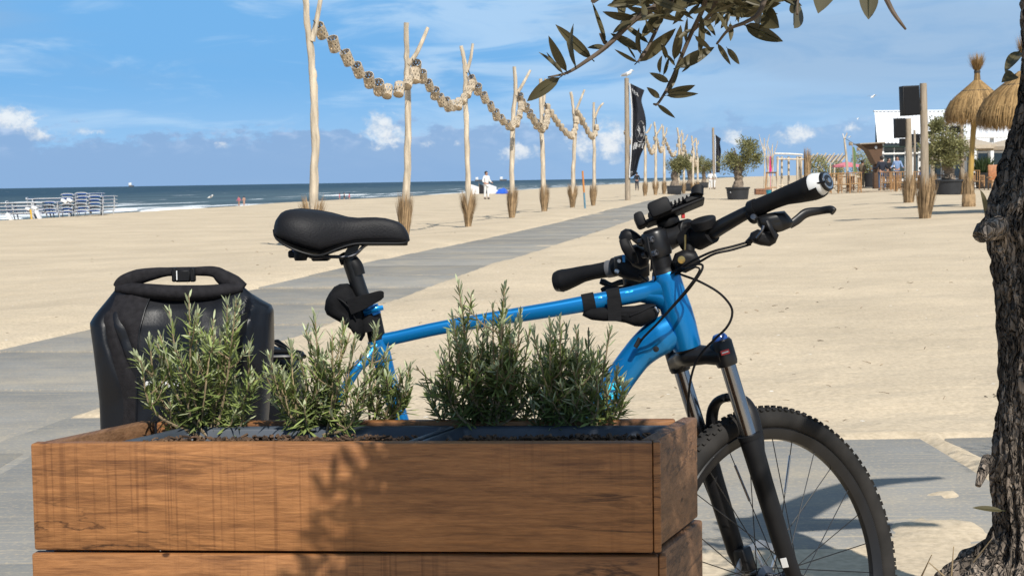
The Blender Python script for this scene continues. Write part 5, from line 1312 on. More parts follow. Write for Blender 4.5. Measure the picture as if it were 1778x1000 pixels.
# --- marker stick
b = hit(1016, 362); mk = thing('marker_stick', 'thin orange stick with a blue foot standing in the sand between two poles', 'stick', b)
tp = W(1011.5, 297, b.y); m_ = b.lerp(tp, .42)
obj('painted_stick', MB().tube([m_, tp], .035, n=8), mat('orange_paint', (.52, .20, .045), rough=.6, var=.2, scale=4), mk)
obj('stick_foot', MB().tube([b - Vector((0, 0, .05)), m_], .036, n=8), mat('faded_blue_paint', (.10, .22, .30), rough=.6, var=.2), mk)

# --- flags
M_flag = mat('black_flag_cloth', (.014, .016, .024), rough=.8, var=.3, scale=2, trans=.05)
M_flagw = mat('flag_print', (.42, .42, .42), rough=.8)
def flag_pole(label, foot, top_py, px_top, Z, fl, seed):
    b = W(foot[0], foot[1], Z); b.z = gz(b.x, b.y) - .03; tp = W(px_top, top_py, Z)
    t = thing('flag_pole', label, 'flag', b, group='black flags beside the path')
    obj('wooden_pole', MB().tube([b, b.lerp(tp, .5), tp], [.14, .125, .11], n=12), M_post, t)
    # cloth: rows from top to bottom, given as (left px, right px, y left, y right)
    rows = spline([(a, c, 0) for a, c, *_ in fl], 4); ys = spline([(y0, y1, 0) for _, _, y0, y1 in fl], 4)
    vs = []; nu = 9
    def at(v, u):
        k = v * (len(rows) - 1); j = min(int(k), len(rows) - 2); q = k - j
        r = rows[j].lerp(rows[j + 1], q); y = ys[j].lerp(ys[j + 1], q)
        return r.x + (r.y - r.x) * u, y.x + (y.y - y.x) * u, -.16 + .26 * u * math.sin(u * 5.0 + v * 6 + seed) + .10 * math.sin(u * 9 + v * 3)
    for j in range(len(rows)):
        for i in range(nu):
            x, y, d = at(j / (len(rows) - 1), i / (nu - 1)); vs.append(W(x, y, Z + d))
    cl = obj('flag_cloth', MB().add(vs, [(j * nu + i, j * nu + i + 1, (j + 1) * nu + i + 1, (j + 1) * nu + i) for j in range(len(rows) - 1) for i in range(nu - 1)]), M_flag, t, fix=False)
    obj('flag_sleeve', MB().tube([W(at(j / 8, 0)[0] - .8, at(j / 8, 0)[1], Z - .18) for j in range(9)], .032, n=8), mat('white_webbing', (.66, .66, .66), rough=.7), t)
    return t, cl, at
FLG = [(1094, 1119, 145, 157), (1096, 1114, 165, 175), (1098, 1119, 190, 195), (1098, 1122, 215, 215), (1098, 1120, 235, 235), (1097, 1120, 255, 252), (1096, 1111, 275, 274), (1094, 1106, 295, 296), (1094, 1104, 309, 303)]
fp1, fc1, fat = flag_pole('nearest tall black flag with a white drop emblem on a grey wooden pole', (1090, 350), 136, 1088, 78, FLG, 1)
def flag_print(strokes, name, wid=.02):
    mb = MB()
    for st in strokes:
        pts = []
        for u, v in st:
            x, y, d = fat(v, u); pts.append(W(x, y, 78 + d - .012))
        mb.tube(spline(pts, 4), (wid, .004), n=6, ref=None)
    obj(name, mb, M_flagw, fc1, kind=None)
drop = [(.60 + .36 * math.cos(a) * (1 if math.sin(a) < 0 else .95 * (1 - .45 * math.sin(a) ** 2)), .465 - .115 * math.sin(a)) for a in [2 * math.pi * i / 24 + .0 for i in range(25)]]
flag_print([drop], 'flag_emblem', .045)
flag_print([[(.42, .415), (.52, .43), (.55, .455)], [(.38, .435), (.50, .455), (.54, .48)], [(.45, .40), (.58, .44), (.56, .475), (.46, .515), (.42, .525)], [(.56, .475), (.64, .50), (.70, .515)], [(.72, .485), (.78, .497), (.70, .505), (.72, .485)]], 'flag_emblem', .045)
# the script line under the emblem
scr = [[(.14, .635), (.24, .585), (.20, .61), (.16, .66)], [(.20, .62), (.34, .61)], [(.36, .585), (.30, .655)], [(.46, .615), (.40, .625), (.40, .64), (.46, .63), (.48, .60), (.47, .64)], [(.52, .64), (.54, .61), (.57, .61), (.56, .64)], [(.66, .605), (.60, .615), (.62, .635), (.67, .62), (.66, .66), (.60, .67)], [(.72, .62), (.78, .61), (.74, .60), (.70, .62), (.74, .635), (.80, .625)], [(.84, .59), (.96, .585)], [(.90, .60), (.86, .64), (.90, .66)]]
flag_print(scr, 'flag_lettering', .036)
flag_print([[(.10, .05), (.22, .075), (.30, .055), (.40, .085), (.50, .065), (.60, .09)], [(.15, .075), (.35, .10), (.55, .09), (.7, .10)]], 'flag_lettering', .024)
flag_print([[(.10, .915), (.30, .90), (.45, .93), (.25, .955), (.12, .94)], [(.55, .885), (.62, .90)]], 'flag_lettering', .024)
FL2 = [(1242, 1252, 234, 241), (1243, 1250, 247, 249), (1243, 1252, 262, 262), (1243, 1251, 280, 278), (1243, 1250, 300, 300)]
flag_pole('farther black flag on a grey pole, left of the round potted olive', (1240, 328), 222, 1238, 150, FL2, 4)
M_gull = mat('gull_white', (.70, .70, .68), rough=.7, var=.1); M_gullw = mat('gull_grey', (.30, .31, .33), rough=.7)
M_beak = mat('gull_beak', (.55, .33, .05), rough=.5)
def gull(label, p, s, flying=False, rz=0.0):
    t = thing('gull', label, 'gull', p, rz=rz)
    z = Vector(p)
    mb = MB().tube(spline([z + Vector(q) * s for q in ((-.30, 0, .10), (-.16, 0, .14), (.02, 0, .20), (.16, 0, .27), (.21, 0, .36), (.27, 0, .37), (.31, 0, .355))], 4), lin([.012 * s, .06 * s, .10 * s, .085 * s, .055 * s, .05 * s, .012 * s], 25), n=12)
    obj('body', mb, M_gull, t)
    obj('beak', MB().tube([z + Vector((.30, 0, .358)) * s, z + Vector((.37, 0, .335)) * s], [.016 * s, .004 * s], n=6), M_beak, t)
    for q in (-1, 1):
        if flying:
            obj('wing', MB().tube(spline([z + Vector((.05, q * .05, .22)) * s, z + Vector((.10, q * .30, .34)) * s, z + Vector((0, q * .70, .26)) * s], 4), lin([(.09 * s, .012 * s), (.07 * s, .01 * s), (.01 * s, .004 * s)], 9), n=8, ref=(1, 0, 0)), M_gullw, t)
        else:
            obj('wing', MB().ell(z + Vector((-.08, q * .075, .19)) * s, (.20 * s, .025 * s, .065 * s), 10, 6, Euler((0, -.25, 0)).to_matrix()), M_gullw, t)
            obj('leg', MB().tube([z + Vector((.0, q * .03, 0)) * s, z + Vector((.02, q * .03, .12)) * s], .008 * s, n=5), M_beak, t)
    return t
tp = W(1088, 136, 78); gull('white gull standing on top of the nearest flag pole', tp, 1.0, rz=0)
g = W(1515, 172, 120); gull('gull flying high above the white roof', g, .8, True, .6)
g = W(1489, 209, 130); gull('small dark gull flying left of the roof gable', g, .5, True, 1.0)
g = W(1475, 240, 150); gull('small gull flying low near the lantern string', g, .5, True, .3)
g = W(365, 345.5, 120); gull('gull flying over the waves left of the tallest pole', g, .75, True, .2)

# --- potted olives along the path
M_oleaf = mat('small_olive_leaf', (.185, .185, .070), rough=.6, var=.25, scale=2, island=.45, trans=.25, spec=.3, col2=(.26, .25, .115))
M_obark = mat('small_olive_bark', (.20, .155, .115), rough=.95, var=.5, scale=6, bump=1.0, bscale=10, bdist=.06)
M_pot = mat('black_pot', (.022, .024, .028), rough=.6, var=.2, scale=4)
M_potd = mat('pot_tag', (.55, .55, .55), rough=.5)
def pot_olive(base, pot_w, pot_h, trunk_h, crown, seed, lab_t, lab_p, lean=0.0, n=5200, leaf=.10, square=False, stem=.20):
    r2 = random.Random(seed); b = Vector(base)
    p = thing('plant_pot', lab_p, 'pot', b, group='big black tree pots')
    k = 4 if square else 24
    if square:
        mb = MB(); w0, w1 = pot_w * .44, pot_w * .5
        mb.hexa([b + Vector((x * w0, y * w0, 0)) for x, y in ((-1, -1), (1, -1), (1, 1), (-1, 1))], [b + Vector((x * w1, y * w1, pot_h)) for x, y in ((-1, -1), (1, -1), (1, 1), (-1, 1))], .03)
        obj('pot_body', mb, M_pot, p)
        obj('pot_rim', MB().box(b + Vector((0, 0, pot_h - .02)), (pot_w * 1.04, pot_w * 1.04, .07), .02), M_pot, p)
    else:
        obj('pot_body', MB().lathe([(pot_w * .43, 0), (pot_w * .49, pot_h * .9), (pot_w * .5, pot_h)], b, (0, 0, 1), k), M_pot, p)
        obj('pot_rim', MB().lathe([(pot_w * .5, pot_h - .07), (pot_w * .53, pot_h - .06), (pot_w * .53, pot_h + .01), (pot_w * .47, pot_h + .012), (pot_w * .45, pot_h - .05), (.01, pot_h - .06)], b, (0, 0, 1), k, caps=False), M_pot, p)
    t = thing('olive_tree', lab_t, 'tree', b + Vector((0, 0, pot_h - .03)), group='potted olive trees')
    c0 = b + Vector((0, 0, pot_h - .04)); ctr = c0 + Vector((lean, 0, trunk_h + crown[2] * .75))
    mb = MB()
    P = spline([c0, c0 + Vector((lean * .1 + .05, .02, trunk_h * .4)), c0 + Vector((lean * .5 - .04, 0, trunk_h * .8)), c0 + Vector((lean * .8, 0, trunk_h * 1.1))], 5)
    mb.tube(P, [stem * 1.25 * q * r2.uniform(.85, 1.15) for q in lin([1.25, .95, .85, .9, .6], len(P))], n=12)
    obj('trunk', mb, M_obark, t, ang=80)
    lm = MB(); clumps = []
    for i in range(9):
        a = 2 * math.pi * i / 9 + r2.uniform(-.3, .3); q = r2.uniform(.35, .85)
        e = ctr + Vector((math.cos(a) * crown[0] * q, math.sin(a) * crown[1] * q, r2.uniform(-.5, .7) * crown[2]))
        lm.tube(spline([P[-3], P[-1].lerp(e, .5) + Vector((0, 0, .08)), e], 4), lin([stem * .45, stem * .2, stem * .06], 9), n=6)
    obj('limbs', lm, M_obark, t)
    for i in range(26):
        while True:
            v = Vector((r2.uniform(-1, 1), r2.uniform(-1, 1), r2.uniform(-.95, 1)))
            if .25 < v.length < 1: break
        clumps.append((ctr + Vector((v.x * crown[0], v.y * crown[1], v.z * crown[2])), r2.uniform(.26, .42)))
    mb = MB(); R0 = min(crown)
    for i in range(n):
        c, s = r2.choice(clumps)
        d = Vector((r2.gauss(0, 1), r2.gauss(0, 1), r2.gauss(0, 1))).normalized()
        o = c + d * R0 * s * r2.uniform(.2, 1.25)
        dr = (d + Vector((r2.uniform(-.8, .8), r2.uniform(-.8, .8), r2.uniform(-.2, 1.0)))).normalized()
        sd = dr.orthogonal().normalized(); sd = Matrix.Rotation(r2.uniform(0, 3.14), 3, dr) @ sd
        l = leaf * r2.uniform(.7, 1.5); w = l * .22
        mb.add([o, o + dr * l * .5 + sd * w, o + dr * l, o + dr * l * .5 - sd * w], [(0, 1, 2, 3)])
    obj('crown', mb, M_oleaf, t, smooth=False, kind='stuff', fix=False)
    return p, t
pp, _ = pot_olive(hit(1281, 347), 1.18, .62, .95, (1.0, .9, .85), 3, 'olive tree with a wide rounded crown in the middle of the beach', 'black tree pot with a white tag under the wide rounded olive', .12)
b = pp.location; obj('pot_tag', MB().lathe([(.035, 0), (.03, .01)], b + Vector((-.42, -.42, .38)), (-.7, -.7, .1), 10), M_potd, pp)
pot_olive(hit(1171, 338), .98, .60, .95, (.93, .85, .72), 5, 'olive tree in a square pot by the far poles, first of three beside the path', 'square black pot under the first of the three olives beside the path', .05, square=True)
pot_olive(hit(1198, 332), 1.05, .62, 1.15, (.95, .85, .85), 6, 'olive tree in a square pot beside the path, middle of three', 'square black pot under the middle of the three olives beside the path', .05, square=True)
pot_olive(hit(1222, 326.5), .92, .58, 1.2, (1.0, .95, .85), 7, 'olive tree in a square pot beside the path, farthest of three', 'square black pot under the farthest of the three olives beside the path', .05, square=True)
pot_olive(hit(1647, 338), 1.15, .62, .85, (1.0, .95, 1.0), 8, 'bushy olive tree standing in front of the white beach bar', 'black round pot under the bushy olive in front of the beach bar', -.1, n=7000)

# --- stacked loungers on the left
M_lf = mat('lounger_frame', (.52, .53, .54), rough=.4, var=.1); M_ls = mat('lounger_sling', (.012, .085, .33), rough=.7, var=.3, scale=3)
M_ls2 = mat('lounger_sling_grey', (.11, .11, .12), rough=.7, var=.3, scale=3)
def lounger(label, p, rz, sling):
    t = thing('sun_lounger', label, 'lounger', p, group='stacked sun loungers on the beach', rz=rz)
    for s in (-1, 1): obj('side_rail', ME_l['rail'], None, t).location = (0, s * .30, .27)
    o = obj('sling', ME_l['sling'] if sling else ME_l['sling2'], None, t)
    for x in (-.70, .62):
        for s in (-1, 1): obj('leg', ME_l['leg'], None, t).location = (x, s * .30, 0)
    obj('headboard', ME_l['head'], None, t)
    return t
ME_l = {'rail': MB().tube([(-.98, 0, 0), (-.6, 0, .02), (.6, 0, .02), (.95, 0, 0)], (.016, .022), n=8).mesh('side_rail', M_lf),
        'sling': MB().box((.0, 0, .275), (1.85, .52, .05), .015).mesh('sling', M_ls), 'sling2': MB().box((.0, 0, .275), (1.85, .52, .04), .015).mesh('sling', M_ls2),
        'leg': MB().tube([(0, 0, 0), (-.06, 0, .27)], .020, n=8).mesh('leg', M_lf),
        'head': MB().tube(spline([(-.98, -.30, .27), (-.99, -.24, .315), (-.99, 0, .335), (-.99, .24, .315), (-.98, .30, .27)], 4), .020, n=6).mesh('headboard', M_lf)}
stacks = [('side-on stack at the far left', 30, 393, 4, 57, math.radians(8)), ('side-on stack behind the yellow post', 62, 392, 4, 58, math.radians(6)), ('short end-on stack right of the white boards', 103, 389, 4, 58, math.radians(82)),
          ('tall end-on stack in the middle', 131, 388, 6, 58.5, math.radians(84)), ('end-on stack second from the right', 159, 386, 6, 58, math.radians(80)), ('rightmost end-on stack', 180, 385, 5, 58, math.radians(82)), ('side-on stack behind the tall stack', 95, 390, 5, 60.5, math.radians(9))]
for nm, px, py, n, Z, rz in stacks:
    b = W(px, py, Z); b.z = gz(b.x, b.y) - .05; scl = .80 if 'end-on' in nm else 1.0
    for k in range(n):
        nmk = ('lowest', 'second from the bottom', 'third from the bottom', 'fourth from the bottom', 'fifth from the bottom', 'sixth from the bottom', 'seventh from the bottom', 'eighth from the bottom')[k] if k < n - 1 else 'topmost'
        lo_ = lounger(f'lounger, {nmk} of the {nm}', b + Vector((rs.uniform(-.04, .04), rs.uniform(-.03, .03), k * .128)), rz + rs.uniform(-.03, .03), (k + px) % 4 != 1); lo_.scale = (scl,) * 3
for px0, py0, px1, py1, lb_ in ((13, 371, 23, 387, 'leftmost white board leaning on the stacked loungers'), (63, 366, 74, 390, 'wide white board leaning on the loungers right of the yellow post'), (46, 362, 52, 364, 'short white headrest board on top of the left stack'), (57, 359.5, 64, 363, 'short white headrest board on top of the second stack'), (108, 347, 116, 352, 'white board end sticking up left on the highest stack'), (118, 346, 125, 350, 'white board end sticking up right on the highest stack')):
    a, b = W(px0, py0, 56), W(px1, py1, 56); c = (a + b) / 2; d = (b - a)
    single('white_board', MB().box(c, (.09, .28, d.length + .03), .02, d.to_track_quat('Z', 'X').to_matrix() if False else Matrix.Rotation(math.atan2(d.x, d.z), 3, 'Y')), M_white, lb_, 'board', loc=b)
a, b = W(53, 364, 55.5), W(56, 391, 55.5)
single('yellow_post', MB().tube([b, a], .035, n=8), mat('yellow_paint', (.62, .38, .04), rough=.5), 'thin yellow post standing in front of the stacked loungers', 'post', loc=b)

# --- people
M_skin = mat('skin', (.42, .24, .17), rough=.6, var=.1); M_hair = mat('dark_hair', (.02, .014, .01), rough=.6, var=.3)
M_navy = mat('navy_jacket', (.014, .018, .032), rough=.85, var=.2, scale=5); M_jean = mat('blue_jeans', (.075, .13, .23), rough=.9, var=.25, scale=5)
M_lblue = mat('pale_blue_shirt', (.22, .32, .52), rough=.85, var=.2); M_blk = mat('black_coat', (.012, .012, .015), rough=.85, var=.2); M_pink = mat('pink_cloth', (.55, .16, .20), rough=.8, var=.2)
def skin_mesh(name, J, E, root, m, parent, sub=2):
    me = bpy.data.meshes.new(name); me.from_pydata([j[0] for j in J], E, [])
    me.materials.append(m); o = bpy.data.objects.new(name, me); COL.objects.link(o); o.parent = parent
    o.modifiers.new('skin', 'SKIN'); 
    for i, j in enumerate(J):
        me.skin_vertices[0].data[i].radius = (j[1], j[1] if len(j) < 3 else j[2]); me.skin_vertices[0].data[i].use_root = (i == root)
    s = o.modifiers.new('subdivision', 'SUBSURF'); s.levels = sub; s.render_levels = sub
    o.modifiers['skin'].use_smooth_shade = True
    return o
def person(label, p, h, rz, top, legs, hair=M_hair, arm=0.35, sit=False, hairlong=False, skinlegs=False):
    t = thing('person', label, 'person', p, rz=rz)
    k = h / 1.75
    V = lambda x, y, z: (x * k, y * k, z * k)
    hip = .93 if not sit else .48
    dz = hip - .93
    kn = ((.10, -.02, .50), (-.10, .03, .50)) if not sit else ((.11, -.42, .50), (-.11, -.42, .50))
    ft = ((.11, -.01, .07), (-.12, .05, .07)) if not sit else ((.11, -.40, .07), (-.11, -.40, .07))
    hd = (((.25 + arm * .2, -.08 - arm * .25, .98 + arm * .15 + dz)), ((-.25 - arm * .2, -.08 - arm * .25, .98 + arm * .15 + dz)))
    el = ((.27, .02, 1.16 + dz), (-.27, .02, 1.16 + dz))
    sh = ((.18, 0, 1.42 + dz), (-.18, 0, 1.42 + dz))
    J = [(V(0, 0, hip), .14 * k, .10 * k), (V(0, 0, 1.15 + dz), .13 * k, .10 * k), (V(0, 0, 1.38 + dz), .15 * k, .10 * k), (V(0, 0, 1.50 + dz), .055 * k), (V(0, -.015, 1.60 + dz), .085 * k, .10 * k), (V(0, -.01, 1.70 + dz), .075 * k, .09 * k)]
    E = [(0, 1), (1, 2), (2, 3), (3, 4), (4, 5)]
    for s in (0, 1):
        o = len(J); sx_ = 1 if s == 0 else -1
        J += [(V(sx_ * .09, 0, hip - .06), .095 * k), (V(*kn[s]), .062 * k), (V(*ft[s]), .042 * k), (V(ft[s][0], ft[s][1] - .15, .035), .035 * k)]
        E += [(0, o), (o, o + 1), (o + 1, o + 2), (o + 2, o + 3)]
        o = len(J); J += [(V(*sh[s]), .062 * k), (V(*el[s]), .045 * k), (V(*hd[s]), .032 * k), (V(hd[s][0], hd[s][1] - .09, hd[s][2] - .02), .028 * k)]
        E += [(2, o), (o, o + 1), (o + 1, o + 2), (o + 2, o + 3)]
    skin_mesh('body', J, E, 0, M_skin, t)
    Jt = [(V(0, 0, hip - .02), .165 * k, .125 * k), (V(0, 0, 1.15 + dz), .155 * k, .12 * k), (V(0, 0, 1.38 + dz), .17 * k, .12 * k), (V(0, 0, 1.47 + dz), .085 * k)]; Et = [(0, 1), (1, 2), (2, 3)]
    for s in (0, 1):
        o = len(Jt); Jt += [(V(*sh[s]), .078 * k), (V(*el[s]), .060 * k), (V(*[a + (b - a) * .85 for a, b in zip(el[s], hd[s])]), .046 * k)]; Et += [(2, o), (o, o + 1), (o + 1, o + 2)]
    skin_mesh('jacket', Jt, Et, 0, top, t)
    if legs:
        Jl = [(V(0, 0, hip), .15 * k, .115 * k)]; El = []
        for s in (0, 1):
            sx_ = 1 if s == 0 else -1; o = len(Jl)
            Jl += [(V(sx_ * .09, 0, hip - .07), .108 * k), (V(*kn[s]), .078 * k), (V(ft[s][0], ft[s][1], .10), .062 * k)]; El += [(0, o), (o, o + 1), (o + 1, o + 2)]
        skin_mesh('trousers', Jl, El, 0, legs, t)
        for s in (0, 1): obj('shoe', MB().ell(V(ft[s][0], ft[s][1] - .05, .045), (.05 * k, .13 * k, .048 * k), 10, 6), M_blk, t, local=True)
    Z = 1.655 + dz
    obj('hair', MB().ell(V(0, .015, Z + .01), (.102 * k, .118 * k, .115 * k), 14, 8), hair, t, local=True)
    if hairlong: obj('hair', MB().ell(V(0, .06, Z - .14), (.10 * k, .06 * k, .18 * k), 12, 8), hair, t, local=True)
    # face: nose, eyes, mouth under the fringe, on the front (-y) side
    obj('face', MB().ell(V(0, -.035, Z - .03), (.076 * k, .085 * k, .098 * k), 14, 8).ell(V(0, -.123, Z - .035), (.014 * k, .018 * k, .024 * k), 8, 6).ell(V(.086, -.01, Z - .03), (.012 * k, .02 * k, .03 * k), 8, 6).ell(V(-.086, -.01, Z - .03), (.012 * k, .02 * k, .03 * k), 8, 6), M_skin, t, local=True)
    for s in (-1, 1): obj('eye', MB().ell(V(s * .03, -.113, Z - .012), (.010 * k, .008 * k, .007 * k), 8, 6), M_hair, t, local=True)
    obj('mouth', MB().ell(V(0, -.112, Z - .082), (.022 * k, .008 * k, .006 * k), 8, 5), M_pink, t, local=True)
    return t
TZ = 78
b = hit(1531, 331); person('man in a navy jacket and blue jeans seen from behind beside the wooden bar corner', b, 1.82, 0.15 + math.pi, M_navy, M_jean, arm=.9)
TB_ = hit(1550, 329); person('woman with long dark hair in a black coat, left of the woman in pale blue', TB_ + Vector((0, .9, .12)), 1.68, 0.4, M_blk, M_jean, hairlong=True, arm=.8)
TB_ = hit(1564, 329); person('woman in a pale blue shirt standing behind the bamboo tables', TB_ + Vector((0, .8, .18)), 1.70, -.3, M_lblue, M_jean, hairlong=True, arm=.6)
b = hit(1622, 327); person('person in a blue jacket half hidden behind the bushy olive pot', b + Vector((0, 3.0, 0)), 1.70, 1.2, M_bluedark, M_navy, arm=.4, sit=True)
b = hit(1520, 327); person('person in khaki clothes standing left of the man in the navy jacket', b + Vector((-.35, 2, 0)), 1.74, 2.2, mat('khaki', (.22, .17, .11), rough=.9, var=.2), mat('khaki_trousers', (.2, .17, .12), rough=.9), arm=.5)
# swimmers and bathers by the water
for px, py, h, lb_, c in ((590, 353, 1.7, 'bather in a red top standing in the surf left of the saddle nose', M_pink), (598, 353.5, 1.75, 'dark bather in the surf, middle of three', M_blk), (607, 353, 1.7, 'bather in a pink top in the surf, rightmost of three', M_pink),
                          (415, 361, 1.7, 'bather in pink wading left of the tallest pole', M_pink), (424, 361, 1.7, 'second bather wading beside the one in pink', M_skin)):
    q = onz(px, py, -2.6); person(lb_, q, h * 1.12, rs.uniform(0, 6), c, None)
for px, py, lb_, c in ((1106, 329, 'person in black sitting on the sand beside the nearest flag pole', M_blk), (845, 344, 'person in white standing by the windbreak at the water', M_white), (1234, 326, 'person in white clothes walking near the farther flag', M_white), (1240, 325.5, 'second person in white near the farther flag', M_white)):
    q = hit(px, py + 2); q = W(px, py, min(q.y, 150)); q.z = gz(q.x, q.y); person(lb_, q, 1.72, rs.uniform(0, 6), c, M_navy if c is M_blk else M_white)
# windbreak and tent at the water's edge
q = W(833, 345, 125); q.z = gz(q.x, q.y)
wb = thing('windbreak', 'small white and black beach windbreak near the water', 'windbreak', q)
for i, mm in enumerate((M_white, M_blk, M_white)):
    x = q.x - .75 + i * .7; obj('cloth_panel', MB().hexa([(x, q.y + .2 * i, q.z), (x + .7, q.y + .2 * i + .2, q.z), (x + .7, q.y + .2 * i + .22, q.z), (x, q.y + .2 * i + .02, q.z)], [(x, q.y + .2 * i, q.z + .8), (x + .7, q.y + .2 * i + .2, q.z + .55), (x + .7, q.y + .2 * i + .22, q.z + .55), (x, q.y + .2 * i + .02, q.z + .8)]), mm, wb)
    obj('stick', MB().tube([(x, q.y + .2 * i, q.z), (x, q.y + .2 * i, q.z + .9)], .015, n=6), M_post, wb)
q = W(872, 343, 125); q.z = gz(q.x, q.y)
tn = thing('beach_tent', 'small bright blue beach tent near the water behind the fourth pole', 'tent', q)
obj('tent_shell', MB().prism([q + Vector((-.55, -.4, 0)), q + Vector((.55, -.4, 0)), q + Vector((.42, -.4, .3)), q + Vector((.15, -.4, .48)), q + Vector((-.3, -.4, .36))], (0, 0, 0), (0, .9, 0)), mat('tent_blue', (.02, .12, .62), rough=.6), tn)
obj('tent_floor', MB().box(q + Vector((0, .0, .01)), (1.3, 1.0, .02)), M_blk, tn)
# ships on the horizon
for px, lb_, L_ in ((832, 'pale ship on the horizon between the third and fourth poles', 50), (874, 'low pale ship on the horizon right of the third pole', 45), (228, 'tiny ship on the horizon at the left', 28)):
    Yd = 9000; c = W(px, 320, Yd); c.z = -2.6
    sh_ = thing('ship', lb_, 'ship', c)
    obj('hull', MB().hexa([c + Vector(v) for v in ((-L_ * .45, -6, -1), (L_ * .42, -6, -1), (L_ * .42, 6, -1), (-L_ * .45, 6, -1))], [c + Vector(v) for v in ((-L_ * .5, -7, 9), (L_ * .5, -7, 9), (L_ * .5, 7, 9), (-L_ * .5, 7, 9))]), M_grey, sh_)
    obj('bridge', MB().box(c + Vector((-L_ * .25, 0, 16)), (16, 10, 16), 1), M_white, sh_)
# ================================================================ the beach bar and its terrace
M_bamboo = mat('bamboo', (.36, .20, .085), rough=.5, var=.25, scale=6, island=.2); M_roof = mat('white_sheet_roof', (.78, .79, .80), rough=.45, var=.05, scale=.6)
M_green = mat('dark_green_paint', (.015, .035, .028), rough=.6); M_glass = mat('window_glass', (.05, .075, .085), rough=.06, var=.2, spec=.8); M_wht = mat('white_paint', (.74, .74, .72), rough=.5, var=.06)
M_brownwood = mat('brown_board', (.10, .052, .026), rough=.7, var=.35, scale=3, stretch=(8, 1, 8)); M_canvas = mat('beige_canvas', (.50, .42, .32), rough=.85, var=.12, trans=.15); M_dark = mat('dark_interior', (.015, .015, .017), rough=.7, var=.4, scale=2)
M_speaker = mat('black_cabinet', (.007, .007, .008), rough=.7, var=.2)
ZB = 96.0
def bp_(px, py, d=0.0): return W(px, py, ZB + d)
gzb = .32
bar_ = thing('beach_bar', 'white beach bar with a corrugated sheet roof and glass front behind the terrace', 'building', Vector((bp_(1640, 320).x, ZB + 4, gzb)))
eL, eR = bp_(1523, 249), bp_(1850, 251); rL, rR = bp_(1518, 195, 5), bp_(1850, 192, 5)
eL.x += .0
n = 150; vs = []; D = Vector((0, .02, -.05))
for i in range(n + 1):
    t = i / n; hgt = .055 * (1 if i % 3 == 0 else 0)
    for a, b in ((eL, eR), (rL, rR)): vs.append(a.lerp(b, t) + Vector((0, -hgt, hgt)))
obj('roof_sheet', MB().add(vs, [(i * 2, (i + 1) * 2, (i + 1) * 2 + 1, i * 2 + 1) for i in range(n)]), M_roof, bar_, ang=20)
vs2 = [v + Vector((0, 10.2, 0)) if False else v for v in vs]
bk_ = [Vector((a.x + (2 * (rL.y - a.y)) * .232 * (1 - i_ / len(vs)), 2 * rL.y - a.y, a.z)) for i_, a in enumerate(vs)]
obj('roof_sheet', MB().add(bk_, [(i * 2, i * 2 + 1, (i + 1) * 2 + 1, (i + 1) * 2) for i in range(n)]), M_roof, bar_, ang=20)
obj('ridge_cap', MB().tube([rL + Vector((-.05, 0, .06)), rR + Vector((.05, 0, .06))], (.05, .16), n=8, ref=(0, 0, 1)), M_roof, bar_)
obj('fascia', MB().box(((eL.x + eR.x) / 2, eL.y - .03, (eL.z + eR.z) / 2 - .09), (eR.x - eL.x, .05, .12), .01), M_green, bar_)
wx0, wx1 = eL.x + .35, eR.x
yw = ZB + .5
obj('gable_wall', MB().prism([(wx0 - .28 + (yy_ - yw) * .232, yy_, zz_) for yy_, zz_ in ((yw, gzb - .1), (2 * rL.y - yw, gzb - .1), (2 * rL.y - yw, eL.z), (rL.y, rL.z - .1), (yw, eL.z))], (-.05, 0, 0), (.05, 0, 0)), M_green, bar_)
obj('back_wall', MB().box(((wx0 + wx1) / 2 + 1.6, 2 * rL.y - yw, (gzb + eL.z) / 2), (wx1 - wx0 - 2.0, .1, eL.z - gzb)), M_green, bar_)
obj('floor_slab', MB().box(((wx0 + wx1) / 2 + 1.3, rL.y, gzb - .05), (wx1 - wx0 - 1.8, 10, .12)), M_post, bar_)
# front: white posts, rails and panes
xs_ = [bp_(p, 280).x for p in (1535, 1577, 1600, 1640, 1680, 1722, 1770, 1845)]
for i, x in enumerate(xs_):
    obj('front_post', MB().box((x, yw, (gzb + eL.z) / 2), (.20, .16, eL.z - gzb - .1), .01), M_wht, bar_)
for x0, x1 in zip(xs_, xs_[1:]):
    w = obj('window', MB().box(((x0 + x1) / 2, yw, eL.z - .65), (x1 - x0 - .20, .10, .12), .01).box(((x0 + x1) / 2, yw, gzb + .5), (x1 - x0 - .20, .10, .16), .01), M_wht, bar_)
    obj('pane', MB().box(((x0 + x1) / 2, yw + .02, (gzb + eL.z) / 2), (x1 - x0 - .20, .02, eL.z - gzb - .12)), M_glass, w)
    obj('mullion', MB().box(((x0 + x1) / 2, yw - .01, gzb + 1.5), (.07, .06, 2.0), .005), M_wht, w)
obj('counter', MB().box(((wx0 + wx1) / 2, yw + 3.5, gzb + .6), (wx1 - wx0 - 1, .8, 1.1), .02), M_brownwood, bar_)
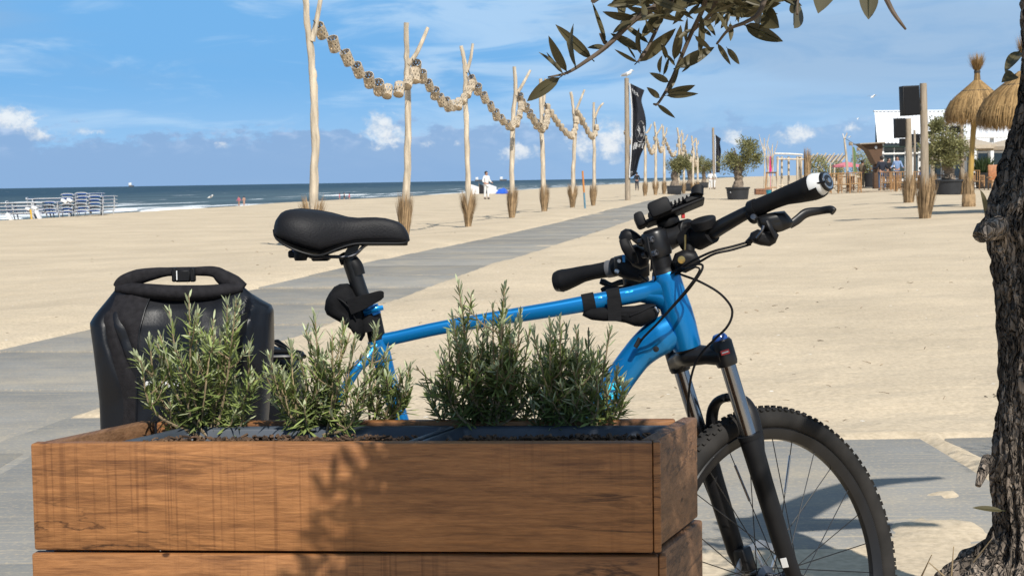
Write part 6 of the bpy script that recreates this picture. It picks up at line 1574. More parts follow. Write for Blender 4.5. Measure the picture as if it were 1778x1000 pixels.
# low white side roof on the right, in front of the main one
a0, a1 = bp_(1668, 236, -4), bp_(1860, 240, -4); b0, b1 = bp_(1660, 213, -1), bp_(1860, 214, -1)
nn = 60; vs = []
for i in range(nn + 1):
    t = i / nn; hgt = .05 * (1 if i % 3 == 0 else 0)
    for p, q in ((a0, a1), (b0, b1)): vs.append(p.lerp(q, t) + Vector((0, -hgt, hgt)))
obj('side_roof', MB().add(vs, [(i * 2, (i + 1) * 2, (i + 1) * 2 + 1, i * 2 + 1) for i in range(nn)]), M_roof, bar_, ang=20)
obj('gutter', MB().box(((a0.x + a1.x) / 2, a0.y - .06, a0.z - .08), (a1.x - a0.x, .16, .18), .03), M_wht, bar_)
for p in (1692, 1722, 1764):
    c = bp_(p, 262, -3.8); obj('veranda_post', MB().box((c.x, c.y, (gzb + a0.z) / 2 - .05), (.20, .20, a0.z - gzb), .01), M_wht, bar_)
# brown wooden canopy at the left corner
cb = thing('wooden_canopy', 'brown wooden funnel-shaped canopy at the left corner of the beach bar', 'canopy', bp_(1512, 320, -3))
c0 = -3
obj('canopy_board', MB().prism([bp_(1494, 251, c0), bp_(1532, 249, c0), bp_(1533, 256, c0), bp_(1530, 285, c0), bp_(1521, 285, c0), bp_(1509, 262, c0)], (0, 0, 0), (0, 1.4, 0)), M_brownwood, cb)
obj('canopy_rim', MB().box((bp_(1513, 250, c0).x, ZB + c0 + .6, bp_(1513, 250, c0).z + .03), (1.5, 1.8, .07), .01, Euler((0, -.04, 0)).to_matrix()), M_post, cb)
obj('canopy_trunk', MB().box((bp_(1526, 305, c0).x, ZB + c0 + .7, (gzb + bp_(1526, 284, c0).z) / 2), (.34, .5, bp_(1526, 284, c0).z - gzb), .02), M_brownwood, cb)
obj('canopy_badge', MB().lathe([(.09, 0), (.08, .02)], bp_(1521, 256, c0 - .05), (0, -1, 0), 12), M_potd, cb)

# --- posts with loudspeakers
def speaker_post(label, foot, top, Z=None, w=.15, tuft=.95, seed=0):
    b = hit(*foot) if Z is None else W(foot[0], foot[1], Z)
    b.z = gz(b.x, b.y) - .03; tp = W(top[0], top[1], b.y)
    t = thing('wooden_post', label, 'post', b, group='wooden posts on the terrace edge')
    obj('post', MB().tube([b, b.lerp(tp, .5) + Vector((.01, 0, 0)), tp], [w * .56, w * .5, w * .44], n=12), M_post, t)
    if tuft: obj('straw_tuft', straw_tuft(b, tuft, w * .75, tuft * .30, 300, seed, (.05, 0), 0), M_straw, t, smooth=False, kind='stuff', fix=False)
    return t, b
def speaker(label, px0, py0, px1, py1, Y, post_px, tilt=.0):
    a, b = W(px0, py0, Y), W(px1, py1, Y); c = (a + b) / 2; w, h = b.x - a.x, a.z - b.z
    t = thing('loudspeaker', label, 'loudspeaker', (c.x, Y, b.z))
    R = Euler((.0, tilt, .25)).to_matrix()
    d = w * .75
    q = [Vector((-w / 2, -d * .5, 0)), Vector((w / 2, -d * .5, 0)), Vector((w * .34, d * .5, 0)), Vector((-w * .34, d * .5, 0))]
    obj('cabinet', MB().hexa([c + R @ (v + Vector((0, 0, -h / 2))) for v in q], [c + R @ (v + Vector((0, 0, h / 2))) for v in q], .012), M_speaker, t)
    obj('grille', MB().box(c + R @ Vector((0, -d * .5 - .006, 0)), (w * .88, .012, h * .92), .004, R), M_matte, t)
    e = W(post_px, (py0 + py1) / 2 + (py1 - py0) * .2, Y); obj('wall_bracket', MB().box((c + e) / 2 + Vector(((w * .2 if e.x > c.x else -w * .2), 0, -h * .12)), (abs(e.x - c.x) * .75, .10, .16), .02), M_speaker, t)
    return t
t1, b1_ = speaker_post('nearest grey post with the biggest loudspeaker, straw tied round its foot', (1606, 379), (1603, 145), w=.19, seed=51, tuft=1.05)
speaker('biggest loudspeaker hanging on the nearest grey post', 1561, 150, 1593, 201, b1_.y, 1603, -.04)
t2, b2_ = speaker_post('shorter grey post with a loudspeaker left of the nearest post', (1578, 352), (1577, 206), w=.22, seed=52, tuft=1.0)
speaker('loudspeaker on the shorter grey post, in front of the white roof', 1551, 206, 1570, 240, b2_.y, 1577, -.02)
t3, b3_ = speaker_post('thin post behind the nearest post, between it and the olive', (1619, 331), (1619, 213), w=.20, seed=53, tuft=.9)
speaker('small loudspeaker above the bushy olive, on the thin post', 1621, 216, 1634, 230, b3_.y, 1619)
t4, b4_ = speaker_post('thin post between the bushy olive and the straw umbrella', (1671, 338), (1669, 212), w=.20, seed=54, tuft=1.0)
speaker('loudspeaker on the post beside the straw umbrella', 1648, 220, 1665, 230, b4_.y, 1669)
t5, b5_ = speaker_post('thinnest post in front of the bar windows, left of the nearest post', (1588, 331), (1588, 226), w=.13, seed=55, tuft=0)
speaker('small wide loudspeaker on the thinnest post', 1561, 241, 1577, 254, b5_.y, 1588)
speaker('small square loudspeaker right of the thinnest post', 1582, 233, 1596, 249, b5_.y + 1, 1588)
t6, b6_ = speaker_post('post without straw behind the bushy olive crown', (1643, 330), (1643, 222), w=.14, seed=56, tuft=0)
speaker('small loudspeaker half behind the nearest post', 1607, 228, 1615, 240, b3_.y + 2, 1619)

# --- straw umbrellas
def straw_umbrella(label, foot, top, Z, rad, z_eave_px, z_top_px, cx_px, seed, lean_top=None, n=5200):
    b = W(foot[0], foot[1], Z); b.z = gz(b.x, b.y) - .05
    hub = W(cx_px, z_top_px, Z); eave = W(cx_px, z_eave_px, Z)
    t = thing('straw_umbrella', label, 'umbrella', b, group='straw beach umbrellas')
    P = spline([b, b.lerp(hub, .5) + Vector((-.02, 0, 0)), hub], 6)
    obj('bamboo_pole', MB().tube(P, [.075 * (1.12 if i % 4 == 0 else 1) for i in range(len(P))], n=10), mat('yellow_bamboo', (.42, .27, .07), rough=.45, var=.25, scale=3, stretch=(4, 4, .6)), t)
    r2 = random.Random(seed); mb = MB(); h = hub.z - eave.z
    prof = [(.12, .03), (.45, -.20), (.82, -.44), (.99, -.70), (1.03, -.98)]
    for k in range(n):
        a = r2.uniform(0, 6.283); c, s = math.cos(a), math.sin(a); v0 = r2.choice((0, 0, .15, .35, .5)); ln = r2.uniform(.8, 1.12)
        j = r2.uniform(.88, 1.05); pts = []
        for i in range(4):
            q = v0 + (1 - v0) * i / 3
            x = q * 4; m = min(int(x), 3); f = x - m
            rr = (prof[m][0] * (1 - f) + prof[m + 1][0] * f) * rad * j; zz = (prof[m][1] * (1 - f) + prof[m + 1][1] * f) * h
            if i == 3: zz *= ln
            pts.append(hub + Vector((c * rr, s * rr, zz + r2.uniform(-.01, .02))))
        w = rad * .014; T = Vector((-s, c, 0)) * w; c2 = Vector((r2.uniform(-.03, .03), r2.uniform(-.03, .03), 0)) * rad
        mb.add([pts[0] - T, pts[0] + T, pts[1] - T, pts[1] + T, pts[2] - T, pts[2] + T, pts[3] + c2], [(0, 1, 3, 2), (2, 3, 5, 4), (4, 5, 6)])
    obj('thatch', mb, M_straw2, t, smooth=False, kind='stuff', fix=False)
    obj('thatch_core', MB().lathe([(.09 * rad, .0), (.38 * rad, -.22 * h), (.70 * rad, -.46 * h), (.88 * rad, -.70 * h), (.88 * rad, -.78 * h), (.7 * rad, -.45 * h), (.3 * rad, -.2 * h)], hub, (0, 0, 1), 24), mat('thatch_core', (.14, .085, .03), rough=.9, var=.3), t)
    obj('binding', MB().tube([hub + Vector((math.cos(a) * rad * .50, math.sin(a) * rad * .50, -.215 * h)) for a in [2 * math.pi * i / 24 for i in range(24)]], .016, n=6, closed=True), M_rope, t)
    if lean_top:
        mb = MB(); tip = W(lean_top[0], lean_top[1], Z)
        for k in range(420):
            a = r2.uniform(0, 6.283); q = r2.random() ** .5
            p0 = hub + Vector((math.cos(a) * .10 * q, math.sin(a) * .10 * q, -.05)); p1 = hub.lerp(tip, .4) + Vector((math.cos(a) * .07 * q, math.sin(a) * .07 * q, 0))
            p2 = tip + Vector((math.cos(a) * .30 * q, math.sin(a) * .30 * q, r2.uniform(-.3, .06))); T = Vector((-math.sin(a), math.cos(a), 0)) * .010
            mb.add([p0 - T, p0 + T, p1 - T, p1 + T, p2], [(0, 1, 3, 2), (2, 3, 4)])
        obj('straw_topknot', mb, M_straw2, t, smooth=False, kind='stuff', fix=False)
        obj('topknot_binding', MB().lathe([(.085, -.03), (.085, .03)], hub.lerp(tip, .35), (tip - hub), 12), M_rope, t)
    obj('straw_foot', straw_tuft(b, 1.0, .20, .11, 160, seed + 3), M_straw, t, smooth=False, kind='stuff', fix=False)
    return t
straw_umbrella('straw umbrella with a feathery top-knot on a yellow bamboo pole', (1682, 362), None, 43, .84, 214, 143, 1697, 71, (1696, 92))
straw_umbrella('nearer straw umbrella partly hidden behind the olive trunk', (1742, 372), None, 37, 1.04, 222, 128, 1778, 72, (1782, 60))

# --- terrace furniture
def bamboo_chair_proto():
    t = thing('bamboo_chair', 'x', 'chair', (0, 0, 0), group='bamboo chairs on the terrace')
    for sx_ in (-.26, .26):
        for sy_ in (-.26, .26): obj('leg', MB().tube([(sx_, sy_, 0), (sx_, sy_, .68 if sy_ < 0 else .95)], .024, n=7), M_bamboo, t)
    mb = MB()
    for z in (.68,):
        for sx_ in (-.26, .26): mb.tube([(sx_, -.28, z), (sx_, .28, z)], .022, n=6)
    obj('armrest', mb, M_bamboo, t)
    mb = MB()
    for i in range(6): mb.tube([(-.26 + .104 * i, .26, .42), (-.26 + .104 * i, .26, .93)], .013, n=5)
    for i in range(6): mb.tube([(-.26, -.22 + .09 * i, .10), (-.26, -.22 + .09 * i, .66)], .010, n=5); mb.tube([(.26, -.22 + .09 * i, .10), (.26, -.22 + .09 * i, .66)], .010, n=5)
    mb.tube([(-.28, .26, .93), (.28, .26, .93)], .022, n=6); mb.tube([(-.28, -.26, .40), (.28, -.26, .40)], .02, n=6); mb.tube([(-.26, -.26, .08), (.26, .26, .36)], .014, n=6); mb.tube([(.26, -.26, .08), (-.26, -.26, .36)], .014, n=6)
    obj('bamboo_rods', mb, M_bamboo, t)
    obj('seat', MB().box((0, 0, .42), (.50, .50, .04), .01), M_straw, t)
    return t
proto = bamboo_chair_proto(); used = False
def chair(label, px, py, rz, dz=0.0, dY=0.0):
    global used
    p = hit(px, py) + Vector((0, dY, dz))
    if not used: used = True; proto.location = p; proto.rotation_euler = (0, 0, rz); proto['label'] = label; proto.scale = (1.05,) * 3; return proto
    return dup(proto, p, rz, label, 1.05)
for i, (px, py, rz, lb_) in enumerate(((1432, 335, 3.0, 'bamboo chair right behind the white grip end, leftmost of its table'), (1449, 336, 3.3, 'bamboo chair at the left table, second from the left'), (1466, 336, 2.9, 'bamboo chair at the left table, second from the right'), (1483, 335, 3.2, 'bamboo chair at the left table, rightmost'),
          (1541, 333, 2.6, 'bamboo chair beside the man in the navy jacket'), (1552, 332, 3.2, 'bamboo chair in front of the woman in black'), (1566, 333, 3.0, 'bamboo chair in front of the woman in pale blue'), (1590, 331, 3.4, 'bamboo chair behind the shorter grey post, left of the nearest post'), (1696, 330, 2.4, 'bamboo chair right of the straw umbrella pole'))): chair(lb_, px, py, rz)
def table(label, px, py, w, h=.76):
    p = hit(px, py); t = thing('wooden_table', label, 'table', p, group='wooden tables on the terrace')
    obj('table_top', MB().box(p + Vector((0, 0, h)), (w, .8, .06), .01), M_brownwood, t)
    for a in (-1, 1):
        for c in (-1, 1): obj('leg', MB().box(p + Vector((a * (w / 2 - .08), c * .32, h / 2)), (.09, .09, h), .005), M_brownwood, t)
table('brown wooden table amid the left group of bamboo chairs', 1458, 332, 1.5); table('brown wooden table between the seated women and the posts', 1577, 329, 1.9); table('brown wooden table behind the bushy olive pot', 1620, 328, 1.6)
# rattan chair, potted plant, black bin and planks
p = hit(1731, 330); rc_ = thing('rattan_chair', 'orange-brown rattan armchair next to the olive trunk', 'chair', p)
obj('seat', MB().box(p + Vector((0, 0, .42)), (.75, .7, .16), .05), M_bamboo, rc_); obj('backrest', MB().box(p + Vector((.05, .32, .85)), (.8, .12, .8), .05, Euler((-.15, 0, 0)).to_matrix()), mat('rattan', (.36, .14, .05), rough=.6, var=.3, scale=12), rc_)
for a in (-1, 1): obj('armrest', MB().box(p + Vector((a * .38, 0, .62)), (.10, .7, .08), .03), M_bamboo, rc_)
for a in (-1, 1):
    for c in (-1, 1): obj('leg', MB().box(p + Vector((a * .33, c * .3, .19)), (.06, .06, .38)), M_bamboo, rc_)
p = hit(1708, 328); pt_ = thing('plant_pot', 'dark tapered pot right of the straw umbrella pole', 'pot', p)
obj('pot_body', MB().lathe([(.40, 0), (.55, .85), (.58, .9), (.50, .9), (.48, .8), (.01, .78)], p, (0, 0, 1), 20, caps=False), M_pot, pt_)
lp = thing('leafy_plant', 'bushy green plant growing from the dark tapered pot', 'plant', p + Vector((0, 0, .78)))
mb = MB(); r2 = random.Random(2)
for _ in range(420):
    a = r2.uniform(0, 6.283); o = p + Vector((math.cos(a) * r2.uniform(0, .4), math.sin(a) * r2.uniform(0, .4), .8)); d = Vector((math.cos(a) * r2.uniform(.1, .7), math.sin(a) * r2.uniform(.1, .7), r2.uniform(.4, 1.1)))
    sd = Vector((-math.sin(a), math.cos(a), 0)) * .035; mb.add([o, o + d * .5 + sd, o + d, o + d * .5 - sd], [(0, 1, 2, 3)])
obj('leaves', mb, mat('broad_leaf', (.05, .085, .03), rough=.5, var=.3, island=.4, trans=.2), lp, smooth=False, kind='stuff', fix=False)
p = hit(1509, 325); single('waste_bin', MB().lathe([(.30, 0), (.34, .9), (.36, .92), (.36, .97), (.30, 1.0)], p, (0, 0, 1), 16), M_blk, 'black bin left of the man in the navy jacket', 'bin', loc=p)
p = hit(1508, 334); wp = thing('wooden_pallet', 'flat weathered boards lying on the sand left of the man', 'boards', p)
for i in range(5): obj('plank', MB().box(p + Vector((0, -.6 + i * .3, .06)), (2.2, .26, .05), .005), M_post, wp)
# beige parasols in front of the bar
def parasol(label, px, py, rad, m, foot_y, Y, drop=.38, flaps=True):
    c = W(px, py, Y); b = Vector((c.x, c.y, gz(c.x, c.y)))
    t = thing('parasol', label, 'parasol', b)
    obj('pole', MB().tube([b, c], .03, n=8), M_post, t)
    n = 8; vs = [c + Vector((0, 0, .02))]
    for i in range(n): a = 2 * math.pi * (i + .5) / n; vs.append(c + Vector((math.cos(a) * rad, math.sin(a) * rad, -drop)))
    for i in range(n): a = 2 * math.pi * (i + .5) / n; vs.append(c + Vector((math.cos(a) * rad * 1.01, math.sin(a) * rad * 1.01, -drop - .20)))
    obj('canopy', MB().add(vs, [(0, 1 + i, 1 + (i + 1) % n) for i in range(n)] + [(1 + i, 1 + n + i, 1 + n + (i + 1) % n, 1 + (i + 1) % n) for i in range(n)]), m, t, ang=12, fix=False)
    for i in range(n): a = 2 * math.pi * (i + .5) / n; obj('rib', MB().tube([c + Vector((0, 0, -.02)), c + Vector((math.cos(a) * rad, math.sin(a) * rad, -drop - .02))], .012, n=5), M_post, t)
    return t
parasol('beige parasol behind the straw umbrella pole', 1688, 241, 1.55, M_canvas, 0, 88); parasol('beige parasol near the olive trunk, rightmost', 1748, 243, 1.7, M_canvas, 0, 88); parasol('beige parasol behind the bushy olive', 1636, 262, 1.3, M_canvas, 0, 89)
parasol('pink parasol far behind the left bamboo tables', 1470, 281, 1.5, mat('pink_canvas', (.62, .20, .24), rough=.8, trans=.15), 0, 165)
# white timber pergola with its frame, boxes and reed screen
pg = thing('pergola', 'white timber pergola with bundles of poles right of the round potted olive', 'pergola', hit(1372, 334)); Yp = pg.location.y
zb_ = pg.location.z - .05
for px, dy in ((1350, 0), (1357, 1.0), (1369, 1.1), (1384, 0), (1388, .5), (1391, 1.0), (1397, .2)):
    a = W(px, 272, Yp + dy); obj('post', MB().tube([(a.x, a.y, zb_), (a.x + .01, a.y, a.z)], .065, n=8), M_drift, pg)
for dy in (0, .35, .7, 1.05, 1.4):
    a, c = W(1345, 267, Yp - .1 + dy), W(1394, 269, Yp - .1 + dy); obj('roof_pole', MB().tube([a, (a + c) / 2 + Vector((0, 0, .02)), c], .055, n=8), mat('white_pole', (.66, .63, .57), rough=.7, var=.12), pg)
a, c = W(1348, 276, Yp), W(1396, 277, Yp); obj('cross_beam', MB().tube([a, c], .05, n=8), M_drift, pg)
a, c = W(1350, 322, Yp), W(1372, 323, Yp); obj('cross_beam', MB().tube([a, c], .04, n=8), M_drift, pg)
q = hit(1402, 333); q = Vector((W(1402, 333, Yp).x, Yp, zb_))
rt = thing('reed_bundle', 'upright reed bundle leaning against the right side of the pergola', 'reeds', q)
obj('reeds', straw_tuft(q, 2.6, .16, .26, 240, 91), M_straw, rt, smooth=False, kind='stuff', fix=False)
for i, (px, top, hgt) in enumerate(((1327, 240, 0), (1333, 255, 0), (1341, 252, 0))):
    b = hit(px, 333); tp = W(px, top, b.y); ps = thing('driftwood_pole', ('thin pale pole with twigs left of the pergola', 'middle twiggy pole left of the pergola', 'twiggy pole right beside the pergola')[i], 'pole', b)
    obj('trunk', MB().tube([b, b.lerp(tp, .5) + Vector((.03, 0, 0)), tp], [.06, .05, .03], n=7), M_drift, ps)
    for s in (-1, 1): obj('branch', MB().tube([b.lerp(tp, .7), tp + Vector((s * .28, 0, -.1)), tp + Vector((s * .36, 0, .25))], [.03, .025, .012], n=6), M_drift, ps)
    if i: obj('straw_tuft', straw_tuft(b.lerp(tp, .5), 1.0, .06, .16, 80, 95 + i), M_basket, ps, smooth=False, kind='stuff', fix=False)
b = hit(1340, 334); sw = thing('easel', 'small wooden easel frame on the sand left of the pergola', 'frame', b)
for s in (-1, 1): obj('leg', MB().tube([b + Vector((s * .42, 0, 0)), b + Vector((s * .30, .1, 1.25))], .05, n=7), M_bamboo, sw)
obj('cross_bar', MB().tube([b + Vector((-.36, .1, 1.25)), b + Vector((.36, .1, 1.25))], .05, n=7), M_brownwood, sw)
obj('cross_bar', MB().tube([b + Vector((-.4, 0, .3)), b + Vector((.4, 0, .3))], .04, n=7), M_bamboo, sw)
b = hit(1325, 338); single('wooden_crate', MB().box(b + Vector((0, 0, .18)), (.95, .6, .34), .02).box(b + Vector((0, -.31, .25)), (.9, .02, .06), .005), mat('crate_wood', (.22, .10, .05), rough=.7, var=.3), 'low reddish wooden crate on the sand left of the pergola', 'crate', loc=b)
b = hit(1335, 338); single('blue_bucket', MB().lathe([(.13, 0), (.17, .26), (.18, .27), (.15, .27), (.13, .05)], b, (0, 0, 1), 14), mat('turquoise_plastic', (.03, .28, .40), rough=.5), 'small turquoise bucket beside the reddish crate', 'bucket', loc=b)
b = hit(1338, 325); single('pink_cloth', MB().add([b + Vector((-.12, 0, 1.3)), b + Vector((.12, .05, 1.35)), b + Vector((.14, .08, 2.6)), b + Vector((-.06, 0, 2.65)), b + Vector((-.12, .02, 1.3)), b + Vector((.12, .07, 1.35)), b + Vector((.14, .10, 2.6)), b + Vector((-.06, .02, 2.65))], [(0, 1, 2, 3), (7, 6, 5, 4), (0, 4, 5, 1), (1, 5, 6, 2), (2, 6, 7, 3), (3, 7, 4, 0)]).tube([b, b + Vector((0, 0, 2.7))], .02, n=6), mat('magenta_cloth', (.60, .03, .16), rough=.7), 'narrow bright pink pennant on a stick between the twiggy poles', 'pennant', loc=b)
# lantern string, green pennant and the row of slanting poles beyond
b = hit(1472, 330); b = W(1472, 322, 105); b.z = gz(b.x, b.y); tp = W(1466, 240, 105)
lpz = thing('driftwood_pole', 'tall bent driftwood pole carrying the lantern string', 'pole', b)
obj('trunk', MB().tube(spline([b, b.lerp(tp, .5) + Vector((.05, 0, 0)), tp], 5), lin([.11, .09, .06], 11), n=8), M_drift, lpz); obj('branch', MB().tube([tp - Vector((0, 0, .1)), W(1471, 231, 105)], [.05, .03], n=6), M_drift, lpz); obj('branch', MB().tube([tp - Vector((0, 0, .1)), W(1463, 232, 105)], [.05, .03], n=6), M_white, lpz)
ls = thing('lantern_string', 'string of hanging basket lanterns running from the bent pole to the bar', 'lanterns', tp)
cs = spline([tp, W(1478, 247, 103), W(1492, 255, 100), W(1508, 262, 97)], 6); obj('cord', MB().tube(cs, .015, n=5), M_rope, ls)
for px, py, Y in ((1477, 250, 103), (1491, 259, 100), (1507, 265, 97)):
    o = obj('woven_lantern', ME_basket_far, None, ls); o.location = W(px, py, Y) - Vector(tp); o.scale = (1.9, 1.9, 1.3)
b = W(1483, 322, 120); b.z = gz(b.x, b.y); gp = thing('feather_flag', 'tall green feather flag behind the lantern string', 'flag', b)
obj('flag_pole', MB().tube([b, W(1480, 250, 120)], .03, n=6), M_post, gp)
obj('flag_cloth', MB().prism([W(1480, 256, 120), W(1483, 255, 120), W(1486, 264, 120), W(1486, 300, 120), W(1481, 300, 120)], (0, 0, 0), (0, .02, 0)), mat('green_cloth', (.10, .16, .06), rough=.7, var=.2), gp)
for i in range(9):
    px = 1405 + i * 7.2; Z = 190 + i * 3; b = W(px, 305, Z); b.z = gz(b.x, b.y); tp = W(px + 1, 284 - (i % 3), Z)
    so_ = thing('slanting_shade', f'far thatched lean-to on two poles, {ordn[i]} from the left in its row', 'shelter', b, group='row of far slanting shelters')
    obj('post', MB().tube([b, tp], .09, n=6), M_drift, so_)
    obj('roof_pole', MB().tube([W(px - 4, 283, Z), W(px + 8, 268 - (i % 2) * 2, Z)], .09, n=6), M_drift, so_)
    obj('roof_mat', MB().prism([W(px - 2, 280.5, Z), W(px + 7, 269.5, Z), W(px + 7, 271, Z), W(px - 2, 282.5, Z)], (0, 0, 0), (0, 1.8, 0)), M_straw, so_)
for i, (px, h, w) in enumerate(((1422, 3.2, 2.4), (1510, 3.0, 2.2), (1495, 4.0, 3.0), (1452, 2.8, 2.4))):
    Z = 175 + 12 * i; b = W(px, 306, Z); b.z = gz(b.x, b.y)
    st_ = thing('bush', ('dark green bush left of the slanting shelters', 'grey green bush just left of the wooden canopy', 'round bush behind the lantern string', 'low bush among the slanting shelters')[i], 'bush', b)
    mb = MB(); r2 = random.Random(i + 60)
    for _ in range(900):
        d = Vector((r2.gauss(0, 1), r2.gauss(0, 1), r2.gauss(0, 1))).normalized() * r2.uniform(.5, 1) ; o = b + Vector((d.x * w * .5, d.y * w * .5, h * .55 + d.z * h * .45))
        u = Vector((r2.uniform(-1, 1), r2.uniform(-1, 1), r2.uniform(-1, 1))).normalized() * .22; v = u.orthogonal().normalized() * .08
        mb.add([o, o + u * .5 + v, o + u, o + u * .5 - v], [(0, 1, 2, 3)])
    obj('foliage', mb, M_oleaf, st_, smooth=False, kind='stuff', fix=False)
    obj('stem', MB().tube([b, b + Vector((.1, 0, h * .6))], .12, n=6), M_obark, st_)
# ================================================================ the olive tree on the right, its branch above
def leaf_material():
    m = mat('olive_leaf', (.048, .046, .017), rough=.48, var=.25, scale=3, island=.0, trans=.28, spec=.4)
    nt = m.node_tree; N = nt.nodes.new; L = nt.links.new; b = nt.nodes['Principled BSDF']
    oi = N('ShaderNodeObjectInfo'); geo = N('ShaderNodeNewGeometry')
    old = b.inputs['Base Color'].links[0].from_socket
    mr = N('ShaderNodeMapRange'); L(oi.outputs['Random'], mr.inputs[0]); mr.inputs[3].default_value = .6; mr.inputs[4].default_value = 1.45
    m1 = N('ShaderNodeMix'); m1.data_type = 'RGBA'; m1.blend_type = 'MULTIPLY'; m1.inputs[0].default_value = 1; L(old, m1.inputs[6]); L(mr.outputs[0], m1.inputs[7])
    m2 = N('ShaderNodeMix'); m2.data_type = 'RGBA'; L(geo.outputs['Backfacing'], m2.inputs[0]); L(m1.outputs[2], m2.inputs[6]); m2.inputs[7].default_value = (.105, .090, .045, 1)
    L(m2.outputs[2], b.inputs['Base Color']); return m
M_leaf = leaf_material()
M_twig = mat('olive_twig', (.10, .075, .055), rough=.85, var=.4, scale=40)
M_obk = mat('olive_bark', (.145, .112, .085), rough=.95, var=.55, scale=9, bump=1.0, bscale=45, bdist=.012, det=9, col2=(.29, .235, .185), stretch=(1, 1, .35))
def crack_bark(m):
    nt = m.node_tree; N = nt.nodes.new; L = nt.links.new; b = nt.nodes['Principled BSDF']
    tc = N('ShaderNodeTexCoord'); nz = N('ShaderNodeTexNoise'); nz.inputs['Scale'].default_value = 9; nz.inputs['Detail'].default_value = 4; L(tc.outputs['Object'], nz.inputs[0])
    mx0 = N('ShaderNodeMix'); mx0.data_type = 'RGBA'; mx0.inputs[0].default_value = .07; L(tc.outputs['Object'], mx0.inputs[6]); L(nz.outputs['Color'], mx0.inputs[7])
    base = b.inputs['Base Color'].links[0].from_socket; prev = b.inputs['Normal'].links[0].from_socket
    for sc, st, w, dist in ((26, .26, .16, .022), (60, .38, .16, .009)):
        mp = N('ShaderNodeMapping'); mp.inputs['Scale'].default_value = (1, 1, st); L(mx0.outputs[2], mp.inputs[0])
        vo = N('ShaderNodeTexVoronoi'); vo.feature = 'DISTANCE_TO_EDGE'; vo.inputs['Scale'].default_value = sc; L(mp.outputs[0], vo.inputs['Vector'])
        mr = N('ShaderNodeMapRange'); mr.interpolation_type = 'SMOOTHSTEP'; L(vo.outputs['Distance'], mr.inputs[0]); mr.inputs[1].default_value = 0; mr.inputs[2].default_value = w
        bp = N('ShaderNodeBump'); bp.inputs['Strength'].default_value = 1.0; bp.inputs['Distance'].default_value = dist; L(mr.outputs[0], bp.inputs['Height']); L(prev, bp.inputs['Normal']); prev = bp.outputs[0]
        vc = N('ShaderNodeTexVoronoi'); vc.inputs['Scale'].default_value = sc; L(mp.outputs[0], vc.inputs['Vector']); sp = N('ShaderNodeSeparateColor'); L(vc.outputs['Color'], sp.inputs[0])
        m2 = N('ShaderNodeMapRange'); L(sp.outputs[0], m2.inputs[0]); m2.inputs[3].default_value = .55; m2.inputs[4].default_value = 1.5
        mu = N('ShaderNodeMath'); mu.operation = 'MULTIPLY'; L(m2.outputs[0], mu.inputs[0])
        m3 = N('ShaderNodeMapRange'); L(mr.outputs[0], m3.inputs[0]); m3.inputs[3].default_value = .35; m3.inputs[4].default_value = 1.0; L(m3.outputs[0], mu.inputs[1])
        mx = N('ShaderNodeMix'); mx.data_type = 'RGBA'; mx.blend_type = 'MULTIPLY'; mx.inputs[0].default_value = .66; L(base, mx.inputs[6]); L(mu.outputs[0], mx.inputs[7]); base = mx.outputs[2]
    L(base, b.inputs['Base Color']); L(prev, b.inputs['Normal'])
crack_bark(M_obk)
def leaf_mesh(wid, bend, curl):
    mb = MB(); n = 8; vs = []
    for i in range(n + 1):
        t = i / n; w = wid * math.sin(math.pi * min(1, t ** .85 * .985 + .012)) ** .72 * (1 - .15 * t)
        z = bend * math.sin(math.pi * t * .9) - curl * t * t
        vs += [(t, -w, z + w * .28), (t, -w * .5, z + w * .06), (t, 0, z), (t, w * .5, z + w * .06), (t, w, z + w * .28)]
    mb.add(vs, [(i * 5 + j, i * 5 + j + 1, (i + 1) * 5 + j + 1, (i + 1) * 5 + j) for i in range(n) for j in range(4)])
    mb.tube([(-.10, 0, 0), (.0, 0, 0), (.5, 0, bend * .9 - .004), (.9, 0, bend * .3 - curl * .8 - .003)], [.012, .012, .008, .003], n=5)
    return mb.mesh('leaf', M_leaf, fix=False)
LEAVES = [leaf_mesh(.135, .03, .02), leaf_mesh(.165, .05, .08), leaf_mesh(.115, -.02, .04), leaf_mesh(.15, .02, -.05)]
TRY = 3.8
tb = W(1800, 1000, TRY); tree = thing('olive_tree', 'gnarled old olive trunk at the right edge with its branch of leaves hanging overhead', 'tree', (tb.x, TRY, 0))
prof = [(1000 + 90, 1600, .34), (1010, 1618, .30), (985, 1656, .25), (955, 1696, .19), (915, 1716, .155), (870, 1716, .145), (830, 1712, .150), (790, 1716, .145), (740, 1724, .132), (680, 1732, .125), (600, 1734, .118), (520, 1730, .116), (450, 1726, .116), (400, 1714, .130), (360, 1720, .132), (320, 1738, .115), (260, 1752, .104), (180, 1765, .098), (90, 1772, .095), (0, 1774, .09), (-90, 1772, .10)]
cen_, rad_ = [], []
for py, pxl, r in prof:
    e = W(pxl + 5, py, TRY); cen_.append(Vector((e.x + r, TRY, max(-.06, e.z)))); rad_.append(r)
cs = spline(cen_, 18); rr = lin(rad_, len(cs)); n = 220; K = len(cs)
CX = np.array([c.x for c in cs])[:, None]; CZ = np.array([c.z for c in cs])[:, None]; RR = np.array(rr)[:, None]
A_ = (np.arange(n) / n * 2 * math.pi)[None, :] + 0 * CZ; ZZ = CZ + 0 * A_
ca, sa = np.cos(A_), np.sin(A_)
tw = ZZ * .9                                                         # the grain winds round the trunk
cw, sw = np.cos(A_ + tw), np.sin(A_ + tw)
lump_ = fbm(cw * 1.4 + 7, sw * 1.4 + ZZ * 2.6, 3)
wrp = .5 * fbm(cw * 2 + 2, sw * 2 + ZZ * 4, 3)
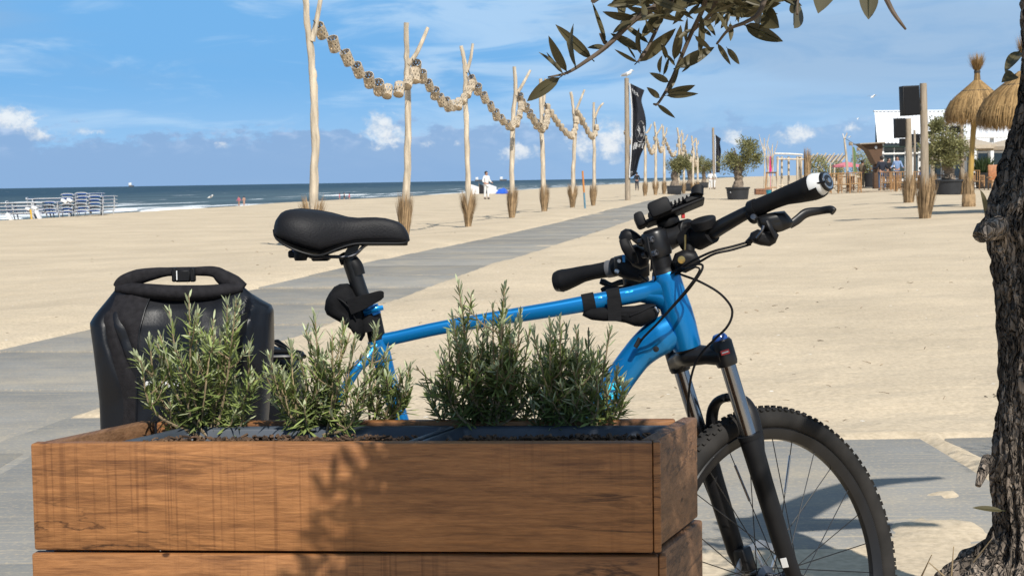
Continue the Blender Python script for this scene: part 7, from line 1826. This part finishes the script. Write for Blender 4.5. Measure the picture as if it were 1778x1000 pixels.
f1 = np.abs(fbm(cw * 6.5 + wrp + 3, sw * 6.5 + ZZ * 2.4 + wrp, 3)); f2 = np.abs(fbm(cw * 15 + wrp * 2, sw * 15 + ZZ * 5.5 + 9, 3)); f3 = fbm(cw * 34, sw * 34 + ZZ * 16, 3)
knob = np.exp(-((ZZ - 1.17) / .05) ** 2) * .10 * (.5 + fbm(cw * 2.2 + 5, sw * 2.2 + 1, 2)) 
q = RR * (1 + .17 * lump_ + .36 * np.minimum(f1, .42) + .24 * np.minimum(f2, .35) + .09 * f3 - .16) + knob * RR * 2
VX = CX + q * ca; VY = TRY + q * sa; VZ = ZZ + .010 * f3
vs = np.stack([VX, VY, VZ], -1).reshape(-1, 3)
ii = np.arange(K * n).reshape(K, n); jj = np.roll(ii, -1, 1)
fs = np.stack([ii[:-1], jj[:-1], jj[1:], ii[1:]], -1).reshape(-1, 4)
trunk = obj('trunk', MB().add(vs.tolist(), fs.tolist()), M_obk, tree, ang=180, fix=False)
r2 = random.Random(6)
obj('stub', MB().tube([W(1716, 798, TRY - .04), W(1706, 820, TRY - .09), W(1698, 843, TRY - .11)], [.017, .013, .007], n=9), M_obk, tree)
obj('stub', MB().tube([W(1735, 395, TRY - .05), W(1708, 402, TRY - .09), W(1700, 412, TRY - .10)], [.03, .025, .018], n=9), M_obk, tree)
# litter and dry bits about the foot
mb = MB(); M_dry = mat('dry_litter', (.30, .23, .14), rough=.9, var=.4, island=.6)
for _ in range(260):
    a = r2.uniform(math.pi * .6, math.pi * 1.7); q = r2.uniform(.24, .52); p = Vector((cs[0].x + .02 + math.cos(a) * q, TRY + math.sin(a) * q, 0)); p.z = gz(p.x, p.y) + max(0, .34 - q) * 1.1 + r2.uniform(0, .03)
    d = Vector((r2.uniform(-1, 1), r2.uniform(-1, 1), r2.uniform(0, 1.1))).normalized() * r2.uniform(.02, .055); s = d.orthogonal().normalized() * r2.uniform(.002, .006)
    mb.add([p - s, p + s, p + d * .6 + s, p + d, p + d * .6 - s], [(0, 1, 2, 3, 4)])
obj('dry_litter', mb, M_dry, tree, smooth=False, kind='stuff', fix=False)
mb = MB()
for px0, py0, px1, py1 in ((1600, 1000, 1618, 962), (1652, 1000, 1656, 948), (1640, 1000, 1612, 975), (1690, 975, 1722, 935)):
    mb.tube([W(px0, py0, TRY - .32), W(px1, py1, TRY - .36)], [.0022, .001], n=5)
obj('dry_stalk', mb, M_dry, tree, kind='stuff')
# --- limbs and twigs; the hanging branch
def zz(x, y): return (900 + x / 2.54, y / 2.54)
def put_leaf(b, t, roll, par, kind=None, v=None):
    d = (t - b); l = d.length; d.normalize()
    back = (C0 - b).normalized(); nrm = (back - d * back.dot(d)).normalized()
    nrm = Matrix.Rotation(roll, 3, d) @ nrm; sd = nrm.cross(d)
    M3 = Matrix((d, sd, nrm)).transposed()
    o = bpy.data.objects.new('leaf', LEAVES[(v if v is not None else r2.randrange(4))]); COL.objects.link(o); o.parent = par
    o.matrix_local = Matrix.Translation(b - wloc(tree)) @ M3.to_4x4() @ Matrix.Scale(l, 4)
    return o
hub = Vector((1.02, 2.45, 1.74)); fork = cs[-1]
limb1 = obj('limb', MB().tube(spline([fork - Vector((0, 0, .1)), Vector((1.45, 3.3, 1.86)), Vector((1.2, 2.85, 1.88)), hub], 6), lin([.065, .04, .028, .02], 19), n=12), M_obk, tree)
limb2 = obj('limb', MB().tube(spline([fork - Vector((0, 0, .05)), Vector((1.8, 3.5, 2.05)), Vector((2.0, 3.2, 2.35)), Vector((2.2, 3.0, 2.5))], 6), lin([.09, .06, .045, .02], 19), n=12), M_obk, tree)
limb3 = obj('limb', MB().tube(spline([Vector((1.2, 2.85, 1.88)), Vector((1.0, 2.1, 1.92)), Vector((.72, 1.6, 1.86)), Vector((.35, 1.3, 1.74))], 6), lin([.026, .02, .014, .006], 19), n=10), M_obk, tree)
limb4 = obj('limb', MB().tube(spline([fork - Vector((0, 0, .1)), Vector((2.0, 4.0, 2.2)), Vector((2.5, 3.8, 2.6))], 6), lin([.09, .06, .02], 13), n=12), M_obk, tree)
YL = 2.30
branch = obj('branch', MB().tube(spline([hub, W(1240, -60, 2.38), W(1180, -30, 2.34), W(*zz(620, 20), YL), W(*zz(510, 90), YL), W(*zz(390, 205), YL), W(*zz(300, 270), YL), W(*zz(215, 322), YL), W(*zz(130, 342), YL)], 5), lin([.016, .010, .008, .0055, .0045, .0036, .003, .0022, .0012], 41), n=8), M_twig, tree)
twigs = [[(830, -20), (810, 50), (762, 150), (715, 262), (690, 320), (655, 395), (615, 458), (598, 460)], [(700, -30), (640, 60), (600, 150), (560, 230), (528, 272)], [(1100, -40), (1060, 60), (1000, 100), (930, 130), (875, 195)], [(880, -20), (850, 60), (800, 110), (760, 150)],
         [(1235, -40), (1228, 20), (1230, 65)], [(1610, -30), (1650, 50), (1685, 100), (1708, 130)], [(330, 5), (360, -10), (430, -50)], [(385, 190), (376, 180), (360, 150)]]
for i, tw in enumerate(twigs):
    P = spline([W(*zz(x, y), YL + .05 * math.sin(i * 2 + k * .5) - (.10 if i in (2, 4, 5) else 0)) for k, (x, y) in enumerate(tw)], 5)
    obj('twig', MB().tube(P, lin([.004, .0028, .0016], len(P)), n=7), M_twig, branch)
LP = [((180, 345), (35, 447), .2), ((196, 325), (90, 230), 1.0), ((190, 320), (122, 235), .9), ((212, 314), (138, 155), .6), ((248, 290), (215, 176), .8), ((252, 288), (233, 105), 1.1), ((320, 258), (165, 112), .1), ((388, 214), (303, 208), .6), ((384, 190), (332, 8), 1.0), ((535, 222), (405, 152), .4),
      ((525, 275), (422, 222), .8), ((505, 95), (413, 145), .5), ((512, 76), (370, 58), .6), ((572, 190), (450, 94), .7), ((516, 260), (480, 200), .9), ((540, 240), (527, 125), .9), ((546, 165), (640, 45), .3), ((528, 272), (690, 124), .4), ((688, 262), (714, 110), .3), ((738, 185), (742, 80), .8),
      ((796, 232), (806, 60), .8), ((650, 260), (630, 190), .5), ((640, 330), (668, 252), .6), ((624, 322), (630, 248), .8), ((662, 362), (580, 322), .1), ((622, 432), (563, 384), .1), ((700, 298), (862, 212), .1), ((708, 302), (766, 252), .4), ((650, 412), (712, 300), .3), ((658, 412), (778, 380), .3),
      ((655, 422), (792, 416), .3), ((614, 462), (692, 522), .1), ((880, 195), (936, 288), .1), ((922, 215), (976, 286), .1), ((868, 112), (922, 20), .3), ((1004, 114), (1156, 182), .2), ((1082, 56), (1166, 132), .2), ((1048, 106), (1072, 60), .6), ((936, 105), (932, 186), .5), ((800, 182), (846, 212), .5),
      ((945, 64), (1130, 4), .2), ((1225, -6), (1196, 134), .9), ((1232, -30), (1232, 68), 1.0), ((1350, -60), (1330, 36), .1), ((1545, -50), (1546, 70), .1), ((780, 160), (850, 215), .4), ((690, 290), (650, 240), .6), ((715, 262), (690, 330), .5), ((930, 130), (905, 100), .7), ((580, 60), (480, 30), .4),
      ((600, 40), (520, 20), .5), ((640, 80), (570, 140), .3), ((660, 30), (760, 60), .4), ((610, 10), (700, 40), .2), ((740, 40), (680, 110), .3), ((770, 60), (840, 30), .3), ((800, 20), (740, 80), .5), ((850, 60), (900, 10), .5), ((870, 20), (960, 30), .4), ((930, 60), (890, 130), .2), ((960, 90), (1010, 20), .4),
      ((1000, 60), (1090, 40), .3), ((1040, 30), (960, 60), .5), ((470, 10), (400, -30), .3), ((500, -10), (470, 40), .2), ((760, 130), (700, 180), .5), ((820, 90), (870, 160), .4), ((850, 160), (800, 120), .5), ((640, 200), (660, 260), .4), ((600, 150), (560, 90), .4), ((690, 180), (720, 250), .6), ((760, 290), (720, 320), .5)]
for i, (a, b, roll) in enumerate(LP):
    d0 = r2.uniform(-.05, .05); d1 = d0 + r2.uniform(-.02, .02) - (.10 if a[0] > 1000 else 0)
    put_leaf(W(*zz(*a), YL + d0), W(*zz(*b), YL + d1), roll * 1.05 * r2.choice((-1, 1)), branch)
for _ in range(230):                                               # the thick of the branch, at and above the frame's edge
    x = r2.uniform(400, 1180); y = r2.uniform(-150, 78) if r2.random() < .7 else r2.uniform(-150, 20)
    if y > 25 and not 520 < x < 1040: continue
    an = r2.uniform(0, 6.28); l = r2.uniform(100, 165); d0 = r2.uniform(-.12, .14)
    put_leaf(W(*zz(x, y), YL + d0), W(*zz(x + l * math.cos(an), y + l * .6 * math.sin(an)), YL + d0 + r2.uniform(-.04, .04)), r2.uniform(-1.3, 1.3), branch)
put_leaf(W(1710, 368, TRY - .22), W(1704, 330, TRY - .24), .9, trunk, v=1)
put_leaf(W(1740, 886, TRY - .22), W(1690, 879, TRY - .26), .9, trunk, v=2)
put_leaf(W(1762, 130, TRY - .12), W(1742, 140, TRY - .2), .4, trunk, v=1)
put_leaf(W(1770, 90, TRY - .12), W(1745, 125, TRY - .2), .4, trunk, v=0)
# the rest of the crown, above the picture: leaf clumps placed sunward to shade planter, rosemary and trunk
mb = MB(); clumps = []
def clump(c, r, n): clumps.append((Vector(c), r, n))
def along(p, zt):                                                  # the place between p and the sun at height zt
    return p + to_sun * ((zt - p.z) / to_sun.z)
for px, py, Y, zt, r, k in ((770, 800, 2.36, 1.62, .15, 130), (700, 930, 2.36, 1.60, .13, 110), (850, 860, 2.35, 1.66, .16, 140), (950, 800, 2.34, 1.68, .15, 130), (1050, 870, 2.33, 1.72, .16, 140), (900, 960, 2.35, 1.60, .15, 140), (1120, 960, 2.33, 1.66, .15, 130), (1100, 800, 2.34, 1.78, .13, 110), (690, 860, 2.37, 1.60, .08, 40),
                        (1010, 960, 2.34, 1.62, .15, 130), (800, 900, 2.36, 1.60, .15, 140), (790, 640, 2.5, 1.66, .10, 60), (860, 650, 2.5, 1.68, .12, 90), (950, 640, 2.48, 1.70, .12, 90), (1010, 650, 2.47, 1.72, .12, 90), (1180, 850, 2.45, 1.74, .14, 110), (840, 730, 2.5, 1.64, .13, 100), (960, 730, 2.48, 1.68, .13, 100), (1060, 720, 2.46, 1.74, .12, 90)):
    clump(along(W(px, py, Y), zt), r * 1.05, int(k * 2.3))
for py, r, k in ((100, .17, 170), (200, .18, 190), (300, .18, 190), (400, .18, 190), (500, .17, 160), (600, .15, 110), (690, .10, 50)):
    clump(along(W(1775, py, TRY - .12), 2.15 + r2.uniform(-.1, .2)), r, k)
for p in ((3.0, 4.0, 2.7),): clump(p, .30, 260)
for c, r, k in clumps:
    for _ in range(k):
        d = Vector((r2.gauss(0, 1), r2.gauss(0, 1), r2.gauss(0, 1))).normalized() * r * r2.uniform(.1, 1.15); o = c + d
        x, y = proj(o) if o.y > .3 else (0, -100)
        if y > -35 and -40 < x < 1820: continue
        dr = (d.normalized() + Vector((r2.uniform(-1, 1), r2.uniform(-1, 1), r2.uniform(-.8, .8)))).normalized(); sd = dr.orthogonal().normalized(); sd = Matrix.Rotation(r2.uniform(0, 3.14), 3, dr) @ sd
        l = r2.uniform(.045, .07); w = l * .115
        mb.add([o, o + dr * l * .3 + sd * w, o + dr * l * .7 + sd * w, o + dr * l, o + dr * l * .7 - sd * w, o + dr * l * .3 - sd * w], [(0, 1, 2, 3, 4, 5)])
obj('crown', mb, M_leaf, tree, smooth=False, kind='stuff', fix=False)
